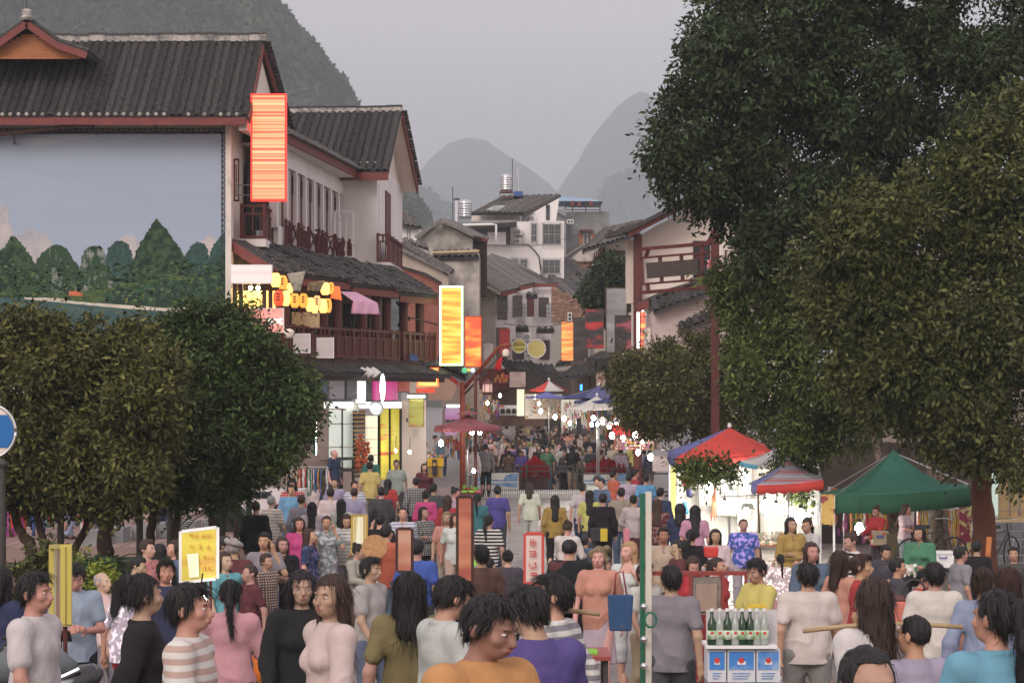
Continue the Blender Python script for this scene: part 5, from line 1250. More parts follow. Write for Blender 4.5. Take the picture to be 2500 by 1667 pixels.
# ---------------------------------------------------------------- poles with the slanting camera arm and hanging lantern
PR=mat('red_steel',(.22,.045,.025),.4,.2,3)
t=thing('camera_pole','stout reddish pole with a long slanting arm carrying a white camera','pole',(W(1129,0,72).x,72,zg(72)))
x=W(1129,0,72).x;MB().tube([(x,72,zg(72)),(x,72,W(0,932,72).z)],.085,12).build('shaft',PR,t,smooth=True)
MB().tube([W(1133,948,72),W(1216,850,71.5),W(1228,843,71.4),W(1247,842,71.3)],.055,10).build('arm',PR,t,smooth=True);MB().tube([W(1134,962,72),W(1232,858,71.5)],.03,8).build('stay',M['iron'],t,smooth=True)
MB().lathe(W(1235,868,71.4),[(.03,-.04),(.1,-.01),(.11,.08),(.09,.16),(.03,.2)],14).build('camera_housing',M['cream'],t,smooth=True);MB().lathe(W(1235,868,71.4),[(.04,-.1),(.06,-.04)],12).build('camera_dome',M['glassdark'],t)
t=thing('slim_pole','slimmer dark pole just right of the camera pole','pole',(W(1161,0,70).x,70,zg(70)))
x=W(1161,0,70).x;MB().tube([(x,70,zg(70)),(x,70,W(0,915,70).z)],.05,10).build('shaft',M['redwood'],t,smooth=True)
mb=MB();
for v in(922,929,938):mb.beam(W(1161,v,70),W(1192,v,70),.02,.02)
for u in(1170,1180,1191):mb.beam(W(u,922,70),W(u,938,70),.02,.02)
mb.build('lattice_bracket',M['redwood'],t)
t=thing('palace_lantern','hexagonal red palace lantern hanging from the lattice bracket','lantern',W(1190,965,70));c=W(1190,964,70)
MB().lathe(c,[(.1,0),(.14,.03),(.16,.08)],6).build('base',M['redwood'],t);MB().lathe(c,[(.12,.08),(.14,.1),(.14,.30),(.12,.32)],6).build('panes',mat('pink_paper',(.6,.4,.38),.7,emit=(1,.6,.5),estr=.3),t)
mb=MB()
for k in range(6):a=k*math.pi/3;mb.beam(c+Vector((math.cos(a)*.15,math.sin(a)*.15,.08)),c+Vector((math.cos(a)*.15,math.sin(a)*.15,.32)),.02,.02)
mb.build('frame',M['redwood'],t);MB().lathe(c,[(.2,.32),(.17,.36),(.05,.43),(.02,.5)],6).build('cap',M['redwood'],t)

# ---------------------------------------------------------------- paper lanterns under the pent roof
LM={}
for nm,c,e,s_ in(('amber',(.5,.2,.05),(1,.36,.05),1.7),('red',(.5,.08,.03),(1,.09,.02),1.0),('cream',(.5,.3,.15),(1,.5,.2),1.5),('bright',(.6,.4,.15),(1,.56,.14),2.6)):LM[nm]=mat(nm+'_paper',c,.7,emit=e,estr=s_*.55)
TX=mat('lantern_characters',(.12,.03,.02),.7)
LL=[(673,684,13,18,'bright'),(690,690,12,18,'amber'),(680,728,13,20,'red'),(698,728,11,20,'bright'),(720,734,12,18,'amber'),(741,734,11,18,'amber'),(757,744,11,18,'bright'),(774,739,10,18,'cream'),(789,747,11,18,'bright'),(801,746,9,18,'amber'),(794,705,12,16,'bright'),(808,704,8,15,'amber'),(707,704,9,13,'bright'),(768,752,9,14,'bright')]
posw=['under the white lit sign','beside the corner lantern','the reddest of the cluster','next to the reddest one','below the pennant on its left','below the pennant on its right','at the lowest point of the cluster','palest, in mid cluster','right of the palest one','rightmost in the lower row','in the upper row by the purple awning','rightmost in the upper row','half behind the pennant','small one tucked low between larger ones']
for(u,v,ru,rv,c),pw_ in zip(LL,posw):
    d=61.3+(u-670)/150;R=ru*d/F;Hh=rv*d/F;p=W(u,v,d)
    t=thing('paper_lantern',{'amber':'amber','red':'red','cream':'cream','bright':'brightly glowing yellow'}[c]+' paper lantern '+pw_,'lantern',p,'paper lanterns glowing under the pent roof')
    prof=[(R*.42,-Hh)]+[(R*(1-.5*abs(z/Hh)**2.6),z)for z in np.linspace(-Hh*.95,Hh*.95,11)]+[(R*.42,Hh)]
    MB().lathe(p,prof,12).build('shade',LM[c],t,smooth=True)
    mb=MB()
    for s_ in(-1,1):mb.lathe(p+Vector((0,0,s_*Hh*1.03-.01)),[(R*.55,-.01),(R*.55,.025)],10)
    mb.build('rim',M['darkwood'],t)
    MB().tube([p+Vector((0,0,Hh)),p+Vector((0,0,Hh+.16))],.006,4).build('cord',M['darkwood'],t)
    if c in('red','amber','cream'):
        for k in range(3):MB().bx(p.x-R*.3,p.x+R*.3,p.y-R-.012,p.y-R*.93,p.z+Hh*(.4-k*.35),p.z+Hh*(.6-k*.35)).build('character',TX,t)
def cloth(name,label,cat,pts,d,m,th=.01,wave=.03,group=None):
    """a hanging cloth through four traced corners (tl, tr, br, bl)"""
    rows=[]
    for i in range(8):
        a=i/7;r=[]
        for j in range(9):
            b=j/8
            u=(pts[0][0]*(1-b)+pts[1][0]*b)*(1-a)+(pts[3][0]*(1-b)+pts[2][0]*b)*a
            v=(pts[0][1]*(1-b)+pts[1][1]*b)*(1-a)+(pts[3][1]*(1-b)+pts[2][1]*b)*a
            dd=d if not isinstance(d,tuple)else d[0]+(d[1]-d[0])*a
            r.append(W(u,v,dd+wave*math.sin(j*2.1+i*.4)*(a+.2)))
        rows.append(r)
    o=MB().sheet(rows,0).build(name,m,smooth=True)
    sm_=o.modifiers.new('thickness','SOLIDIFY');sm_.thickness=th
    return tag(o,label,cat,group)if label else o
cloth('pennant','grey pointed pennant hanging in front of the lanterns','pennant',[(700,668),(746,662),(733,712),(718,712)],61.1,mat('pennant_cloth',(.33,.30,.24),.9,scale=4,col2=(.16,.14,.12),thr=(.5,.6)))
cloth('pennant','dark swallow tailed pennant right of the pointed grey one','pennant',[(752,690),(795,684),(780,712),(750,710)],61.6,mat('pennant_dark',(.16,.12,.08),.9,scale=5,col2=(.28,.2,.1),thr=(.5,.6)))
cloth('pennant','orange red pointed flag at the right of the lanterns','pennant',[(806,697),(830,700),(834,733),(808,728)],62.2,mat('flag_orange',(.7,.12,.04),.8,emit=(1,.2,.05),estr=.5))
t=cloth('purple_awning','pinkish lilac cloth awning stretched out from the gallery','awning',[(829,712),(868,713),(922,740),(862,735)],(63.6,62.6),mat('lilac_cloth',(.48,.27,.38),.9,.08,3),wave=.02)
o=cloth('awning_valance',None,None,[(862,735),(922,740),(928,768),(857,766)],62.55,bpy.data.materials['lilac_cloth'],wave=.06);o.parent=t
tag(fbo('picture_board',mat('poster_cream',(.55,.45,.28),.8,scale=9,col2=(.18,.13,.1),thr=(.52,.62)),None,712,780,762,800,63.4,.03),'cream picture board behind the gallery rail below the lanterns','poster')
tag(MB().lathe(W(706,810,61.0),[(.02,-.16),(.12,-.15),(.13,.02),(.1,.05),(.03,.08)],14).build('floodlight',M['cream'],smooth=True),'cream coloured camera housing on the gallery corner above the tree','camera')
cloth('tarpaulin','crumpled blue sheet draped over the balustrade end','cloth',[(986,862),(1018,866),(1020,882),(984,880)],69.2,mat('blue_tarp',(.07,.12,.26),.7,.2,4))
cloth('red_flag','red flag hanging below the camera arm','flag',[(1213,872),(1227,870),(1222,904),(1208,902)],76,mat('flag_red',(.55,.02,.02),.8))

# ---------------------------------------------------------------- umbrellas and canopies
def canopy(label,apex,corners,cols,valance=.2,vcols=None,pole=True,scallop=True,cat='umbrella',name='market_umbrella',sag=.1,group='market umbrellas',posth=.025,legs=False,vd=None):
    """cloth roof from an apex over corner points; one part per gore, a valance below each edge, pole and ribs"""
    ap=Vector(apex);cs=[Vector(c)for c in corners];n=len(cs);g0=sum(cs,Vector())/n
    t=thing(name,label,cat,(g0.x,g0.y,zl(g0.x,g0.y)),group)
    for i in range(n):
        a,b=cs[i],cs[(i+1)%n];m=cols[i%len(cols)]
        rows=[]
        for r in range(9):
            k=r/8;row=[]
            for j in range(9):
                s=j/8;e=a.lerp(b,s);p=ap.lerp(e,k)
                dz=-sag*math.sin(k*math.pi)*(ap-e).length*.5-.02*math.sin(s*math.pi)*k*(a-b).length
                row.append(p+Vector((0,0,dz)))
            rows.append(row)
        o=MB().sheet(rows,0).build('canopy_panel',m,t,smooth=True);sm_=o.modifiers.new('thickness','SOLIDIFY');sm_.thickness=.012
        if valance:
            rows=[]
            L=24
            for r in range(3):
                row=[]
                for j in range(L+1):
                    s=j/L;e=a.lerp(b,s)+Vector((0,0,-.02*math.sin(s*math.pi)*(a-b).length))
                    dp=valance*(.8+(.2*abs(math.sin(s*math.pi*6))if scallop else .2))
                    out_=(e-ap);out_.z=0;out_.normalize()
                    row.append(e+Vector((0,0,-dp*r/2))+out_*.02*r)
                rows.append(row)
            vm=(vcols or cols)[i%len(vcols or cols)]
            o=MB().sheet(rows,0).build('valance',vm,t,smooth=True);sm_=o.modifiers.new('thickness','SOLIDIFY');sm_.thickness=.01
        MB().beam(ap-Vector((0,0,.06)),a-Vector((0,0,.03)),.015,.015).build('rib',M['metal'],t)
        if legs:
            gz=zl(a.x,a.y);MB().beam((a.x,a.y,gz),a,.04,.04).build('leg',M['whitepaint'],t)
    if pole:MB().tube([Vector((ap.x,ap.y,zl(ap.x,ap.y))),ap],posth,10).build('pole',M['metal'],t,smooth=True);MB().lathe(ap,[(.04,0),(.05,.03),(.03,.1)],8).build('finial',M['whitepaint'],t)
    return t
CM={k:mat(k+'_canvas',c,.85,.12,2.5,bump=.1,bscale=5)for k,c in dict(red=(.50,.055,.045),blue=(.10,.105,.26),navy=(.05,.06,.16),maroon=(.24,.075,.085),white=(.55,.53,.50),green=(.032,.125,.085),deepgreen=(.022,.085,.045),cyan=(.10,.35,.48),violet=(.13,.14,.36),yellow=(.55,.42,.05)).items()}
def ring(cx,cy,cz,r,n=8,rot=.2):return[Vector((cx+r*math.cos(rot+k*2*math.pi/n),cy+r*math.sin(rot+k*2*math.pi/n),cz))for k in range(n)]
# big red and blue square umbrella
D=55
canopy('big red and blue square umbrella over the white lit booth',W(1781,1043,D+.9),[W(1650,1116,D),W(1890,1103,D),W(1868,1085,D+2.2),W(1632,1100,D+1.9)],[CM['red'],CM['red'],CM['blue'],CM['blue']],.22,sag=.02)
# pale canopy and striped umbrella right of it
stripe=bpy.data.materials.new('striped_canvas');stripe.use_nodes=True;n_=stripe.node_tree.nodes;l_=stripe.node_tree.links
g_=n_.new('ShaderNodeNewGeometry');wv=n_.new('ShaderNodeTexWave');wv.bands_direction='Z';wv.inputs['Scale'].default_value=1.9;l_.new(g_.outputs['Position'],wv.inputs['Vector'])
cr=n_.new('ShaderNodeValToRGB');cr.color_ramp.interpolation='CONSTANT';e=cr.color_ramp.elements;e.new(.3);e.new(.6);e.new(.8)
for i,c in enumerate(((.42,.16,.18),(.45,.42,.40),(.14,.17,.27),(.42,.38,.38))):e[i].position=(0,.3,.55,.8)[i];e[i].color=(*c,1)
l_.new(wv.outputs['Fac'],cr.inputs[0]);l_.new(cr.outputs[0],n_['Principled BSDF'].inputs['Base Color'])
canopy('striped umbrella with violet side and red and yellow valance',W(1925,1122,51),[W(1848,1183,50),W(2010,1172,50),W(2000,1140,52.5),W(1835,1175,51.8)],[stripe,stripe,CM['violet'],CM['violet']],.2,[CM['red'],CM['yellow'],CM['blue'],CM['violet']])
canopy('greyish white cloth canopy between the red umbrella and the striped one',W(1900,1090,54),[W(1803,1125,53),W(1850,1135,52.5),W(1960,1105,53),W(1930,1088,55)],[CM['white'],CM['white'],CM['cyan'],CM['white']],.1,[CM['cyan'],CM['white']],pole=False)
# maroon cafe umbrella with a small top tier
c=W(1140,1040,68)
t=canopy('maroon cafe umbrella with scalloped edge and small upper tier',(c.x,69,W(0,1012,69).z),ring(c.x,69,W(0,1040,68).z,.94),[CM['maroon']],.17)
rows=ring(c.x,69,W(0,1012,69).z+.02,.36)
for k in range(8):o=MB().slab([Vector((c.x,69,W(0,1001,69).z)),rows[k],rows[(k+1)%8]],(0,0,-.012)).build('upper_tier',CM['maroon'],t)
# blue double umbrella with a white one under it
c=W(1462,945,84)
canopy('wide blue umbrella, uppermost of the stacked pair on the right of the street',(c.x,84,W(0,941,84).z),ring(c.x,84,W(0,966,84).z,1.15,6,.1),[CM['blue'],CM['navy']],.08,scallop=False)
canopy('lower blue umbrella tilted beneath the wide blue one',(c.x+.2,83.6,W(0,955,83.6).z),ring(c.x+.15,83.6,W(0,978,83.6).z,1.1,6,.4),[CM['navy']],.08,scallop=False,pole=False)
canopy('off white flat umbrella below the two blue ones',(c.x-.1,83,W(0,966,83).z),ring(c.x-.1,83,W(0,995,83).z,1.2,4,.5),[CM['white']],.05,scallop=False)
c=W(1340,930,100)
canopy('red umbrella with pale panel far down the street',(c.x,100,W(0,928,100).z),ring(c.x,100,W(0,951,100).z,.8,6,.3),[CM['red'],CM['white'],CM['red']],.06,scallop=False)
c=W(1335,955,97)
canopy('violet blue umbrella just under the far red one',(c.x,97,W(0,955,97).z),ring(c.x,97,W(0,968,97).z,.95,6,.5),[CM['violet']],.06,scallop=False,pole=False)
# the green tent
DT=48
A_,B_,C_,D_=W(2036,1208,DT),W(2383,1188,DT),W(2372,1180,DT+2.4),W(2003,1203,DT+2.0)
t=canopy('green pavilion tent with a single peak over the food stall at the right',W(2180,1096,DT+1.2),[A_,B_,C_,D_],[CM['green'],CM['green'],CM['deepgreen'],CM['green']],.36,[CM['deepgreen']],pole=False,scallop=False,cat='tent',name='pavilion_tent',sag=.22,group=None,legs=True)
mb=MB()
for k in range(6):
    a=W(2040+k*56,1238+(6 if k%2 else 0),DT+.1);b=W(2096+k*56,1238+(0 if k%2 else 6),DT+.1);mb.beam(a,b,.02,.02)
mb.build('scissor_frame',M['whitepaint'],t)
def poster(label,u0,u1,v0,v1,d,m,name='poster',cat='poster',tilt=0):
    return tag(MB().slab([W(u0,v0+tilt,d),W(u1,v0,d),W(u1,v1,d),W(u0,v1+tilt*.5,d)],(0,.02,0)).build(name,m),label,cat)
poster('gold and crimson poster clipped to the left tent leg',2005,2037,1206,1280,DT-.2,mat('gold_poster',(.45,.30,.08),.5,scale=7,col2=(.22,.02,.04),thr=(.5,.6),detail=6))
poster('long shiny crimson and yellow streamer on the right tent leg',2342,2372,1238,1350,DT-.2,mat('streamer',(.20,.03,.05),.25,scale=6,col2=(.5,.48,.2),thr=(.5,.56),detail=6),name='streamer',cat='streamer')

# ---------------------------------------------------------------- bulbs
BM={}
def bulb(label,u,v,d,r=.075,warm=False,shade=False,cord=.35,stand=False):
    p=W(u,v,d);t=thing('light_bulb',label,'light bulb',p,'bare bulbs lighting the stalls')
    key=(round(r,3),warm)
    if key not in BM:
        o=MB().lathe((0,0,0),[(r*.3,-r*1.25)]+[(r*math.cos(a),r*1.2*math.sin(a))for a in np.linspace(-1.2,.9,7)]+[(r*.35,r*1.5)],10).build('glass',M['bulbwarm']if warm else M['bulb'],None,smooth=True);o.parent=t;BM[key]=o
    else:o=BM[key].copy();COL.objects.link(o);o.parent=t
    o.location=(0,0,0)
    MB().lathe(p,[(r*.38,r*1.45),(r*.4,r*2.2),(r*.15,r*2.3)],8).build('socket',M['black'],t)
    if cord:MB().tube([p+Vector((0,0,r*2.2)),p+Vector((.02,0,r*2.2+cord))],.008,4).build('cord',M['black'],t)
    if shade:MB().lathe(p+Vector((0,0,r*.9)),[(r*2.4,-.02),(r*2.0,.05),(r*.5,.14)],12).build('shade',M['whitepaint'],t)
    if stand:MB().tube([Vector((p.x,p.y+.02,zl(p.x,p.y))),p-Vector((0,-.02,r))],.015,6).build('stand',M['metal'],t)
BL=[(1077,1082,68,.11,0,'over the table with the yellow cloth'),(1153,1055,70.5,.1,0,'left of the pair on the slim pole'),(1171,1055,70.5,.1,0,'right of the pair on the slim pole'),(1157,1149,69.5,.08,0,'low on the slim pole over the fruit tray'),
      (1221,966,108,.1,0,'in front of the brown doorway'),(1190,984,100,.1,0,'left of the poster wall'),(1306,969,99,.1,1,'warm starry one below the violet umbrella'),(1316,985,97,.1,1,'warm one just below the starry one'),(1320,1004,96,.12,0,'lowest of the three in the street centre'),
      (1355,1018,92,.12,0,'first over the crowd right of the street centre'),(1377,1022,90,.12,0,'second over the crowd, beside the first'),(1391,1033,89,.1,0,'lower one beside the black loudspeaker box'),(1449,1021,82,.12,0,'top one of the three under the off white umbrella'),(1444,1036,82,.09,0,'lower left of the three under the off white umbrella'),(1458,1036,82,.09,0,'lower right of the three under the off white umbrella'),(1471,1031,81,.11,0,'right of the three under the off white umbrella'),(1487,1041,80,.1,0,'left of the white shaded lamp'),(1505,1033,80,.1,0,'near the hanging clothes under the tree'),
      (1494,1064,77,.13,0,'bright low one at the left of the red banner'),(1521,1071,76,.12,0,'at the rack of small bottles'),(1551,1062,76,.13,0,'slanting one over the middle of the bottle rack'),(1569,1076,75,.11,0,'right of the slanting one over the bottle rack'),(1558,1104,72,.11,0,'pear shaped one hanging low before the crowd'),(1589,1116,70,.13,0,'hanging beside the pale placard'),
      (1731,1187,54.5,.09,0,'at the leftmost portrait sheet'),(1770,1192,54.5,.08,0,'second from the left in the white booth'),(1820,1168,54.5,.12,0,'highest in the white booth'),(1769,1238,54,.11,0,'below the two portrait bulbs'),(1867,1237,53,.12,0,'among the left bead strings'),(1895,1245,52.6,.11,0,'among the right bead strings'),(1932,1247,52,.08,0,'beside the large bright one near the tent'),(1955,1262,51.5,.14,0,'large bright one near the left tent leg'),(1822,1250,54,.09,0,'low centre of the white booth'),
      (2098,1291,46.5,.10,0,'large pear shaped one inside the green tent'),(966,1100,68,.06,1,'small warm one by the craft stall'),(1000,1104,67.5,.06,0,'small white one by the craft stall'),(812,905,64,.05,0,'tiny one over the mauve sign'),(776,985,62.5,.05,0,'tiny one at the tree edge'),(1620,975,76,.05,1,'small warm one high in the dark tree'),(1590,1003,76,.05,1,'small orange one lower in the dark tree')]
BL=[(u,v,d,r*(.6 if d>66 else .85),w,l)for(u,v,d,r,w,l)in BL]
ord_=('first','second','third','fourth','fifth','sixth','seventh','eighth','ninth','tenth')
for i in range(10):  # two invented bulb chains, added to light up the far lane
    BL.append((1288+i*13,1012-i*3+(i%3)*5,138-i*4,.07,i%2,ord_[i]+' in the added far chain along the right stalls'));BL.append((1196+i*9,1000-(i%4)*6,118+i*3,.05,1,ord_[i]+' in the added far chain by the left shops'))
for(u,v,d,r,w,l)in BL:bulb('bare bulb '+l,u,v,d,r,bool(w),shade=(u in(1505,1487,1471)),stand=(u in(1153,1157)))

# ---------------------------------------------------------------- stalls and goods on the right of the street
pal=[(.5,.06,.05),(.55,.5,.42),(.07,.12,.3),(.45,.3,.06),(.05,.2,.12),(.35,.08,.25),(.6,.58,.55),(.12,.08,.06),(.5,.2,.08)]
GMS=[mat('goods_%s'%n2,c,.6,.25,6)for n2,c in zip(('red','cream','blue','ochre','green','plum','white','brown','orange'),pal)]
def goods(label,u0,u1,v0,v1,d,n=60,size=(3,6),kind='box',par=None,ms=None,cat='goods'):
    """small goods, each colour one joined stuff part because single pieces are too small to pick apart"""
    ms=ms or GMS;t=par or thing('goods_display',label,cat,W((u0+u1)/2,v1,d))
    mb=MB()
    for i in range(n):
        u=rnd.uniform(u0,u1);v=rnd.uniform(v0,v1);s1=rnd.uniform(*size)*d/F;mb.mi=rnd.randrange(len(ms));p=W(u,v,d+rnd.uniform(-.2,.2))
        if kind=='box':mb.box(p,(s1,s1*.6,s1*rnd.uniform(.6,1.6)))
        elif kind=='hang':mb.add([p,p+Vector((s1,rnd.uniform(-.02,.02),0)),p+Vector((s1*.8,.02,-s1*3)),p+Vector((s1*.2,.02,-s1*3.2))],[(0,1,2,3)]);mb.add([p+Vector((0,.02,0)),p+Vector((s1*.2,.04,-s1*3.2)),p+Vector((s1*.8,.04,-s1*3)),p+Vector((s1,.03,0))],[(0,1,2,3)])
        else:mb.lathe(p,[(s1*.3,-s1*.4),(s1*.5,0),(s1*.3,s1*.4)],6)
    mb.build('small_goods',ms,t,kind='stuff');return t
def rack_shelves(label,u0,u1,v0,v1,d,nsh,m=None,n=60,size=(2,4)):
    t=thing('goods_shelf',label,'shelf',W((u0+u1)/2,v1,d));m=m or M['orangewood']
    for i in range(nsh+1):v=v0+(v1-v0)*i/nsh;fbo('shelf',m,t,u0,u1,v,v+1.5,d,.35)
    for u in(u0,u1-1.5):fbo('upright',m,t,u,u+1.5,v0,v1,d,.35)
    mb=MB();
    for i in range(nsh):
        vb=v0+(v1-v0)*(i+1)/nsh;u=u0+2
        while u<u1-3:
            w=rnd.uniform(*size);h=(v1-v0)/nsh*rnd.uniform(.4,.8);a=W(u,vb,d);b=W(u+w*.85,vb-h,d);mb.mi=rnd.randrange(len(GMS));mb.bx(a.x,b.x,d+.02,d+.12,a.z,b.z);u+=w
    mb.build('small_goods',GMS,t,kind='stuff');return t
rack_shelves('rack of small colourful bottles behind the red banner bulbs',1500,1608,1068,1096,75.5,4,n=80)
poster('red cloth banner with dark lettering behind the bottle rack',1492,1545,1036,1062,78,mat('red_banner',(.5,.03,.03),.8,scale=8,col2=(.05,.02,.02),thr=(.56,.6)),'banner','banner')
poster('pale placard with red and green print by the railing',1593,1632,1112,1150,69,streak('placard_print',[(.35,(.5,.12,.12)),(.5,(.62,.52,.5)),(.75,(.65,.6,.57))],0,6,.4,5),'placard','placard')
poster('tilted brown signboard with red strokes under the dark awning',1455,1480,905,942,98,mat('tilt_sign',(.35,.3,.26),.8,scale=10,col2=(.3,.04,.03),thr=(.5,.55)),'signboard','sign',tilt=4)
poster('small bright blue lit sign under the dark awning',1416,1422,938,953,99,mat('blue_lit',(.05,.2,.8),.5,emit=(.05,.3,1),estr=2.2),'lit_sign','sign')
poster('pale blue lit panel behind the off white umbrella',1424,1462,985,1002,90,mat('paleblue_lit',(.4,.7,.8),.5,.2,5,emit=(.5,.85,1),estr=.7),'lit_sign','sign')
poster('small square pinkish poster board over the left shops',1244,1283,908,945,106,streak('shop_poster',[(.3,(.25,.15,.13)),(.6,(.42,.33,.3)),(.8,(.55,.5,.45))],.15,1.5,1.5,5),'poster_board','poster')
poster('pink lit panel behind the maroon umbrella',1086,1122,996,1024,76,streak('pinklit',[(.3,(.75,.2,.6)),(.6,(.85,.45,.8)),(.85,(1,.9,1))],.5,3,1,5),'lit_sign','sign')
poster('lower pink lit panel under the maroon umbrella edge',1086,1116,1044,1063,76,bpy.data.materials['pinklit'],'lit_sign','sign')
poster('white lit strip above the pink panel',1090,1124,988,994,75.5,M['tubelight'],'tube_lamp','lamp')
t=thing('poster_wall','white board of four dark haired portrait posters in the far street','poster',W(1235,1012,105));fbo('board',M['whitepaint'],t,1206,1262,989,1014,105,.08);fbo('heading',CM['red'],t,1208,1232,990,993,104.95,.03)
for k in range(4):fbo('portrait_sheet',GMS[1],t,1208+k*14,1219+k*14,996,1013,104.9,.04);MB().lathe(W(1213+k*14,1002,104.85),[(.09,-.12),(.1,0),(.06,.08)],10,sq=.2).build('portrait_hair',M['black'],t)
lit=mat('lit_backdrop',(.75,.72,.62),.8,.25,1.5)
t=thing('lane_stalls','warm lit row of far stalls closing the street view','stall',W(1290,1020,150));fbo('rear_wall',mat('warm_wall',(.42,.33,.22),.9,scale=2,col2=(.2,.13,.08),detail=8),t,1170,1420,940,1040,152,.2);goods('',1172,1418,950,1030,150.5,160,(3,7),'hang',t);goods('',1172,1418,950,1030,150,120,(2,5),'box',t)
t=thing('dark_backdrop','added dark backdrop with hung cloth behind the green tent','building',W(2200,1330,60)*Vector((1,1,0)));fbo('rear_wall',mat('backdrop_shade',(.055,.045,.04),.9,scale=2,col2=(.11,.08,.06)),t,2000,2420,1080,1330,58.5,.3);goods('',2010,2415,1180,1300,58,150,(5,12),'hang',t)  # dark wall added to give the shade behind the tent
t=thing('toy_stall','far stall stacked with pale toys and lit by warm bulbs','stall',W(1340,1020,100));fbo('rear_wall',lit,t,1282,1372,962,1022,101,.1);goods('',1285,1370,965,1020,100.4,90,(3,7),'ball',t,[GMS[1],GMS[6],GMS[0],GMS[3]])
fbo('counter',M['whitepaint'],t,1300,1336,1012,1022,98,.5)
t=thing('ornament_stall','stall crowded with hanging ornaments left of the black loudspeaker box','stall',W(1400,1030,92));fbo('rear_wall',lit,t,1370,1440,975,1045,94,.1);goods('',1372,1438,978,1040,93,120,(2,4.5),'hang',t);fbo('upright',M['orangewood'],t,1434,1440,990,1050,92.5,.2)
t=thing('speaker_box','tall black loudspeaker box standing among the crowd','loudspeaker',W(1412,1060,88));fbo('box',M['black'],t,1407,1419,1020,1060,88,.3);MB().lathe(W(1413,1032,87.99),[(.06,0),(.07,.02)],12,ax=(Vector((1,0,0)),Vector((0,0,1)),Vector((0,-1,0)))).build('cone',M['iron'],t)
t=thing('clothes_stall','stall of patterned shirts and hats under the off white umbrella','stall',W(1500,1060,84));fbo('rear_wall',mat('stall_back',(.25,.2,.17),.9,.4,2),t,1440,1600,980,1075,86,.1);goods('',1442,1560,985,1050,85.5,110,(5,9),'hang',t)
fbo('upright',M['orangewood'],t,1561,1572,1012,1080,84.5,.2);fbo('upright',M['redwood'],t,1523,1527,1030,1080,84.4,.1)
# torso display forms
for(u,v,l,m_)in((1584,1040,'flowery dress on a display form under the dark tree',GMS[6]),(1602,1045,'black and white dress on a display form under the dark tree',GMS[7])):
    t=thing('display_dress',l,'dress',W(u,v+30,75));MB().lathe(W(u,v,75),[(.17,-.42),(.12,-.2),(.09,-.02),(.13,.14),(.11,.26),(.03,.3)],12,sq=.6).build('dress',mat('print_%d'%u,(.5,.42,.38),.9,scale=14,col2=(.06,.06,.12),thr=(.45,.55)),t,smooth=True)
t=goods('dense hanging goods on the left shop front past the maroon umbrella',1180,1215,975,1010,103,70,(3,6),'hang')
t=goods('hanging bags and trinkets on the wall left of the slim pole',1084,1150,985,1100,79.5,130,(4,8),'hang')
t=goods('shelves of trinkets glinting behind the left bulbs',1175,1205,1040,1070,85,60,(2,4),'box')
t=goods('yellow corn and red pepper strings over the red awning',1205,1240,908,925,104,30,(2,4),'hang',ms=[GMS[3],GMS[0]])
for(u,v,r,c,l)in((1134,904,7,'green','green balloon lamp under the orange sign'),(1154,904,6,'white','white balloon lamp under the orange sign'),(1144,903,4,'yellow','yellow balloon lamp between the green and white ones')):
    tag(MB().lathe(W(u,v,73),[(.02,-r*73/F)]+[(r*73/F*math.cos(a),r*73/F*math.sin(a))for a in np.linspace(-1.3,1.3,8)],14).build('balloon_lamp',mat(c+'_globe',{'green':(.1,.5,.25),'white':(.8,.85,1),'yellow':(.7,.6,.1)}[c],.3,emit={'green':(.1,.6,.3),'white':(.8,.85,1),'yellow':(.8,.6,.1)}[c],estr=.5),smooth=True),l,'lamp')

# ---------------------------------------------------------------- white booth with portrait sheets
BT=thing('white_booth','brilliantly lit white booth with portrait sheets and hanging crafts','stall',(W(1800,0,56).x,56,zg(56)))
wsheet=mat('white_sheet',(.80,.80,.74),.9,.06,2)
fbo('rear_cloth',wsheet,BT,1655,2000,1122,1330,56,.05)
for(u0,u1,v0,v1)in((1705,1745,1150,1235),(1748,1800,1165,1260),(1802,1835,1140,1215),(1800,1850,1215,1300)):
    s_=cloth('portrait_cloth',None,None,[(u0,v0),(u1,v0+2),(u1-1,v1),(u0+1,v1-2)],55.6,wsheet,wave=.02);s_.parent=BT;s_.location=-Vector(BT.location)
    um,vm,r=(u0+u1)/2,v0+(v1-v0)*.42,(u1-u0)*.3
    gsk=mat('pencil_grey',(.30,.29,.27),.9,scale=14,col2=(.6,.6,.57),thr=(.4,.6))if 'pencil_grey' not in bpy.data.materials else bpy.data.materials['pencil_grey']
    vs=[W(um+r*math.cos(a)*(1 if math.sin(a)<0 else .8),vm+r*1.25*math.sin(a),55.5)for a in np.linspace(0,2*math.pi,18)[:-1]]
    MB().slab(vs,(0,.01,0)).build('drawn_head',gsk,BT)
    vs=[W(um+q[0]*r,vm+q[1]*r,55.49)for q in((-1.3,-.5),(-1,-.8),(-.8,-1.5),(.8,-1.5),(1,-.8),(1.4,-.5),(0,-.65))];MB().slab(vs,(0,.01,0)).build('drawn_hat',mat('pencil_dark',(.12,.12,.11),.9)if 'pencil_dark' not in bpy.data.materials else bpy.data.materials['pencil_dark'],BT)
fbo('post',M['whitepaint'],BT,1633,1637,1135,1330,55,.05);fbo('post',M['whitepaint'],BT,1651,1655,1135,1330,54.6,.05)
mb=MB();mb.tube([W(1680,1172,55),W(1790,1183,55),W(1840,1182,55)],.012,6);mb.tube([W(1760,1212,54.8),W(1870,1207,54.8)],.015,6);mb.tube([W(1762,1180,54.8),W(1760,1215,54.8)],.012,6);mb.build('hanging_rail',M['iron'],BT)
tag(fbo('vertical_banner',mat('yellow_banner',(.62,.58,.18),.8,emit=(1,.95,.4),estr=.15),None,1638,1650,1140,1280,54.8,.02),'narrow pale yellow vertical banner at the booth post ending in the letter m','banner')
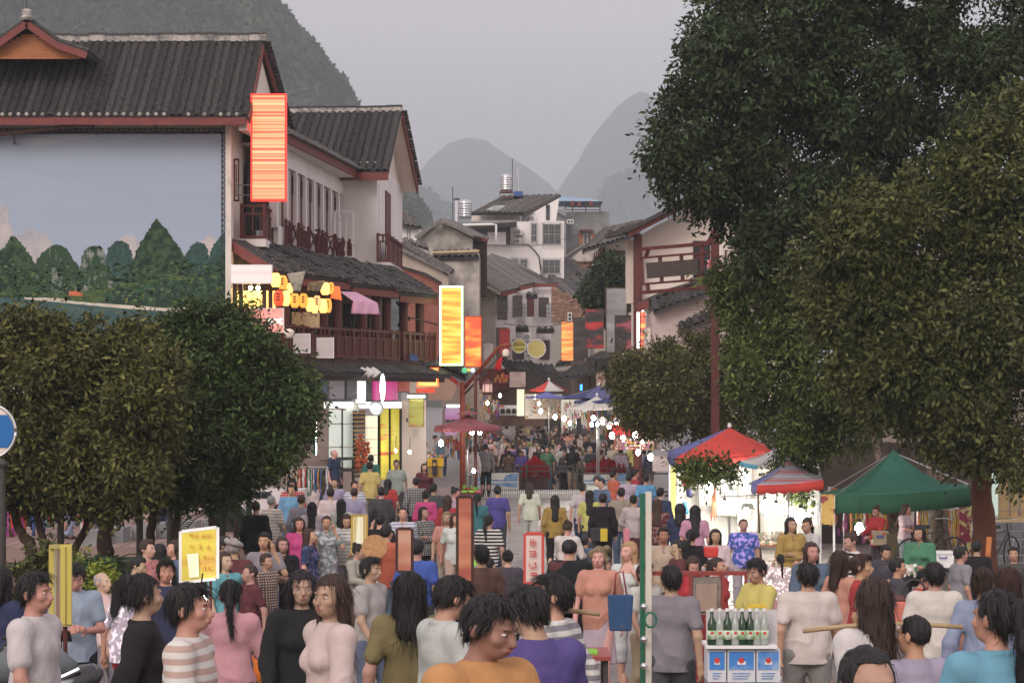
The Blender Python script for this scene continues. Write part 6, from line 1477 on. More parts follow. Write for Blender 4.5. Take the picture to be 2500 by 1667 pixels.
bn=[o for o in bpy.data.objects if o.name.startswith('vertical_banner')][0]
text('m',W(1652,1240,54.7),.13,M['black'],bn,bold=True)
for(u,v,c,l)in((1672,1178,'red','red stuffed stocking hanging at the booth corner'),(1687,1180,'white','grey stuffed stocking beside the red one'),(1680,1200,'navy','navy stuffed stocking below the red one'),(1671,1240,'cyan','sky blue stuffed stocking low on the booth post'),(1664,1252,'navy','black slipper hanging beside the sky blue stocking')):
    tag(MB().tube([W(u,v-12,54.5),W(u+1,v-2,54.4),W(u+3,v+8,54.4),W(u+10,v+12,54.4)],[.05,.06,.07,.035],10).build('stocking',CM[c],smooth=True),l,'stocking','stuffed stockings on the booth post')
for(u,v,l)in((1698,1150,'upper red ball charm in the leaves'),(1680,1155,'lower red ball charm in the leaves')):
    tag(MB().lathe(W(u,v,54.4),[(.02,-.07),(.06,-.03),(.07,.02),(.03,.07)],10).build('red_charm',CM['red'],smooth=True),l,'charm','red charms over the booth')
mb=MB()
for k in range(7):mb.tube([W(1746+rnd.uniform(-3,3),1180+rnd.uniform(0,12),54.3),W(1743+rnd.uniform(-9,9),1225,54.2),W(1742+rnd.uniform(-8,8),1255+rnd.uniform(0,18),54.2)],.012,5)
tag(mb.build('leather_straps',mat('brown_leather',(.22,.08,.035),.5,.2,6)),'bunch of brown leather straps hanging before the sheets','straps')
goods('curtain of bead strings left of the large bulb',1850,1880,1205,1270,53.2,90,(1.5,3),'ball');goods('curtain of bead strings near the tent leg',1885,1925,1205,1265,52.8,90,(1.5,3),'ball')
t=thing('craft_table','table heaped with pale wrapped goods in the white booth','table',(W(1870,0,51).x,51,zg(51)));fbo('table_top',M['orangewood'],t,1830,1960,1330,1334,50.5,1.0)
for u in(1834,1955):
    for yy in(50.6,51.4):x=W(u,0,50.5).x;MB().bx(x-.03,x+.03,yy,yy+.06,zg(51),W(0,1334,50.5).z).build('leg',M['orangewood'],t)
goods('heap of pale green and cream packets on the booth table',1835,1955,1300,1330,50.9,140,(3,7),'box',ms=[GMS[1],GMS[6],mat('pale_green',(.4,.5,.3),.5),GMS[3]])
# vertical scroll with characters
t=thing('scroll','white vertical scroll with black characters beside the tent','scroll',W(1984,1290,52));fbo('paper',M['whitepaint'],t,1972,1994,1210,1280,52,.015)
for i,ch in enumerate('洗不掉色'):text(ch,W(1982,1228+i*13,51.97),.11,M['black'],t)

# ---------------------------------------------------------------- left stalls: clothes rails
def clothes_rail(label,u0,u1,v0,v1,d,n,seed=1,garments=True):
    r=random.Random(seed);a=W(u0,v0,d);b=W(u1,v0,d);z0=zl(a.x,d)
    t=thing('clothes_rail',label,'clothes rail',((a.x+b.x)/2,d,z0))
    MB().tube([a,b],.015,6).build('rail',M['metal'],t)
    for x in(a.x,b.x):MB().tube([(x,d,z0),(x,d,a.z)],.018,6).build('upright',M['metal'],t)
    for i in range(n):
        x=a.x+(b.x-a.x)*(i+.5)/n;L=(v1-v0)*d/F*r.uniform(.7,1.05);w=(b.x-a.x)/n*r.uniform(.9,1.5);y0=d+r.uniform(-.03,.03)
        rows=[[(x+(j/3-.5)*w*(.5+.5*min(1,k*.6))+r.uniform(-.01,.01),y0+r.uniform(-.05,.05),a.z-.04-L*k/5)for j in range(4)]for k in range(6)]
        o=MB().sheet(rows).build('hanging_garment',GMS[r.randrange(len(GMS))],t,smooth=True)
        s_=o.modifiers.new('thickness','SOLIDIFY');s_.thickness=.02
clothes_rail('rail of patterned scarves beside the bald man at the shop corner',700,800,1140,1215,56,34,3)
clothes_rail('long rail of red and pink garments behind the left trees',-40,110,1200,1310,50,26,4);clothes_rail('rail of mixed bright garments behind the thick leaning trunk',112,235,1195,1290,53,22,5)
t=goods('red scarves bunched on a pole at the left edge',20,50,1180,1260,49,40,(6,12),'hang',ms=[CM['red']],cat='scarves')
t=thing('parasol_strip','green and white hanging strip at the edge of the left tree','banner',W(768,1100,58));fbo('strip',CM['green'],t,765,771,1040,1110,58,.02);fbo('pale_edge',M['tubelight'],t,771.2,773,1030,1110,58,.02)
# shoe rack
t=thing('shoe_rack','rack of dark shoes against the pale glass panels','shoe rack',pn.P(832,1170,.3))
for v in(1122,1150):
    sh('shelf',M['iron'],806,864,v,v+1.5,.2,.5,par=t)
    mb=MB()
    for i in range(18):p=pn.P(808+i*3.1,v-2,.35);mb.lathe(p,[(.035,-.03),(.045,0),(.02,.05)],6)
    mb.build('shoes',M['black'],t,kind='stuff')
for u in(806,863):sh('upright',M['iron'],u,u+1.5,1118,1190,.2,.25,par=t)
t=thing('draped_table','table with bright yellow cloth and a dark hanging scroll','table',(W(1070,0,66).x,66,zl(W(1070,0,66).x,66)))
fbo('cloth',mat('yellow_cloth',(.62,.36,.03),.8,.12,3),t,1043,1082,1118,1138,66,.7);fbo('table_front',mat('ochre_front',(.33,.2,.05),.8,.2,3),t,1046,1078,1138,1165,66.05,.6);fbo('scroll',M['black'],t,1055,1066,1121,1160,65.93,.05)
MB().lathe(W(1060.5,1133,65.92),[(.05,0),(.05,.01)],10,ax=(Vector((1,0,0)),Vector((0,0,1)),Vector((0,-1,0)))).build('emblem',GMS[3],t)
goods('books and trinkets laid out on the yellow cloth table',1045,1085,1112,1117,66.3,30,(3,7),'box')
t=thing('fruit_tray','tray of green, red and pink bowls on a low stand under the slim pole','tray',(W(1150,0,62).x,62,zg(62)));fbo('tray',M['redwood'],t,1122,1178,1203,1208,61.6,.7)
for x_ in(1128,1172):x=W(x_,0,62).x;MB().bx(x-.02,x+.02,61.8,61.84,zg(62),W(0,1208,62).z).build('leg',M['redwood'],t)
for(u,c,r)in((1136,(.25,.6,.08),.12),(1152,(.4,.65,.1),.1),(1168,(.75,.12,.2),.1)):MB().lathe(W(u,1202,61.8),[(r*.5,-.02),(r,.05),(r*.9,.05),(r*.4,0)],12).build('bowl',mat('bowl_%d'%u,c,.4),t,smooth=True)
goods('red and green goods heaped on the tray of bowls',1128,1165,1186,1199,62,26,(3,8),'box',ms=[CM['red'],mat('leafy',(.1,.3,.05),.7),M['black']])

# ---------------------------------------------------------------- van, road sign
t=thing('white_van','white van parked side on behind the left crowd','van',(W(610,0,52).x,52,.65))
vw=mat('van_paint',(.62,.57,.56),.3,.04,1,spec=.5);x0,x1=W(528,0,52).x,W(735,0,52).x;z0=.95;z1=W(0,1197,52).z
mb=MB();P2=[(x0,z0),(x0,z0+.55),(x0+.12,z0+.75),(x0+.45,z1-.02),(x1,z1),(x1,z0)]
mb.slab([(x,52,z)for x,z in P2],(0,1.6,0));mb.build('body',vw,t)
for(u0,u1)in((585,612),(616,660)):fbo('window',M['glassdark'],t,u0,u1,1200,1216,51.98,.04)
for u in(560,690):MB().lathe(W(u,1290,51.95)*Vector((1,1,0))+Vector((0,0,.97)),[(.31,-.1),(.31,.1)],20,ax=(Vector((1,0,0)),Vector((0,0,1)),Vector((0,1,0)))).build('wheel',M['black'],t)
fbo('door_seam',M['iron'],t,613.5,614.5,1198,1260,51.99,.02);fbo('sill_stripe',M['grill'],t,530,735,1252,1255,51.99,.02)
t=thing('road_sign','round white rimmed sign with a blue band at the left edge','sign',(W(-10,0,34).x,34,zg(34)))
ax=(Vector((1,0,0)),Vector((0,0,1)),Vector((0,1,0)));c=W(-28,1053,34);R=66*34/F
MB().lathe(c,[(R,0),(R,.05)],40,ax=ax).build('disc',M['cream'],t)
mb=MB();mb.tube([c+Vector((R*math.cos(a),0,R*math.sin(a)))for a in np.linspace(0,2*math.pi,41)],.022,8);mb.build('rim',M['metal'],t,smooth=True)
vs=[c+Vector((R*.93*math.cos(a),-.012,R*.93*math.sin(a)))for a in list(np.linspace(-.7,.72,14))+list(np.linspace(math.pi-.72,math.pi+.7,14))]
MB().slab(vs,(0,.01,0)).build('blue_band',mat('sign_blue',(.01,.12,.36),.4,.08,3),t);MB().tube([(c.x,34.08,zg(34)),(c.x,34.08,c.z+R)],.05,10).build('post',M['iron'],t)
t=thing('round_table','small round topped wooden pedestal table by the cycad','table',(W(577,0,46).x,46,.55));c=W(577,1217,46);MB().lathe(c,[(.15,-.04),(.16,-.02),(.15,0)],20).build('table_top',M['darkwood'],t);MB().lathe((c.x,c.y,0),[(.07,0),(.05,c.z-.06)],10).build('pedestal',M['darkwood'],t)

# ---------------------------------------------------------------- right: shops, steps, boxes, trunks
t=thing('tiled_shop','shop front with golden tiled piers behind the right tree trunk','building',(W(2470,0,58).x,58,1.1))
gt=mat('golden_tile',(.42,.30,.14),.35,.15,3);
fbo('wall',M['tan'],t,2100,2700,600,1290,62,.5)
for(u0,u1)in((2424,2436),(2438,2464),(2470,2488),(2492,2560)):
    pass
for j in range(5):
    for(u0,u1)in((2440,2463),(2468,2486),(2492,2540)):fbo('tile',gt,t,u0,u1-1,1080+j*42,1120+j*42,59,.08)
fbo('door_glass',mat('bright_glass',(.6,.68,.62),.2,.1,1,emit=(.8,1,.9),estr=.35),t,2422,2437,1150,1270,59.5,.05);fbo('floor',gt,t,2400,2560,1275,1300,56,4)
t=thing('stone_steps','grey stone steps rising to the tiled shop at the right edge','steps',(W(2480,0,50).x,50,0))
for k in range(6):
    v0=1395-k*20
    for j in range(5):a=W(2425+j*34+k*2,v0,49+k*.45);b=W(2457+j*34+k*2,v0-19,49+k*.45);MB().bx(a.x,b.x,a.y,a.y+.44,-.1,b.z+rnd.uniform(-.005,.005)).build('step_block',M['concrete'],t)
def storage_box(label,u0,u1,v0,v1,d,m):
    t=thing('storage_box',label,'storage box',W((u0+u1)/2,v1,d),'plastic storage boxes by the tent');a=W(u0,v1,d);b=W(u1,v0,d);i=(b.x-a.x)*.05;dp=.4
    mb=MB();mb.add([(a.x+i,d,a.z),(b.x-i,d,a.z),(b.x-i,d+dp,a.z),(a.x+i,d+dp,a.z),(a.x,d,b.z),(b.x,d,b.z),(b.x,d+dp,b.z),(a.x,d+dp,b.z)],[(0,1,5,4),(1,2,6,5),(2,3,7,6),(3,0,4,7),(0,3,2,1),(4,5,6,7)]);mb.build('tub',m,t)
    MB().bx(a.x-.02,b.x+.02,d-.02,d+dp+.02,b.z+.001,b.z+.035).build('lid',M['whitepaint'],t)
    MB().tube([(a.x+i*7,d-.03,b.z-.03),(a.x+i*7,d-.05,b.z-.06),(b.x-i*7,d-.05,b.z-.06),(b.x-i*7,d-.03,b.z-.03)],.01,6).build('handle',mat('blue_handle',(.02,.04,.3),.4)if 'blue_handle' not in bpy.data.materials else bpy.data.materials['blue_handle'],t)
storage_box('white lidded plastic box, the higher of two by the tent',2272,2330,1352,1385,40,M['whitepaint']);storage_box('pinkish lidded plastic box, the lower of two by the tent',2216,2278,1372,1420,38,mat('pink_tub',(.5,.3,.3),.4))
t=thing('carton','printed cardboard carton standing inside the tent','carton',W(2165,1390,45));fbo('box',mat('cardboard',(.36,.31,.20),.8,.15,3),t,2134,2170,1297,1330,45.5,.35);fbo('print',mat('carton_print',(.10,.12,.3),.8),t,2140,2157,1306,1313,45.48,.01);fbo('red_print',CM['red'],t,2155,2163,1300,1304,45.48,.01)
poster('dark green and brown display board leaning inside the tent',2165,2190,1303,1370,45.2,mat('board_gb',(.10,.06,.035),.6,scale=2,col2=(.05,.09,.03)),'display_board','board')
# cloth bolts hanging behind the tent
clothes_rail('row of long hanging trousers and cloth behind the green tent',2240,2345,1240,1330,55,22,9);clothes_rail('row of pale garments hanging in the tent shade',2060,2150,1242,1300,55,12,10)
def bicycle(label,u,v,d,s=1,yaw=0.3):
    c=W(u,v,d);t=thing('bicycle',label,'bicycle',c,'bicycles parked by the tent');ax0=Vector((math.cos(yaw),math.sin(yaw),0));Z=Vector((0,0,1))
    for sx in(-.5,.5):
        o_=c+ax0*sx+Z*.33
        wl_=MB().tube([o_+ax0*.32*math.cos(a)+Z*.32*math.sin(a)for a in np.linspace(0,2*math.pi,25)],.018,6).build('wheel',M['black'],t,smooth=True)
        mb=MB()
        for k in range(10):a=k*math.pi/5;mb.tube([o_,o_+ax0*.31*math.cos(a)+Z*.31*math.sin(a)],.003,3)
        mb.build('spokes',M['metal'],wl_,kind='stuff')
    q=lambda a,b:c+ax0*a+Z*b
    mb=MB();
    for a,b in(((-.5,.33),(-.15,.3)),((-.15,.3),(-.22,.8)),((-.5,.33),(-.2,.72)),((-.15,.3),(.33,.72)),((-.2,.72),(.33,.78)),((.3,.9),(.5,.33))):mb.tube([q(*a),q(*b)],.016,6)
    mb.build('frame',M['iron'],t);side_=Vector((-ax0.y,ax0.x,0))
    MB().tube([q(.28,.98)+side_*.26,q(.34,1.0)+side_*.1,q(.34,1.0)-side_*.1,q(.28,.98)-side_*.26],.012,6).build('handlebar',M['metal'],t);MB().box(q(-.22,.86),(.25,.14,.06),(ax0,side_,Z)).build('saddle',M['black'],t)
bicycle('bicycle with chrome handlebar parked behind the tent trunks',2275,1400,44,yaw=.5);bicycle('bicycle half hidden behind the thick reddish trunk',2440,1395,46,yaw=.9)
# ---------------------------------------------------------------- people: bodies and clothes grown from distance fields, meshed with OpenVDB
import openvdb as vdb
class Field:
    def __init__(s,h,lo=(-.62,-.62,-.02),hi=(.62,.50,1.86)):
        s.h=h;s.lo=np.array(lo);s.n=np.ceil((np.array(hi)-s.lo)/h).astype(int)+1
        s.D=np.full(s.n,.3,np.float32)
        s.ax=[s.lo[i]+h*np.arange(s.n[i])for i in range(3)]
    def _blk(s,lo,hi):
        a=np.clip(np.floor((np.array(lo)-s.lo)/s.h).astype(int),0,s.n);b=np.clip(np.ceil((np.array(hi)-s.lo)/s.h).astype(int)+1,0,s.n)
        sl=tuple(slice(a[i],b[i])for i in range(3))
        X,Y,Z=np.meshgrid(*[s.ax[i][sl[i]]for i in range(3)],indexing='ij');return sl,X,Y,Z
    def _u(s,sl,d,k):
        a=s.D[sl];h=np.clip(.5+.5*(d-a)/k,0,1);s.D[sl]=d*(1-h)+a*h-k*h*(1-h)
    def cap(s,a,b,r0,r1,k=.02,sy=1.0):
        a=np.array(a,float);b=np.array(b,float);m=max(r0,r1)+k+.03;lo=np.minimum(a,b)-m;hi=np.maximum(a,b)+m
        sl,X,Y,Z=s._blk(lo,hi);P=np.stack([X-a[0],(Y-a[1])/sy,Z-a[2]],-1);d=b-a;d=np.array([d[0],d[1]/sy,d[2]])
        t=np.clip(P@d/max(d@d,1e-9),0,1);q=P-t[...,None]*d;s._u(sl,np.sqrt((q**2).sum(-1))-(r0+(r1-r0)*t),k)
    def ell(s,c,r,k=.02,R=None,sub=False):
        c=np.array(c,float);r=np.array(r,float);m=r.max()+k+.03;sl,X,Y,Z=s._blk(c-m,c+m)
        P=np.stack([X-c[0],Y-c[1],Z-c[2]],-1)
        if R is not None:P=P@R
        q=np.sqrt(((P/r)**2).sum(-1));g=np.sqrt(((P/r**2)**2).sum(-1))+1e-6;d=q*(q-1)/g
        if sub:s.D[sl]=np.maximum(s.D[sl],-d)
        else:s._u(sl,d,k)
    def full(s):return np.meshgrid(*s.ax,indexing='ij')
    def mesh(s,name,m,smooth=True):
        g=vdb.FloatGrid(.3);g.copyFromArray(s.D);g.transform=vdb.createLinearTransform(s.h)
        P,Q=g.convertToQuads(0.0);P=P+s.lo
        me=bpy.data.meshes.new(name);me.vertices.add(len(P));me.vertices.foreach_set('co',P.astype(np.float32).ravel())
        Q=Q[:,::-1]if False else Q
        me.loops.add(Q.size);me.loops.foreach_set('vertex_index',Q.astype(np.int32).ravel());me.polygons.add(len(Q));me.polygons.foreach_set('loop_start',np.arange(0,Q.size,4,dtype=np.int32));me.polygons.foreach_set('use_smooth',np.ones(len(Q),bool))
        me.materials.append(m);me.update(calc_edges=True);return me
def rotM(yaw,pitch):
    return np.array((Matrix.Rotation(yaw,3,'Z')@Matrix.Rotation(pitch,3,'X')))
NECK=np.array([0,.01,1.48])
def hp(p,R,off):return(R@(np.array(p)-NECK))+NECK+off
def _n3(X,Y,Z,f,seed):
    r=0
    for a,b,c,p,q in((1,.31,.42,1.3,.9),(-.38,1,.27,2.1,1.4),(.22,-.35,1,.7,2.3),(.71,.64,-.58,3.1,.2)):
        r=r+np.sin(f*(a*X+b*Y+c*Z)+p*seed+1.7*np.sin(f*.53*(c*X-a*Y+b*Z)+q+seed))
    return r/4
def fold(X,Y,Z,a,seed=0):
    n=_n3(X*1.0,Y,Z*.75,26,seed);r=1-np.abs(_n3(X,Y,Z*.55,17,seed+3))*2.2
    return a*(.75*n-.8*np.clip(r,0,1)**3)
POSES={
 # left/right: elbow, wrist, finger direction ; legs: knee, ankle for each side
 'stand':dict(el=(.235,.03,1.13),wl=(.245,-.03,.89),er=(-.235,.03,1.13),wr=(-.25,-.04,.90)),
 'walk':dict(el=(.24,.10,1.14),wl=(.25,.10,.90),er=(-.24,-.05,1.14),wr=(-.235,-.18,.93),kl=(.10,-.12,.50),al=(.10,-.20,.10),kr=(-.10,-.01,.48),ar=(-.10,.22,.14)),
 'walk2':dict(el=(.25,-.06,1.14),wl=(.23,-.20,.96),er=(-.24,.10,1.14),wr=(-.26,.10,.90),kl=(.10,.02,.48),al=(.10,.24,.15),kr=(-.10,-.13,.50),ar=(-.10,-.18,.10),yaw=.45),
 'phone':dict(el=(.23,-.03,1.13),wl=(.08,-.24,1.13),er=(-.23,-.03,1.13),wr=(-.08,-.24,1.12),yaw=0,pitch=.38,fl=(-.4,-.7,.25),fr=(.4,-.7,.25)),
 'call':dict(el=(.29,-.05,1.20),wl=(.135,-.06,1.50),er=(-.24,.03,1.13),wr=(-.22,-.10,.92),fl=(-.2,.1,1)),
 'fold':dict(el=(.225,-.02,1.13),wl=(-.05,-.19,1.17),er=(-.225,-.02,1.13),wr=(.06,-.21,1.13),fl=(-1,.2,.1),fr=(1,.2,.1)),
 'bag':dict(el=(.24,-.03,1.14),wl=(.15,-.16,1.33),er=(-.24,.04,1.13),wr=(-.26,.0,.89),yaw=-.35,fl=(-.5,0,.8)),
 'reach':dict(el=(.23,-.12,1.15),wl=(.17,-.34,1.05),er=(-.23,-.1,1.16),wr=(-.15,-.30,1.12),yaw=.3,pitch=.3,fl=(-.1,-1,0),fr=(.1,-1,0)),
 'sit':dict(el=(.22,-.10,1.14),wl=(.10,-.30,1.12),er=(-.22,-.10,1.14),wr=(-.12,-.30,1.10),kl=(.12,-.42,.93),al=(.12,-.44,.52),kr=(-.12,-.42,.93),ar=(-.12,-.44,.52),yaw=-.2,pitch=.2,fl=(-.3,-1,0),fr=(.3,-1,0)),
}
def leg(p,s):
    k=p.get('kl' if s>0 else 'kr',(.10*s,-.015,.48));a=p.get('al' if s>0 else 'ar',(.10*s,.02,.09));return(.095*s,0,.91),k,a
def arm(p,s,w=0):
    return(.182*s-w*s,.0,1.405),p['el' if s>0 else 'er'],p['wl' if s>0 else 'wr']
def torso(F_,g,female,k=.045):
    F_.ell((0,.005,.96),(.165+g,.115+g,.125),k);F_.ell((0,-.005,1.10),((.125 if female else .145)+g,.098+g,.16),k)
    F_.ell((0,.0,1.29),((.155 if female else .172)+g,.108+g,.17),k);F_.cap((-.15,.005,1.408),(.15,.005,1.408),.06+g*.8,.06+g*.8,k)
    F_.cap((0,.02,1.40),(0,.012,1.47),.075+g*.5,.055+g*.3,k)
    if female:F_.ell((.068,-.085,1.27),(.06+g*.5,.05+g*.5,.06),.03);F_.ell((-.068,-.085,1.27),(.06+g*.5,.05+g*.5,.06),.03)
def make_body(pose,h,female):
    p=POSES[pose];f=Field(h);torso(f,-.004,female)
    for s in(1,-1):
        a,b,c=leg(p,s);f.cap(a,b,.085,.055,.03);f.cap(b,c,.055,.038,.02);f.ell((c[0],c[1]+.03,c[2]+.22),(.05,.055,.11),.03)
        f.cap((c[0],c[1]+.02,c[2]-.04),(c[0]+.015*s,c[1]-.16,c[2]-.055),.036,.028,.02)
        a,b,c=arm(p,s,.01);f.cap(a,b,.052 if not female else .044,.038,.035);f.cap(b,c,.040,.026,.02)
        fd=np.array(p.get('fl' if s>0 else 'fr',tuple((np.array(c)-np.array(b))*(1,1,1)+(0,-.02,0))),float);fd/=np.linalg.norm(fd)
        sd=np.cross(fd,(s,.2,.1));sd/=np.linalg.norm(sd);c=np.array(c,float);pn_=np.cross(fd,sd)
        f.cap(c,c+fd*.075,.026,.034,.02,sy=1)
        for i,(o_,L)in enumerate(((-.030,.070),(-.010,.080),(.011,.076),(.030,.060))):
            b0=c+fd*.085+sd*o_;m1=b0+fd*L*.5+pn_*.006;f.cap(b0,m1,.0105,.0095,.004);f.cap(m1,m1+fd*L*.42+pn_*.02,.0095,.008,.004)
        f.cap(c+fd*.03-sd*.028,c+fd*.075-sd*.06+pn_*.01,.014,.011,.008)
    R=rotM(p.get('yaw',0),p.get('pitch',0));H=lambda q:hp(q,R,0)
    f.cap((0,.015,1.42),H((0,.005,1.56)),.056 if not female else .048,.05 if not female else .043,.02)
    f.ell(H((0,.012,1.645)),(.073,.093,.090),.02,R);f.ell(H((0,-.028,1.605)),(.058,.068,.090),.02,R);f.ell(H((0,-.055,1.555)),(.040,.042,.034),.025,R)
    for s in(1,-1):
        f.ell(H((s*.079,.012,1.615)),(.012,.020,.032),.008,R);f.ell(H((s*.040,-.068,1.60)),(.026,.022,.022),.02,R)
        f.ell(H((s*.032,-.112,1.628)),(.021,.020,.014),.01,R,sub=True)
    f.cap(H((0,-.098,1.625)),H((0,-.112,1.594)),.010,.016,.012);f.cap(H((-.028,-.088,1.650)),H((.028,-.088,1.650)),.012,.012,.012)
    f.cap(H((-.016,-.098,1.566)),H((.016,-.098,1.566)),.010,.010,.008)
    return f.mesh('body',SKIN)
def make_top(pose,h,kind,female,m):
    p=POSES[pose];f=Field(h);torso(f,.016 if kind!='jacket' else .03,female,.05)
    g=.018 if kind!='jacket' else .028
    for s in(1,-1):
        a,b,c=arm(p,s,.015);a=np.array(a);b=np.array(b);c=np.array(c)
        if kind in('tee','dress'):f.cap(a,a+(b-a)*.62,.052+g,.046+g,.045)
        elif kind in('shirt','jacket'):f.cap(a,b,.052+g,.042+g,.045);f.cap(b,b+(c-b)*.88,.042+g,.030+g,.02)
    hem=.83 if kind!='dress' else .50
    if pose=='sit':hem=.88
    f.cap((0,.003,1.10),(0,.003,hem-.05),.145+g,.165+g+(.05 if kind=='dress' else 0),.06,sy=.74)
    X,Y,Z=f.full();f.D+=fold(X,Y,Z,.0165,len(pose)).astype(np.float32)*np.clip((1.42-Z)*5,.2,1)
    arms_mask=(np.abs(X)<.2)
    f.D=np.where(arms_mask|(Z>1.0),np.maximum(f.D,(hem-Z)),f.D)
    if kind!='tank':nr=.066
    else:nr=.095
    f.D=np.maximum(f.D,np.where(Z>1.38,nr-np.sqrt(X**2+(Y-.0)**2*1.0)+(1.44-Z)*.5,-1));f.D=np.maximum(f.D,Z-1.49)
    if kind in('shirt','jacket'):
        for i in range(9):
            a0=.6+i*.62 if False else-1.0+i*.57;a1=a0+.57;q=lambda a:(math.cos(a)*.068,.012+math.sin(a)*.066,1.462+.018*math.sin(a))
            f.cap(q(a0),q(a1),.013,.013,.008)
    return f.mesh('shirt' if kind!='dress' else 'dress',m)
def make_bottom(pose,h,kind,m):
    p=POSES[pose];f=Field(h)
    f.ell((0,.005,.95),(.178,.128,.13),.04)
    cut={'trousers':.09,'capri':.30,'shorts':.52}.get(kind,.45)
    if kind=='skirt':f.cap((0,.0,.95),(0,0,.45),.155,.21,.05,sy=.8)
    else:
        for s in(1,-1):
            a,b,c=leg(p,s);f.cap(a,b,.102,.078,.03);f.cap(b,c,.078,.060,.03)
    X,Y,Z=f.full();f.D+=fold(X,Y,Z,.007,3).astype(np.float32)
    f.D=np.maximum(f.D,Z-.99)
    if pose!='sit':f.D=np.maximum(f.D,cut-Z)
    else:f.D=np.maximum(f.D,.56-Z)
    return f.mesh('trousers' if kind!='skirt' else 'skirt',m)
def make_shoe():
    f=Field(.009,(-.12,-.25,-.02),(.12,.15,.2));f.cap((0,.035,.045),(.01,-.15,.035),.046,.040,.02);f.cap((0,.03,.06),(0,.03,.10),.045,.042,.02)
    X,Y,Z=f.full();f.D=np.maximum(f.D,np.maximum(-Z,Z-.11));return f.mesh('shoe',SHOE)
def make_hair(kind,h):
    f=Field(h,(-.2,-.2,1.15),(.2,.3,1.86))
    g={'short':.009,'buzz':.004,'balding':.004}.get(kind,.010)
    f.ell((0,.014,1.648),(.075+g,.095+g,.093+g),.02)
    if kind=='short':f.ell((.01,-.045,1.718),(.05,.04,.024),.03)
    if kind=='curly':
        for i in range(60):
            a=i*2.4;z=1.60+.13*((i*.618)%1);r=.092;f.ell((math.cos(a)*r*.95,.02+math.sin(a)*r*1.1,z),(.03,.03,.028),.012)
    if kind in('long','bob'):
        L=.26 if kind=='long' else .1
        f.cap((0,.055,1.66),(0,.105,1.50-L),.085,.075 if kind=='long' else .07,.03,sy=.55)
        for s in(1,-1):f.cap((s*.07,.02,1.66),(s*.082,.03,1.50-L*.8),.03,.028,.03)
    if kind=='ponytail':f.ell((0,.115,1.68),(.03,.03,.03),.02);f.cap((0,.125,1.68),(.01,.15,1.52),.028,.03,.02);f.cap((.01,.15,1.52),(-.01,.13,1.28),.03,.012,.02)
    if kind=='bun':f.ell((0,.10,1.71),(.045,.04,.042),.015)
    X,Y,Z=f.full()
    st=.0035 if kind in('buzz','balding')else .006
    f.D+=(st*(np.sin(X*180+Z*30)*np.sin(Y*150+Z*20)+.6*np.sin(X*95-Y*60))).astype(np.float32)
    hl={'short':1.690,'buzz':1.700,'balding':1.9,'curly':1.69}.get(kind,1.695)
    side=.04 if kind in('short','buzz','balding')else .03
    face=np.minimum(np.minimum(-(Y+side)*1.0,hl-Z+np.clip(-Y-.03,-1,0)*.0),1)  # positive inside the face cut-out
    f.D=np.maximum(f.D,np.where(Y<-side,np.minimum(-(Y+side),hl-Z),-1))
    low={'short':1.56,'buzz':1.57,'balding':1.56,'curly':1.53,'ponytail':1.57,'bun':1.57}.get(kind)
    if low:
        base=(low-Z)+np.clip(.06-Y,0,1)*.7 if kind!='curly' else low-Z
        f.D=np.maximum(f.D,np.where(np.sqrt(X**2+(Y-.12)**2)<(.09 if kind=='ponytail' else 0),-1,base))
    if kind=='balding':f.D=np.maximum(f.D,Z-1.675-np.clip(Y,0,.1)*.3)
    me=f.mesh('hair',HAIR)
    if kind=='balding' or h>.009:return me
    nv=len(me.vertices);co=np.empty(nv*3,np.float32);me.vertices.foreach_get('co',co);co=co.reshape(-1,3);no=np.empty(nv*3,np.float32);me.vertices.foreach_get('normal',no);no=no.reshape(-1,3)
    if(no*(co-[0,.01,1.62])).sum()<0:no=-no
    rr=np.random.default_rng(5);N=900 if kind!='buzz' else 160;idx=rr.choice(nv,N);P0=co[idx];n0=no[idx]
    L={'short':.045,'curly':.035,'buzz':.015,'bun':.05,'ponytail':.06}.get(kind,.13)*rr.uniform(.6,1.3,(N,1));dn=np.array([0,.25,-1.0])+rr.normal(0,.16,(N,3));tg=dn-n0*(dn*n0).sum(1)[:,None];tg/=np.linalg.norm(tg,axis=1)[:,None]+1e-6
    if kind=='short':tg[P0[:,2]>1.70]+=np.array([0,-1.1,.2]);
    sd=np.cross(tg,n0);sd/=np.linalg.norm(sd,axis=1)[:,None]+1e-6;wd=rr.uniform(.0012,.0032,(N,1));V=[];K=5
    for k in range(K):
        s_=k/(K-1);c=P0+tg*L*s_+n0*(.003+.005*math.sin(s_*2.6))+np.array([0,0,-.012])*s_*s_;w_=wd*(1-.75*s_);V+=[c-sd*w_,c+sd*w_]
    V=np.stack(V,1).reshape(-1,3);Q=np.array([[i*2*K+2*k,i*2*K+2*k+1,i*2*K+2*k+3,i*2*K+2*k+2]for i in range(N)for k in range(K-1)])
    bm=bmesh.new();bm.from_mesh(me);vs=[bm.verts.new(v)for v in V]
    for q in Q:bm.faces.new([vs[i]for i in q])
    bm.to_mesh(me);bm.free();me.polygons.foreach_set('use_smooth',[True]*len(me.polygons));return me
SKIN=mat('skin',(.5,.3,.2),.55,.10,7,objcol=True,coord='obj',spec=.35,sss=.0)
HAIR=mat('hair_strands',(.02,.015,.012),.62,.35,30,objcol=True,coord='obj',bump=.5,bscale=60,stretch=(1,1,.2),spec=.4)
SHOE=mat('shoe_leather',(.04,.03,.03),.5,.3,8)
CLOTH={'plain':mat('cloth_plain',(.5,.5,.5),.92,.16,6,objcol=True,coord='obj',bump=.8,bscale=9,stretch=(1,1,.6))}
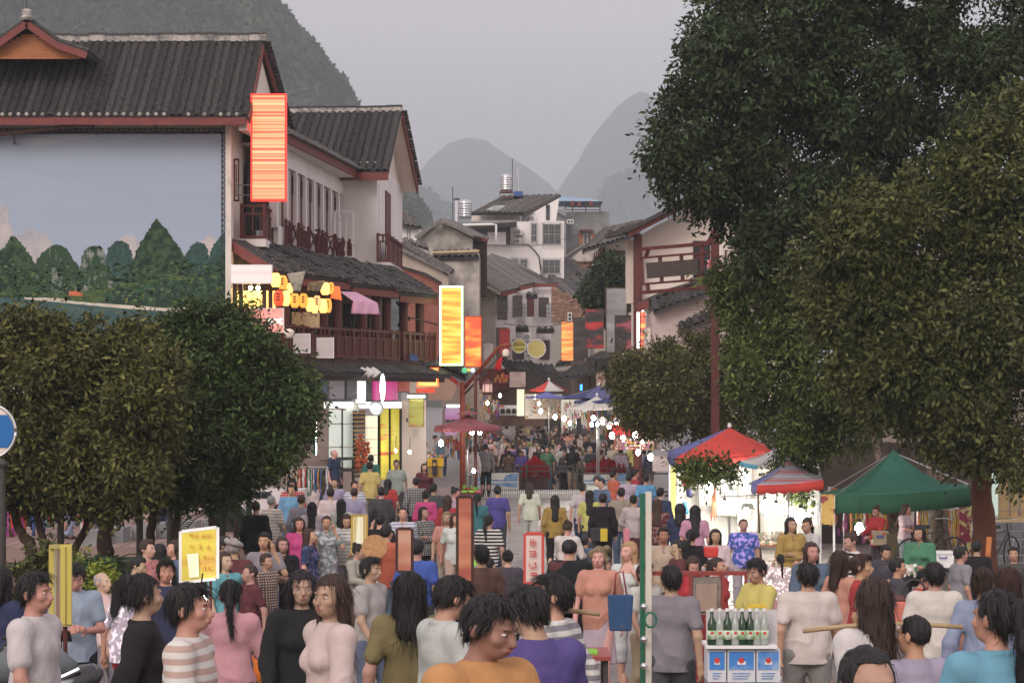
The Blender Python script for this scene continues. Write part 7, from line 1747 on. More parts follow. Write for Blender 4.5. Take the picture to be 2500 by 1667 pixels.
def patcloth(name,kind):
    m=bpy.data.materials.new(name);m.use_nodes=True;n=m.node_tree.nodes;l=m.node_tree.links;b=n['Principled BSDF'];b.inputs['Roughness'].default_value=.92;b.inputs['Specular IOR Level'].default_value=.2
    g=n.new('ShaderNodeTexCoord');oi=n.new('ShaderNodeObjectInfo');mixn=n.new('ShaderNodeMix');mixn.data_type='RGBA'
    if kind in('stripe','check'):
        w=n.new('ShaderNodeTexWave');w.bands_direction='Z';w.inputs['Scale'].default_value=5.2 if kind=='stripe' else 8;w.inputs['Distortion'].default_value=.6;l.new(g.outputs['Object'],w.inputs['Vector']);fac=w.outputs['Fac']
        if kind=='check':
            w2=n.new('ShaderNodeTexWave');w2.bands_direction='X';w2.inputs['Scale'].default_value=8;l.new(g.outputs['Object'],w2.inputs['Vector']);mu=n.new('ShaderNodeMath');mu.operation='MULTIPLY';l.new(fac,mu.inputs[0]);l.new(w2.outputs['Fac'],mu.inputs[1]);fac=mu.outputs[0]
        r=n.new('ShaderNodeMapRange');r.inputs[1].default_value=.45;r.inputs[2].default_value=.6;l.new(fac,r.inputs[0]);fac=r.outputs[0]
        mixn.inputs[7].default_value=(.55,.53,.50,1)
    else:
        v=n.new('ShaderNodeTexNoise');v.inputs['Scale'].default_value=16;v.inputs['Detail'].default_value=1;l.new(g.outputs['Object'],v.inputs['Vector']);r=n.new('ShaderNodeMapRange');r.inputs[1].default_value=.52;r.inputs[2].default_value=.58;l.new(v.outputs['Fac'],r.inputs[0]);fac=r.outputs[0]
        vc=n.new('ShaderNodeHueSaturation');vc.inputs['Hue'].default_value=.56;vc.inputs['Saturation'].default_value=.7;vc.inputs['Value'].default_value=2.2;l.new(oi.outputs['Color'],vc.inputs['Color']);l.new(vc.outputs[0],mixn.inputs[7])
    l.new(fac,mixn.inputs[0]);l.new(oi.outputs['Color'],mixn.inputs[6]);l.new(mixn.outputs[2],b.inputs['Base Color']);return m
for k in('stripe','check','print'):CLOTH[k]=patcloth('cloth_'+k,k)
_pm={}
def PM(kind,*a):
    key=(kind,)+a
    if key not in _pm:
        if kind=='body':_pm[key]=make_body(*a)
        elif kind=='top':pose,h,k,fem=a;_pm[key]=make_top(pose,h,k,fem,CLOTH['plain'])
        elif kind=='bot':pose,h,k=a;_pm[key]=make_bottom(pose,h,k,CLOTH['plain'])
        elif kind=='hair':_pm[key]=make_hair(*a)
        elif kind=='shoe':_pm[key]=make_shoe()
    return _pm[key]
EYEW=mat('eye_white',(.6,.57,.54),.3);EYED=mat('eye_dark',(.015,.01,.008),.2);LIP=mat('lips',(.33,.12,.10),.5);BROW=mat('brow',(.03,.02,.016),.8)
def face_meshes():
    e=MB()
    r={}
    for s in(1,-1):
        m=MB();m.lathe((s*.032,-.084,1.627),[(.002,-.0058),(.008,-.0045),(.0125,0),(.008,.0042),(.002,.0055)],10,mi=0,sq=.8)
        m.lathe((s*.032,-.0955,1.627),[(.0050,0),(.003,.0012)],10,mi=1,ax=(Vector((1,0,0)),Vector((0,0,1)),Vector((0,-1,0))))
        o=m.build('eye',[EYEW,EYED],smooth=True);r['eye%d'%s]=o.data;bpy.data.objects.remove(o)
        m=MB();m.tube([(s*.016,-.0965,1.645),(s*.032,-.096,1.649),(s*.048,-.084,1.645)],[.002,.003,.0015],6);o=m.build('eyebrow',BROW);r['brow%d'%s]=o.data;bpy.data.objects.remove(o)
    m=MB();m.tube([(-.024,-.093,1.566),(-.008,-.1075,1.569),(0,-.1075,1.567),(.008,-.1075,1.569),(.024,-.093,1.566)],[.002,.0055,.005,.0055,.002],6);m.tube([(-.018,-.097,1.560),(0,-.106,1.558),(.018,-.097,1.560)],[.002,.006,.002],6)
    o=m.build('lips',LIP,smooth=True);r['lips']=o.data;bpy.data.objects.remove(o);return r
FM=face_meshes()
SK={'l':(.50,.31,.23),'m':(.42,.245,.17),'d':(.30,.165,.11),'p':(.56,.33,.27)}
HC={'black':(.012,.010,.010),'brown':(.045,.022,.014),'grey':(.34,.33,.32),'blonde':(.42,.26,.13),'sandy':(.26,.18,.11)}
CC={'white':(.62,.60,.58),'off white':(.55,.51,.46),'black':(.018,.017,.019),'charcoal':(.07,.07,.075),'grey':(.24,.24,.26),'light grey':(.38,.38,.39),'light blue':(.26,.32,.50),'sky blue':(.10,.35,.60),
      'royal blue':(.035,.11,.45),'navy':(.03,.045,.11),'purple':(.085,.06,.30),'lilac':(.38,.31,.42),'pink':(.62,.28,.35),'pale pink':(.60,.45,.46),'magenta':(.55,.03,.22),'red':(.48,.025,.03),'orange':(.60,.13,.04),'amber':(.58,.29,.06),
      'yellow':(.62,.54,.12),'mustard':(.42,.28,.04),'olive':(.22,.19,.07),'teal':(.03,.20,.20),'turquoise':(.13,.42,.46),'green':(.07,.25,.12),'brown':(.14,.08,.05),'beige':(.46,.37,.27),'maroon':(.13,.03,.04),'denim':(.10,.14,.24),'khaki':(.33,.27,.18),'coral':(.60,.24,.20)}
def _d(c):
    g=sum(c)/3;return tuple((q*.82+g*.18)*.86 for q in c)
CC={k:_d(c)for k,c in CC.items()}
NP=[0]
labels_used=set()
def person(u,vtop,label,top=('tee','white'),bot=('trousers','navy'),hair=('short','black'),pose='stand',yaw=0,skin='m',h=1.70,fem=None,pat='plain',d=None,z=None,group='crowd in the night market',near=None,wide=1.0,x=None):
    if fem is None:fem=hair[0]in('long','ponytail','bun','bob')
    if d is None:
        ds=np.linspace(6.2,190,900);k=(u-CU)/F
        vv=np.array([VH+(CH-zl(k*q,q)-h)*F/q for q in ds]);d=float(ds[np.argmin(np.abs(vv-vtop)+(ds>200)*999)])
    if x is None:x=(u-CU)/F*d
    if z is None:z=zl(x,d)
    if vtop is not None:
        # keep the traced head height: the person's own height takes up the remainder
        h=float(np.clip(CH-(vtop-VH)/F*d-z,.62*h if h<1.4 else 1.48,1.86))if pose!='sit' else h
    hv=.009 if(near if near is not None else d<27)else .0165
    sc=h/1.745
    t=thing('person',label,'person',(x,d,z-(.43*sc if pose=='sit' else 0)),group);NP[0]+=1
    t.rotation_euler=(0,0,math.radians(yaw));t.scale=(sc*wide,sc*(wide*.5+.5),sc)
    def part(name,me,col,M_=None):
        o=bpy.data.objects.new(name,me);COL.objects.link(o);o.parent=t
        if col is not None:o.color=(*col,1)
        if M_ is not None:o.matrix_basis=M_
        return o
    jit=lambda c:tuple(min(1,max(0,q*rnd.uniform(.9,1.1)))for q in c)
    part('body',PM('body',pose,hv,fem),jit(SK[skin]))
    tk=top[0];tp=part('dress' if tk=='dress' else('jacket' if tk=='jacket' else 'shirt'),PM('top',pose,hv,tk,fem),jit(CC[top[1]]))
    if pat!='plain':tp.material_slots[0].link='OBJECT';tp.material_slots[0].material=CLOTH[pat]
    if tk!='dress' or True:part('skirt' if bot[0]=='skirt' else 'trousers',PM('bot',pose,.0165,bot[0]),jit(CC[bot[1]]))
    p=POSES[pose];R=rotM(p.get('yaw',0),p.get('pitch',0));Rm=Matrix(R.tolist()).to_4x4();nk=Vector(NECK);HM_=Matrix.Translation(nk)@Rm@Matrix.Translation(-nk)
    if hair[0]!='none':part('hair',PM('hair',hair[0],.006 if hv<.01 else .012),jit(HC[hair[1]]),HM_)
    if d<100:
        for s in(1,-1):
            a,b,c=leg(p,s);part('shoe',PM('shoe'),None,Matrix.Translation((c[0],c[1],c[2]-.09)))
    fy=(yaw+math.degrees(p.get('yaw',0))+180)%360-180
    if d<48 and abs(fy)<110:
        for s in(1,-1):part('eye',FM['eye%d'%s],None,HM_);part('eyebrow',FM['brow%d'%s],None,HM_)
        part('lips',FM['lips'],None,HM_)
    labels_used.add(label)
    return t
B_=180
P=person
# nearest figures
P(185,1372,'man in light blue shirt looking down at his phone beside the gilded board',('tee','light blue'),('trousers','black'),pose='phone',yaw=12)
P(85,1397,'man in white T-shirt walking to the right behind the scooter',('tee','white'),('trousers','grey'),pose='walk',yaw=70)
P(8,1385,'person with navy top at the left edge beside the white T-shirt man',('shirt','navy'),hair=('bob','black'),pose='stand',yaw=140)
P(350,1402,'woman in sheer black blouse turning to the right before the yellow board',('shirt','black'),('trousers','black'),('bun','black'),pose='walk2',yaw=95)
P(405,1364,'man in dark navy open collar shirt facing forward left of the yellow board',('shirt','navy'),pose='stand',yaw=15)
P(462,1425,'person in cream and tan striped shirt close behind the pink woman',('tee','beige'),('trousers','khaki'),pose='walk',yaw=80,pat='stripe')
P(563,1415,'woman in pink shirt with long black ponytail seen from behind',('shirt','pink'),('trousers','black'),('ponytail','black'),pose='reach',yaw=170,h=1.62)
P(645,1299,'man in grey T-shirt holding a phone to his ear',('tee','grey'),('trousers','denim'),pose='call',yaw=-5)
P(737,1393,'woman in black open neck top facing forward in the front crowd',('shirt','black'),('trousers','black'),('bob','black'),pose='walk',yaw=10)
P(805,1404,'woman in pale pinkish blouse with long brown hair looking left',('shirt','pale pink'),('trousers','denim'),('long','brown'),pose='walk2',yaw=-60)
P(905,1360,'man in light grey T-shirt striding right in the front row',('tee','light grey'),('trousers','denim'),pose='walk',yaw=60)
P(1018,1316,'man in royal blue T-shirt seen from behind',('tee','royal blue'),('trousers','charcoal'),pose='stand',yaw=165,skin='m',wide=1.08)
P(1002,1396,'dark haired woman in olive grey top right before the royal blue man',('tee','olive'),('trousers','charcoal'),('bob','black'),pose='walk',yaw=175)
P(1085,1402,'person in white shirt carrying things beside the orange shirted man',('shirt','off white'),('trousers','grey'),pose='phone',yaw=120)
P(1172,1447,'man in amber yellow T-shirt stooping at the very front',('tee','amber'),('trousers','brown'),pose='reach',yaw=40,skin='d',wide=1.1,d=9.2)
P(1308,1428,'man in deep violet blue T-shirt with a strap across his back',('tee','purple'),('trousers','black'),pose='reach',yaw=200,wide=1.06)
P(1392,1316,'broad man in black hooded top seen from behind',('jacket','black'),('trousers','black'),('buzz','black'),pose='walk',yaw=170,wide=1.1)
P(1350,1402,'person in grey striped shirt in front of the black hooded man',('shirt','grey'),('trousers','charcoal'),pose='walk2',yaw=-120,pat='stripe')
P(1462,1334,'older woman with curly sandy hair and coral top smiling toward the street end',('tee','coral'),('skirt','pale pink'),('curly','sandy'),pose='walk',yaw=-12,skin='p',fem=True)
P(1535,1322,'blonde woman in white top and white capris carrying a navy tote',('tank','white'),('capri','white'),('long','blonde'),pose='bag',yaw=-20,skin='p')
P(1640,1381,'man in plain grey T-shirt and dark cropped hair seen from behind',('tee','grey'),('trousers','charcoal'),pose='walk2',yaw=165,wide=1.04)
P(1852,1360,'man in bright yellow T-shirt leaning left over the drinks',('tee','yellow'),('trousers','denim'),pose='reach',yaw=-60)
P(1972,1374,'big man in white shirt seen from behind beside the bottle crates',('tee','white'),('trousers','grey'),pose='walk',yaw=185,wide=1.15,pat='plain')
P(2128,1411,'woman in white top with wavy brown hair past her shoulders',('tee','white'),('trousers','denim'),('long','brown'),pose='walk',yaw=-150)
P(2103,1353,'man with glasses in red T-shirt facing right',('tee','red'),('trousers','black'),('short','brown'),pose='stand',yaw=75)
P(2192,1362,'man in dark suit jacket raising his hand to his mouth',('jacket','charcoal'),('trousers','black'),pose='call',yaw=85,d=27.5)
P(2282,1373,'man in white shirt with a brown strap across his back',('tee','white'),('trousers','khaki'),pose='stand',yaw=178,wide=1.08)
P(2432,1441,'woman in turquoise shirt with tied black hair looking right',('shirt','turquoise'),('trousers','black'),('ponytail','black'),pose='walk2',yaw=-165)
P(2402,1386,'woman in pale blue shirt just behind the turquoise woman',('shirt','light blue'),('trousers','white'),('bun','brown'),pose='walk',yaw=150)
P(2346,1333,'young man in grey T-shirt facing right under the tent edge',('tee','grey'),('trousers','black'),pose='stand',yaw=110,d=31)
P(2120,1575,'balding man facing forward at the very bottom of the picture',('tee','lilac'),('trousers','grey'),('buzz','black'),pose='walk',yaw=15,skin='m',d=6.6)
P(2232,1500,'person in greyish lilac shirt walking close to the balding man',('tee','lilac'),('trousers','charcoal'),('buzz','black'),pose='walk2',yaw=200,d=12.5)
P(2475,1346,'man with receding hair looking left at the right edge',('shirt','charcoal'),pose='stand',yaw=-15,skin='m',d=32)
P(2462,1384,'woman in dark brown top at the right edge in front of the shop',('shirt','brown'),('trousers','black'),('bob','brown'),pose='walk',yaw=170)
P(1982,1323,'long haired woman in blue grey jacket facing forward',('jacket','denim'),('trousers','denim'),('long','brown'),pose='walk',yaw=15)
P(1905,1352,'small girl in white printed top with pigtail',('shirt','white'),('trousers','pink'),('ponytail','black'),pose='call',yaw=-170,h=1.15,pat='print',d=31.5,z=.35)
P(1815,1266,'stout man in blue T-shirt with yellow splashes',('tee','royal blue'),('trousers','light grey'),('buzz','brown'),pose='stand',yaw=5,pat='print',wide=1.15,d=40)
P(1932,1263,'woman in mustard cardigan beside the bead strings',('shirt','mustard'),('trousers','black'),('bob','black'),pose='fold',yaw=20)
P(1972,1261,'woman in pale pink blouse and dark ponytail looking down left',('shirt','pale pink'),('trousers','grey'),('ponytail','brown'),pose='reach',yaw=-50)
P(1697,1233,'woman in pink top and magenta skirt seen from behind',('tee','pink'),('skirt','magenta'),('long','black'),pose='stand',yaw=178)
P(1747,1291,'woman in pale pink jacket hugging a red bag',('shirt','pale pink'),('trousers','navy'),('bob','black'),pose='fold',yaw=0,h=1.6)
P(1688,1291,'woman in black top with low ponytail seen from behind',('shirt','black'),('trousers','black'),('ponytail','black'),pose='walk',yaw=160,h=1.6)
P(1655,1318,'dark haired woman resting her chin on her hand',('shirt','maroon'),('trousers','black'),('bun','black'),pose='call',yaw=-75,h=1.6)
P(1690,1356,'girl with bangs looking down behind the red rail',('tee','red'),('trousers','red'),('bob','brown'),pose='phone',yaw=10,h=1.55)
P(1752,1360,'girl with side ponytail and pink hair tie looking right',('tee','red'),('trousers','red'),('ponytail','brown'),pose='stand',yaw=60,h=1.55)
P(1620,1286,'person in sandy beige T-shirt among the crowd left of the pink skirt',('tee','beige'),('trousers','khaki'),pose='walk',yaw=0,skin='d')
P(1662,1229,'woman with navy shoulder bag at the booth banner',('shirt','navy'),('trousers','navy'),('bob','black'),pose='bag',yaw=170)
P(2082,1298,'woman in black and white striped jumper with flowered headband',('shirt','black'),('trousers','black'),('bun','brown'),pose='reach',yaw=-80,pat='stripe')
P(2142,1258,'woman in red top bending behind the tent table',('shirt','red'),('trousers','charcoal'),('bun','brown'),pose='reach',yaw=-60,d=46)
P(2208,1252,'woman in dusty pink top stooping under the tent',('tee','pale pink'),('trousers','grey'),('long','brown'),pose='reach',yaw=60,d=47)
P(2246,1324,'long haired girl in dark green seated under the tent',('shirt','green'),('trousers','black'),('long','black'),pose='sit',yaw=-20,d=36,z=.35)
P(2160,1336,'boy in dark top looking down by the tent pole',('tee','charcoal'),pose='phone',yaw=10,d=33)
P(2055,1345,'woman with swept brown hair and pink top left of the red T-shirt man',('tee','coral'),('trousers','grey'),('bob','brown'),pose='walk',yaw=120)
P(2385,1330,'seated person in black by the tent pole at the right',('shirt','black'),pose='stand',yaw=160,d=34)
# middle field, right half
mid=[
 (1215,1185,'man in purple T-shirt seen from behind on the open paving','tee','purple','trousers','charcoal','short','black','stand',178,'plain'),
 (1293,1178,'woman in white T-shirt and white trousers with brown bobbed hair','tee','white','trousers','white','bob','brown','walk',175,'plain'),
 (1355,1208,'woman with long black hair and olive yellow blouse','shirt','mustard','trousers','black','long','black','stand',180,'plain'),
 (1422,1178,'man in pale pink shirt seen from behind by the fence','tee','pale pink','trousers','navy','short','black','walk',170,'plain'),
 (1440,1196,'woman in lemon yellow top with straight hair down her back','tee','yellow','skirt','charcoal','long','black','stand',172,'plain'),
 (1472,1204,'man in black shirt with a black and yellow shoulder bag','shirt','black','trousers','black','short','black','stand',182,'plain'),
 (1517,1190,'young man in stone grey T-shirt with a checked bundle','tee','khaki','trousers','denim','short','black','walk',175,'plain'),
 (1546,1208,'woman in cream jumper and red tartan skirt','shirt','off white','skirt','maroon','bun','black','walk2',170,'plain'),
 (1498,1148,'man in orange T-shirt standing by the painted panel','tee','orange','trousers','charcoal','short','black','fold',120,'plain'),
 (1535,1156,'man in checked lilac shirt beside the orange T-shirt','shirt','lilac','trousers','grey','buzz','black','stand',170,'check'),
 (1551,1146,'man in brick red shirt looking right behind the lilac one','tee','red','trousers','grey','short','black','stand',100,'plain'),
 (1577,1158,'man in sky blue T-shirt with a black backpack','tee','sky blue','trousers','charcoal','buzz','black','walk',178,'plain'),
 (1613,1190,'man in dark blue work shirt facing the booth','shirt','navy','trousers','navy','short','black','stand',150,'plain'),
 (1606,1218,'woman in dark flowery blouse with hair down','shirt','maroon','trousers','black','long','brown','walk',165,'print'),
 (1385,1270,'woman in white cardigan pushing a cart with a child','shirt','white','trousers','denim','bun','brown','reach',150,'plain'),
 (1455,1160,'man in white shirt bending near the painted panel','tee','white','trousers','grey','short','brown','phone',20,'plain'),
 (1468,1168,'man in slate blue shirt behind the black shirted one','tee','denim','trousers','grey','short','black','stand',-40,'plain'),
 (1387,1316,'man with cropped hair and dark collar seen from behind below the cart','shirt','maroon','trousers','black','buzz','black','stand',178,'plain'),
 # left half
 (903,1126,'man in yellow polo shirt and khaki trousers seen from behind','tee','yellow','trousers','khaki','short','black','walk',178,'plain'),
 (968,1121,'man in pale grey polo shirt facing forward','tee','light grey','trousers','charcoal','short','brown','walk',0,'plain'),
 (955,1092,'woman in orange and khaki top seen from behind near the craft stall','shirt','khaki','trousers','brown','bob','brown','bag',170,'plain'),
 (906,1110,'person in teal top behind the yellow polo shirt','tee','teal','trousers','charcoal','short','black','stand',160,'plain'),
 (1035,1075,'woman in white T-shirt touching her mouth by the yellow cloth table','tee','white','trousers','navy','ponytail','black','call',40,'plain'),
 (1015,1098,'woman in pale green top leaning to a stall','shirt','green','trousers','grey','bun','black','reach',-80,'plain'),
 (1060,1062,'man in pale T-shirt behind the yellow cloth table','tee','off white','trousers','denim','short','black','reach',60,'plain'),
 (1080,1066,'person in blue shirt behind the bulb at the cloth table','shirt','denim','trousers','navy','short','black','stand',0,'plain'),
 (1152,1089,'man in white shirt seen from behind at the left end of the fence','shirt','white','trousers','grey','short','black','stand',178,'plain'),
 (1186,1083,'man in dark checked shirt behind the left painted panel','shirt','charcoal','trousers','black','short','black','stand',175,'check'),
 (714,1158,'girl in red tartan shirt looking down at the clothes rail','shirt','red','trousers','navy','bob','black','phone',-10,'check'),
 (766,1162,'grey haired man in pale pink polo shirt','tee','pale pink','trousers','grey','buzz','grey','walk',-20,'plain'),
 (818,1166,'man in dusty mauve shirt walking toward the camera','shirt','lilac','trousers','charcoal','short','black','walk',-15,'plain'),
 (865,1173,'man in broad white and blue striped shirt','tee','light blue','trousers','denim','short','black','walk2',0,'stripe'),
 (807,1190,'man in crisp white shirt seen from behind left of the mauve back','shirt','white','trousers','grey','short','black','stand',178,'plain'),
 (865,1190,'man in greyish mauve shirt seen from behind','shirt','lilac','trousers','charcoal','buzz','brown','stand',176,'plain'),
 (931,1188,'man in charcoal shirt seen from behind in mid crowd','shirt','charcoal','trousers','black','short','black','walk',180,'plain'),
 (948,1169,'person in plain red shirt beside the charcoal back','tee','red','trousers','black','bob','black','walk',150,'plain'),
 (1016,1165,'man in dark plaid jacket seen from behind','jacket','charcoal','trousers','black','short','black','walk',178,'check'),
 (1036,1131,'woman in maroon shirt with a shoulder bag facing forward','shirt','maroon','trousers','black','bob','black','walk',5,'plain'),
 (1059,1180,'man in dark grey jacket looking right','jacket','charcoal','trousers','charcoal','short','black','stand',150,'plain'),
 (1108,1189,'woman in pale pink blouse crouching by the fruit tray','shirt','pale pink','trousers','grey','bun','black','reach',60,'plain'),
 (1040,1197,'woman in magenta jacket with hair up seen from behind','jacket','magenta','trousers','black','bun','black','stand',165,'plain'),
 (1094,1209,'person in scarlet top near the orange board','shirt','red','trousers','charcoal','long','brown','stand',150,'plain'),
 (1166,1204,'girl in teal top with a green tied ponytail','shirt','teal','trousers','denim','ponytail','black','stand',172,'plain'),
 (1193,1256,'woman in black and white striped T-shirt with dark bag','tee','black','trousers','navy','ponytail','black','bag',175,'stripe'),
 (710,1182,'man in sky blue polo shirt with a chest strap','tee','sky blue','trousers','denim','short','black','stand',10,'plain'),
 (736,1206,'man in ash grey shirt seen from behind near the blue polo','shirt','grey','trousers','grey','buzz','brown','walk',170,'plain'),
 (762,1225,'woman in white top with dark straps and long hair','tee','white','trousers','black','long','black','walk',178,'plain'),
 (834,1218,'woman with long straight black hair and white sleeves','shirt','white','trousers','denim','long','black','stand',165,'plain'),
 (625,1222,'man in long black jacket seen from behind at the van','jacket','black','trousers','black','buzz','brown','stand',165,'plain'),
 (663,1209,'person in beige and brown striped top by the van','tee','beige','trousers','off white','buzz','grey','walk',150,'stripe'),
 (928,1253,'man in black shirt holding up a camera seen from behind','shirt','black','trousers','black','short','black','call',178,'plain'),
 (944,1280,'person in orange red T-shirt below the man with camera','tee','orange','trousers','denim','short','black','walk',150,'plain'),
 (731,1263,'woman in crimson dress with rainbow hem and shoulder strap','dress','magenta','trousers','maroon','bob','brown','walk',10,'plain'),
 (756,1289,'girl in blue and pink patterned top facing right','tee','navy','trousers','black','long','brown','call',80,'print'),
 (797,1259,'woman in red and grey flowered dress touching her hair','dress','grey','trousers','grey','bun','brown','call',0,'print'),
 (845,1254,'woman in grey striped jumper with long brown hair facing forward','shirt','light grey','trousers','grey','long','brown','reach',-10,'stripe'),
 (983,1237,'man in blue and white striped shirt with a shaven head','tee','light blue','trousers','charcoal','buzz','black','walk',5,'stripe'),
 (1035,1237,'woman wrapped in a black and white plaid shawl','shirt','charcoal','trousers','black','long','black','fold',40,'check'),
 (1091,1249,'woman in coral top with fair brown bob facing forward','tee','coral','trousers','beige','bob','sandy','walk',-5,'plain'),
 (1112,1252,'woman in white T-shirt beside the coral top','tee','white','trousers','beige','long','brown','walk2',0,'plain'),
 (572,1314,'grey haired woman in maroon blouse seen from behind','shirt','maroon','trousers','black','curly','grey','stand',170,'plain'),
 (330,1356,'person in pale blue shirt bending right of the planting bed','shirt','light blue','trousers','grey','short','black','reach',60,'plain'),
 (392,1327,'woman in black T-shirt with long black hair at the planting bed','tee','black','trousers','black','long','black','stand',150,'plain'),
 (360,1316,'person in dull coral top behind the black T-shirt woman','tee','coral','trousers','grey','short','brown','walk',60,'plain'),
 (425,1318,'woman with brown hair and blue top next to the planting bed','tee','denim','trousers','grey','bob','brown','walk',-60,'plain'),
 (550,1346,'person in aqua T-shirt behind the yellow board','tee','turquoise','trousers','grey','bob','brown','walk',40,'plain'),
 (610,1392,'person in dull red shirt right of the pink shirted woman','tee','maroon','trousers','denim','buzz','brown','walk',-60,'plain'),
 (545,1308,'man in black shirt glimpsed left of the grey haired woman','shirt','black','trousers','black','short','black','stand',100,'plain'),
 (690,1310,'woman in black top with folded arms beside the crimson dress','tee','black','trousers','black','bob','brown','fold',20,'plain'),
 (1145,1330,'woman in pale cap and grey top carrying a lime green bag','tee','grey','trousers','denim','bun','grey','walk',120,'plain'),
 (1175,1330,'dark haired person in brown shirt by the lime green bag','shirt','brown','trousers','black','short','black','walk',200,'plain'),
 (1240,1345,'woman with black bun in dark top below the open paving','tee','charcoal','trousers','black','bun','black','walk',170,'plain'),
 (1130,1365,'man in lilac grey shirt bowing his head','shirt','lilac','trousers','charcoal','short','black','phone',100,'plain'),
 (1195,1375,'man in dark maroon top left of the red and white board','tee','maroon','trousers','black','buzz','black','stand',150,'plain'),
 (650,1372,'person in brown checked shirt behind the pink shirted woman','shirt','brown','trousers','black','short','brown','walk',50,'check'),
 (870,1330,'woman in beige top carrying a round straw tray','shirt','beige','trousers','brown','bun','black','reach',60,'plain'),
 (300,1420,'woman in white and red spotted top behind the black blouse','tee','white','trousers','red','bob','black','walk',130,'print'),
 (250,1395,'old man in pinkish shirt right of the phone user','shirt','pale pink','trousers','grey','balding','grey','walk',60,'plain'),
 (2250,1400,'man in dark red shirt seated at the orange table','tee','red','trousers','black','short','black','phone',60,'plain'),
 (1575,1375,'person in off white top just left of the grey T-shirt man','tee','off white','trousers','khaki','short','brown','walk',40,'plain'),
]
DD={610:27,650:30,330:28,250:24,300:23,870:33,2250:26,1195:29,1130:30,1240:31,1575:25}
for m_ in mid:
    (u,v,l,tk,tc,bk_,bc,hk,hc,ps_,yw,pt)=m_
    P(u,v,l,(tk,tc),(bk_,bc),(hk,hc),pose=ps_,yaw=yw,pat=pt,skin=rnd.choice('lmm'),h=1.62 if hk in('long','bob','bun','ponytail')else 1.70,d=DD.get(u))
P(816,1097,'bald man in navy polo shirt standing by the shoe rack',('tee','navy'),('trousers','charcoal'),('balding','grey'),pose='stand',yaw=60,skin='l',d=61.2,z=.65,wide=1.12)
P(168,1190,'standing figure in pale jeans seen between the left trunks',('tee','beige'),('trousers','light blue'),pose='walk',yaw=150,d=49,h=1.7,z=.65)
P(318,1215,'figure in dark red top on the pink terrace by the lamp posts',('tee','red'),('trousers','maroon'),pose='walk',yaw=60,d=57,z=.65)
P(395,1210,'figure in dark clothes leaning at the terrace edge',('shirt','black'),('trousers','navy'),pose='reach',yaw=60,d=53,z=.65)
P(1430,1312,'small child riding in the cart in blue and white',('tee','denim'),('shorts','denim'),pose='stand',yaw=150,d=38,h=1.0,z=.25,group='crowd in the night market')
# the packed crowd behind the fence, drawn from the colours of the photograph
cols=['white','off white','black','charcoal','grey','light blue','navy','purple','pink','pale pink','red','orange','yellow','olive','teal','brown','beige','maroon','denim','khaki','coral','lilac','royal blue','green']
wts=[9,7,10,8,7,4,7,2,2,5,2,2,1,3,1,6,7,3,4,5,2,3,1,1]
hk_w={'short':'short dark hair','long':'long loose hair','bob':'bobbed hair','ponytail':'a ponytail','bun':'hair in a bun','buzz':'cropped hair'}
gar={'tee':'T-shirt','shirt':'shirt','jacket':'jacket'}
def zone(u,d):
    a='far up the street' if d>125 else 'midway up the street' if d>103 else 'behind the railing fence'
    b='near the starry bulbs' if u>1300 and d>103 else 'by the left shops' if u<1215 else 'mid crowd' if u<1380 else 'by the right stalls'
    return b+' '+a
placed=[]
cnt=0;tries=0
while cnt<225 and tries<9000:
    tries+=1
    d=87.5+75*rnd.random()**1.9
    uL=np.interp(d,[87,100,130,165],[1130,1165,1185,1205]);uR=np.interp(d,[87,100,115,130,165],[1600,1480,1400,1350,1310])
    u=rnd.uniform(uL,uR);x=(u-CU)/F*d
    if any((x-a)**2+(d-b)**2<.20 for a,b in placed):continue
    for _ in range(40):
        c=rnd.choices(cols,wts)[0];hk=rnd.choice(['short','short','short','long','bob','ponytail','bun','buzz']);g_=rnd.choice(['tee','tee','shirt','shirt','jacket']);back=rnd.random()<.6;pt=rnd.choices(['plain','stripe','check'],[8,1,1])[0]
        if g_=='jacket':pt='plain'
        l='%s %s%s %s and %s %s'%('back view,' if back else 'front view,',c,{'plain':'','stripe':' striped','check':' checked'}[pt],gar[g_],hk_w[hk],zone(u,d))
        if l not in labels_used and len(l.split())<=16:break
    else:continue
    placed.append((x,d));cnt+=1
    P(u,None,l,(g_,c),(rnd.choice(['trousers','trousers','shorts']),rnd.choice(['navy','black','charcoal','denim','khaki'])),(hk,rnd.choices(['black','brown','grey'],[8,3,1])[0]),pose=rnd.choice(['stand','walk','walk2','fold','bag','phone']),yaw=(180 if back else 0)+rnd.uniform(-35,35),skin=rnd.choice('lmmd'),h=rnd.uniform(1.52,1.78),d=d,pat=pt,group='packed crowd behind the fence',x=x)

print('CROWD',cnt,tries,[sum(1 for a,b in placed if lo<=b<lo+15)for lo in(87,102,117,132,147)])
# ---------------------------------------------------------------- things carried or standing among the front crowd
lamp_y=streak('yellow_board_print',[(.35,(.55,.30,.05)),(.5,(.62,.52,.06)),(.8,(.66,.58,.10))],0,4,.8,4,2)
def board(label,u0,u1,v0,v1,d,m,fm,pole=None,tilt=0,dep=.05,name='placard',yaw=0,cat='placard'):
    t=thing(name,label,cat,(W((u0+u1)/2,0,d).x,d,zg(d)))
    pts=[W(u0,v0+tilt,d+yaw),W(u1,v0,d),W(u1,v1,d),W(u0,v1+tilt,d+yaw)]
    MB().slab(pts,(0,dep,0)).build('panel',m,t)
    mb=MB()
    for a,b in zip(pts,pts[1:]+pts[:1]):mb.beam(a+Vector((0,dep/2,0)),b+Vector((0,dep/2,0)),dep*1.25,.03)
    mb.build('frame',fm,t)
    if pole:
        for u in pole:x=W(u,0,d).x;MB().tube([(x,d+dep+.02,zg(d)),(x,d+dep+.02,W(0,v1-6,d).z)],.016,8).build('pole',M['redwood'],t)
    return t
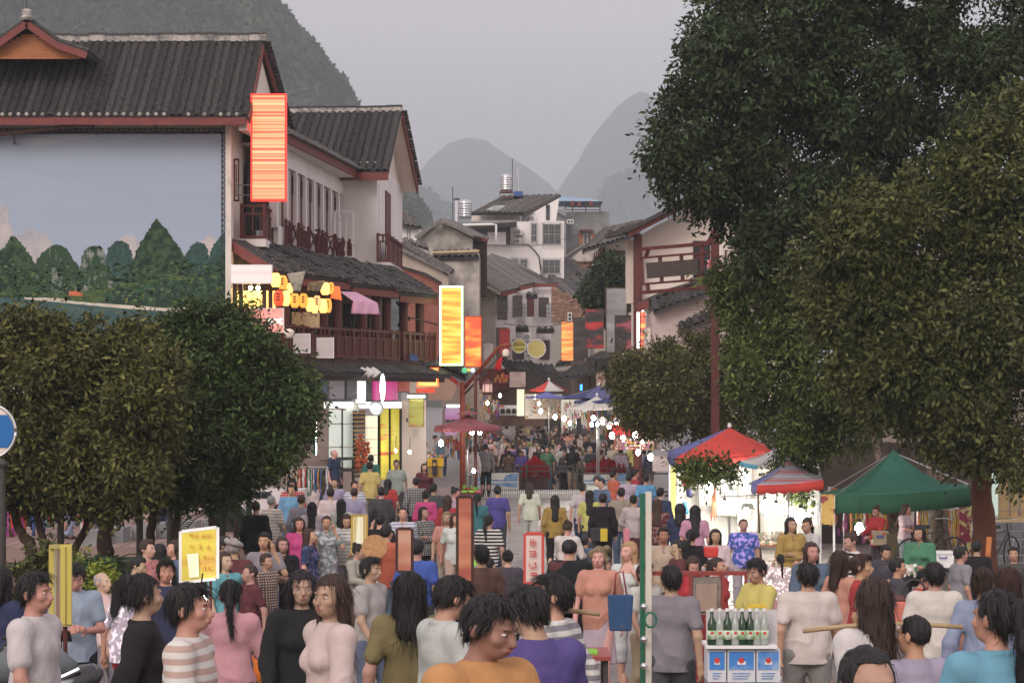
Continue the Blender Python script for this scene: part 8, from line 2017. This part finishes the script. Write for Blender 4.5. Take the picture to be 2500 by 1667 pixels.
b1=board('bright yellow price board with rows of orange print on a pole',444,527,1287,1412,24.5,lamp_y,M['whitepaint'],(478,512),10)
mb=MB()
for r_,(v_,us_)in enumerate(((1308,(465,480,495,510)),(1335,(470,490,508)),(1362,(500,515)),(1388,(500,515)))):
    for q_,uu in enumerate(us_):strokes(mb,W(uu,v_,24.47),.055,r_*7+q_,24.47)
mb.build('orange_print',mat('orange_ink',(.5,.17,.03),.7),b1,kind='stuff')
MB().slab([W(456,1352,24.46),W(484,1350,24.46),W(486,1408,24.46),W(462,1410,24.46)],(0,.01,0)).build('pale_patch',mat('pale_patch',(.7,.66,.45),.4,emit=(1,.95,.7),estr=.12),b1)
bulb('bare bulb glaring under the yellow price board',490,1472,23.5,.065,cord=.15)
tag(MB().lathe(W(466,1462,23.8),[(.02,-.12),(.07,-.1),(.085,.02),(.05,.12)],12).build('glass_jar',M['whitepaint'],smooth=True),'white jar hanging beside the glaring bulb','jar')
board('gilded red board seen edge on beside the phone user',131,160,1334,1524,16.6,streak('gilded',[(.4,(.45,.12,.04)),(.55,(.55,.45,.12)),(.7,(.9,.85,.65))],.35,1.2,9,6),mat('gold_edge',(.5,.42,.1),.4),(140,154),0,.06,yaw=.6)
t=board('small menu card clipped to the gilded board pole',104,142,1559,1612,16.4,mat('menu_card',(.5,.42,.3),.6,scale=22,col2=(.12,.22,.12),thr=(.5,.6)),M['cream'],None,0,.02)
board('narrow lit white and gold board in the mid crowd left',862,892,1258,1350,33,streak('whitegold',[(.3,(.6,.4,.1)),(.5,(1,.9,.6)),(.7,(1,1,.9))],.9,.8,8,2),mat('gold_edge2',(.45,.3,.06),.5),(878,),0,.05,yaw=.3)
b2=board('white upright board with red print in the centre crowd',1284,1322,1302,1424,24.5,mat('white_board',(.62,.50,.46),.7,.06,3),mat('red_edge',(.5,.06,.05),.6),(1303,),0,.04)
mb=MB()
for i in range(4):strokes(mb,W(1303,1325+i*26,24.47),.10,40+i,24.47)
mb.build('red_print',CM['red'],b2,kind='stuff')
board('orange red board on a pole left of the teal ponytail',1120,1150,1212,1420,26,streak('orange_board',[(.4,(.30,.07,.045)),(.55,(.45,.17,.09)),(.7,(.5,.32,.22))],.05,3,.8,9),M['darkwood'],(1135,),0,.05)
board('orange and pink board behind the royal blue T-shirt',972,1003,1290,1395,27,streak('orange_board2',[(.4,(.35,.11,.07)),(.55,(.45,.22,.14)),(.7,(.52,.38,.28))],.05,3,.8,3),M['darkwood'],(988,),0,.05)
# green and cream upright of a stall frame, close to the camera
t=thing('stall_upright','tall green and cream painted stall pole standing at the front centre','pole',(W(1572,0,14.5).x,14.5,zg(14.5)))
x=W(1563,0,14.5).x;MB().bx(x,x+.028,14.5,14.54,zg(14.5),W(0,1205,14.5).z).build('green_tube',mat('pole_green',(.02,.12,.07),.35),t);x=W(1576,0,14.5).x;MB().bx(x,x+.035,14.48,14.53,zg(14.5),W(0,1200,14.5).z).build('cream_tube',mat('pole_cream',(.55,.52,.44),.4),t)
for v in(1480,1560,1625):MB().lathe(W(1572,v,14.42),[(.01,-.02),(.024,0),(.01,.02)],8).build('joint',M['metal'],t,smooth=True)
tag(MB().tube([W(1588+14*math.cos(a),1512+18*math.sin(a),14.4)for a in np.linspace(0,2*math.pi,17)],.008,6).build('hose_ring',mat('hose_green',(.03,.14,.09),.4),smooth=True),'small loop of green hose hooked on the stall pole','hose')
# red counter frame
t=thing('counter_frame','worn red wooden counter with an upright mirror like panel','counter',(W(1700,0,25).x,25,zg(25)))
fb_=lambda n_,m,*a:fbo(n_,m,t,*a)
RR=mat('chipped_red_wood',(.30,.035,.03),.6,scale=12,col2=(.16,.05,.04),bump=.2)
fb_('top_rail',RR,1592,1825,1395,1404,25,.12);fb_('post',RR,1683,1690,1404,1530,25,.06);fb_('post',RR,1761,1768,1404,1530,25,.06);fb_('post',RR,1818,1825,1404,1560,25,.06)
fb_('panel_frame',mat('worn_grey_wood',(.12,.11,.10),.8,scale=9,col2=(.28,.24,.2)),1691,1760,1408,1500,25.02,.05);fb_('panel',mat('dull_panel',(.36,.27,.21),.5,scale=3,col2=(.28,.2,.16),stretch=(5,1,1)),1700,1751,1425,1492,24.99,.03)
# bottle crates and drink boxes
BG=mat('bottle_glass',(.01,.035,.012),.12,spec=.6);BP=mat('clear_bottle',(.30,.34,.30),.15,spec=.6);LB=mat('bottle_label',(.55,.62,.50),.6,scale=26,col2=(.25,.4,.2),thr=(.5,.6));RD=CM['red']
def bottle(label,u,v,d,m):
    s=1.0;p=W(u,v,d);t=thing('bottle',label,'bottle',p,'bottles standing on the drink boxes')
    MB().lathe(p,[(.034,0),(.036,.01),(.036,.15),(.030,.18),(.014,.22),(.012,.27)],14).build('glass',m,t,smooth=True);MB().lathe(p,[(.0372,.045),(.0372,.115)],14).build('label',LB,t,smooth=True)
    MB().lathe(p,[(.0148,.262),(.0148,.285)],10).build('cap',M['whitepaint'],t)
    MB().bx(p.x-.012,p.x+.012,p.y-.0385,p.y-.034,p.z+.085,p.z+.105).build('label_mark',RD,t)
DB=19.0
bl=[('green bottle at the left end of the drink boxes',1738,BG),('clear bottle second from the left on the drink boxes',1757,BP),('green bottle third from the left on the drink boxes',1776,BG),('clear bottle fourth from the left on the drink boxes',1795,BP),('dark green bottle fifth from the left, beside the divider',1812,BG),('green bottle sixth from the left, right of the divider',1831,BG),('clear bottle seventh from the left on the drink boxes',1848,BP),('clear bottle at the right end by the white shirt',1866,BP)]
for l,u,m in bl:bottle(l,u,1573,DB-.02,m)
tag(fbo('bottle_tray',M['whitepaint'],None,1724,1898,1576,1583,DB-.1,.45),'white tray edge on which the bottles stand','tray')
tag(fbo('plastic_backing',mat('frosted_plastic',(.48,.46,.46),.4,.12,5),None,1724,1898,1488,1575,DB+.12,.02),'frosted white plastic sheet behind the row of bottles','sheet')
def drink_box(label,u0,u1,v0,v1,d,i):
    t=thing('drink_box',label,'carton',W((u0+u1)/2,v1,d),'blue and white drink cartons')
    fbo('carton',mat('carton_white',(.55,.56,.58),.6)if 'carton_white' not in bpy.data.materials else bpy.data.materials['carton_white'],t,u0,u1,v0,v1,d,.35)
    b_=mat('sky_print',(.05,.20,.52),.6,scale=4,col2=(.35,.45,.6),thr=(.5,.75))if 'sky_print' not in bpy.data.materials else bpy.data.materials['sky_print']
    fbo('blue_print',b_,t,u0+4,u1-4,v0+5,v0+(v1-v0)*.62,d-.006,.01);fbo('white_print',M['whitepaint'],t,u0+(u1-u0)*.36,u0+(u1-u0)*.66,v0+(v1-v0)*.36,v0+(v1-v0)*.46,d-.01,.01)
    MB().lathe(W((u0+u1)/2,v0+(v1-v0)*.33,d-.012),[(.022,0),(.022,.004)],14,ax=(Vector((1,0,0)),Vector((0,0,1)),Vector((0,-1,0)))).build('red_emblem',RD,t)
    for k in range(3):fbo('print_line',b_,t,u0+12,u1-12-k*3,v0+(v1-v0)*(.72+k*.08),v0+(v1-v0)*(.74+k*.08),d-.008,.008)
drink_box('left drink carton under the bottles, partly behind the grey T-shirt',1728,1773,1585,1664,DB-.05,0);drink_box('middle drink carton under the bottles',1776,1844,1585,1664,DB-.05,1);drink_box('right drink carton under the bottles beside the white shirt',1847,1905,1585,1664,DB-.05,2)
board('green and yellow drinks card behind the bottles',1828,1868,1478,1500,19.4,mat('drinks_card',(.25,.4,.12),.6,scale=9,col2=(.6,.5,.15),thr=(.45,.55)),mat('card_edge',(.6,.42,.05),.6),None,0,.02)
# tablecloth, towel, tote, shoulder bag, basket
t=thing('side_table','small red edged table with a lime green towel at the front centre','table',(W(1410,0,16).x,16,zg(16)));fbo('table_top',mat('table_red',(.28,.06,.05),.5),t,1352,1492,1602,1612,15.8,.6)
for u in(1360,1480):
    for yy in(15.85,16.35):x=W(u,0,15.8).x;MB().bx(x-.015,x+.015,yy,yy+.03,zg(16),W(0,1612,15.8).z).build('leg',M['iron'],t)
o=MB().box(W(1425,1594,16),(.19,.16,.05)).build('towel',mat('lime_towel',(.22,.48,.07),.95,.2,30,bump=.5));tag(o,'folded lime green towel lying on the small red table','towel');bv=o.modifiers.new('soft','BEVEL');bv.width=.015;bv.segments=3
def bag(label,u,v,d,w,h,dp,m,strap=True,name='tote_bag'):
    p=W(u,v,d);t=thing(name,label,'bag',p)
    mb=MB();hw=w/2;mb.add([(p.x-hw,d,p.z),(p.x+hw,d,p.z),(p.x+hw*.85,d,p.z-h),(p.x-hw*.85,d,p.z-h),(p.x-hw,d+dp,p.z),(p.x+hw,d+dp,p.z),(p.x+hw*.85,d+dp,p.z-h),(p.x-hw*.85,d+dp,p.z-h)],[(0,1,2,3),(5,4,7,6),(1,5,6,2),(4,0,3,7),(4,5,1,0),(3,2,6,7)])
    o=mb.build('pouch',m,t);bv=o.modifiers.new('soft','BEVEL');bv.width=min(w,dp)*.2;bv.segments=3
    if strap:MB().tube([(p.x-hw*.5,d+dp/2,p.z-.01),(p.x-hw*.35,d+dp/2,p.z+h*.6),(p.x+hw*.2,d+dp/2,p.z+h*.65),(p.x+hw*.5,d+dp/2,p.z-.01)],.010,6).build('strap',mat('strap_red',(.25,.06,.07),.8)if 'strap_red' not in bpy.data.materials else bpy.data.materials['strap_red'],t,smooth=True)
    return t
bag('navy tote bag with golden marks hanging before the blonde woman',1515,1452,24.2,.26,.36,.08,mat('tote_navy',(.03,.07,.16),.85,scale=9,col2=(.16,.12,.05),thr=(.6,.7)))
bag('black shoulder bag with yellow border at the black shirted man',1462,1288,46,.34,.26,.12,mat('bag_black',(.03,.03,.035),.7),False,'shoulder_bag');fbo('yellow_border',CM['yellow'],[o for o in bpy.data.objects if o.name.startswith('shoulder_bag')][0],1466,1483,1290,1321,45.97,.04)
bag('lime green carrier bag in the centre crowd',1163,1352,29,.14,.22,.08,mat('lime_bag',(.25,.62,.10),.6),False,'carrier_bag');bag('red bag hugged by the woman in pale pink jacket',1737,1335,31.6,.20,.14,.12,CM['red'],False,'red_bag')
bag('pink bag carried low left of the cream jumper',1530,1290,43,.12,.3,.08,mat('pink_bag',(.55,.2,.25),.7),False,'carrier_bag')
tag(MB().lathe(W(915,1336,30),[(.15,0),(.165,.015),(.16,.03)],22,ax=(Vector((1,0,0)),Vector((0,.35,.93)),Vector((0,-.93,.35)))).build('straw_tray',mat('straw',(.36,.2,.09),.9,.25,20,bump=.4)),'round straw tray held up in the mid left crowd','tray')
t=thing('oven_mitt','orange patterned cloth mitt at the side of the pink shirted woman','mitt',W(638,1640,19));MB().tube([W(628,1598,19.4),W(640,1615,19.35),W(646,1640,19.3),W(636,1664,19.3)],[.05,.075,.09,.07],12).build('cloth',mat('mitt_cloth',(.5,.13,.02),.9,scale=18,col2=(.5,.32,.15),thr=(.55,.65)),t,smooth=True)
tag(MB().box(W(160,1552,17.0),(.075,.012,.13),(Vector((1,0,0)),Vector((0,.6,.8)),Vector((0,-.8,.6)))).build('phone',M['black']),'dark phone held by the man in light blue shirt','phone')
# orange cloth table and food by the tent
t=thing('cloth_table','table draped in orange red cloth with cooking gear','table',(W(2215,0,24).x,24,zg(24)));o=cloth('cloth',None,None,[(2188,1468),(2275,1468),(2285,1530),(2176,1530)],23.6,mat('salmon_cloth',(.50,.16,.12),.9,.1,4),wave=.06);o.parent=t;o.location=-Vector(t.location);fbo('table_top',M['redwood'],t,2190,2275,1464,1469,23.7,.6)
tag(MB().tube([W(2232+26*math.cos(a),1442+28*math.sin(a),24)for a in np.linspace(0,2*math.pi,21)],.012,6).build('wire_basket',M['iron'],smooth=True),'black wire hoop basket on the orange cloth table','basket')
goods('white foam boxes and foil stacked by the suit jacket',2195,2235,1378,1405,29.5,40,(5,9),'box',ms=[M['whitepaint'],GMS[1]])
tag(MB().tube([W(2415,1310,43),W(2410,1390,43)],.05,10).build('rolled_banner',mat('roll_orange',(.45,.16,.05),.6,.2,5),smooth=True),'rolled orange and yellow banner leaning on the thick trunk','banner')
tag(MB().tube([W(2460,1398,44),W(2470,1340,45),W(2485,1345,45),W(2500,1328,45.5)],.012,5).build('black_cable',M['black'],smooth=True),'black cable looping over the stone steps','cable')
# scooter at the lower left corner
t=thing('scooter','dark scooter with grey seat parked at the lower left corner','scooter',(W(40,0,15).x,15,zg(15)))
c=W(60,1640,15);MB().tube([c+Vector((-.32,.1,-.02)),c+Vector((-.1,.05,.03)),c+Vector((.18,0,.05)),c+Vector((.32,-.05,.02))],[.09,.13,.12,.05],14).build('seat',mat('seat_grey',(.11,.125,.135),.45,.1,8),t,smooth=True)
MB().tube([c+Vector((-.35,.1,-.2)),c+Vector((0,.05,-.16)),c+Vector((.35,0,-.08)),c+Vector((.46,-.02,.02))],[.16,.17,.13,.05],14).build('rear_body',mat('scooter_black',(.02,.02,.025),.2,spec=.6),t,smooth=True)
MB().tube([c+Vector((.25,-.1,-.02)),c+Vector((.36,-.1,.03))],.018,8).build('tail_trim',M['metal'],t);MB().lathe(W(28,1557,15),[(.01,-.03),(.07,0),(.01,.03)],14,sq=.4).build('mirror',M['black'],t,smooth=True)
MB().tube([W(22,1562,15),W(5,1580,15),W(18,1600,15)],.008,6).build('mirror_stalk',M['iron'],t);MB().tube([W(-20,1575,15),W(5,1592,15),W(24,1603,15)],.017,8).build('grip',M['black'],t,smooth=True)
for x_ in(-.55,.35):MB().tube([Vector((c.x+x_+.22*math.cos(a),15.1,zg(15)+.24+.22*math.sin(a)))for a in np.linspace(0,2*math.pi,21)],.045,8).build('wheel',M['black'],t,smooth=True)
for(u0,v0,u1,v1,d,l)in((1180,1500,1465,1498,13.5,'bent bamboo carrying pole arching over the front centre crowd'),(1960,1540,2350,1530,13.8,'thin brown carrying pole crossing the white shirts at the right front')):
    tag(MB().tube([W(u0+(u1-u0)*k/8,v0+(v1-v0)*k/8-12*math.sin(k/8*math.pi)+(20 if k==0 and u0<1200 else 0),d)for k in range(9)],.014,7).build('carrying_pole',mat('pole_bamboo',(.35,.25,.14),.6,.2,9)if 'pole_bamboo' not in bpy.data.materials else bpy.data.materials['pole_bamboo'],smooth=True),l,'pole')
# overhead wires of the far street
for i,(a,b)in enumerate((((1206,600,140),(1450,560,118)),((1230,790,118),(1478,760,98)),((1580,1075,75),(1700,1062,60)))):
    A1,B1_=W(*a),W(*b);tag(MB().tube([A1.lerp(B1_,k/8)-Vector((0,0,.35*math.sin(k/8*math.pi)))for k in range(9)],.015,4).build('overhead_wire',M['iron']),['sagging wire between the tall white building and the eaved house','sagging wire from the white row houses to the grey hanging sign','pale taut wire above the bottle rack'][i],'wire')
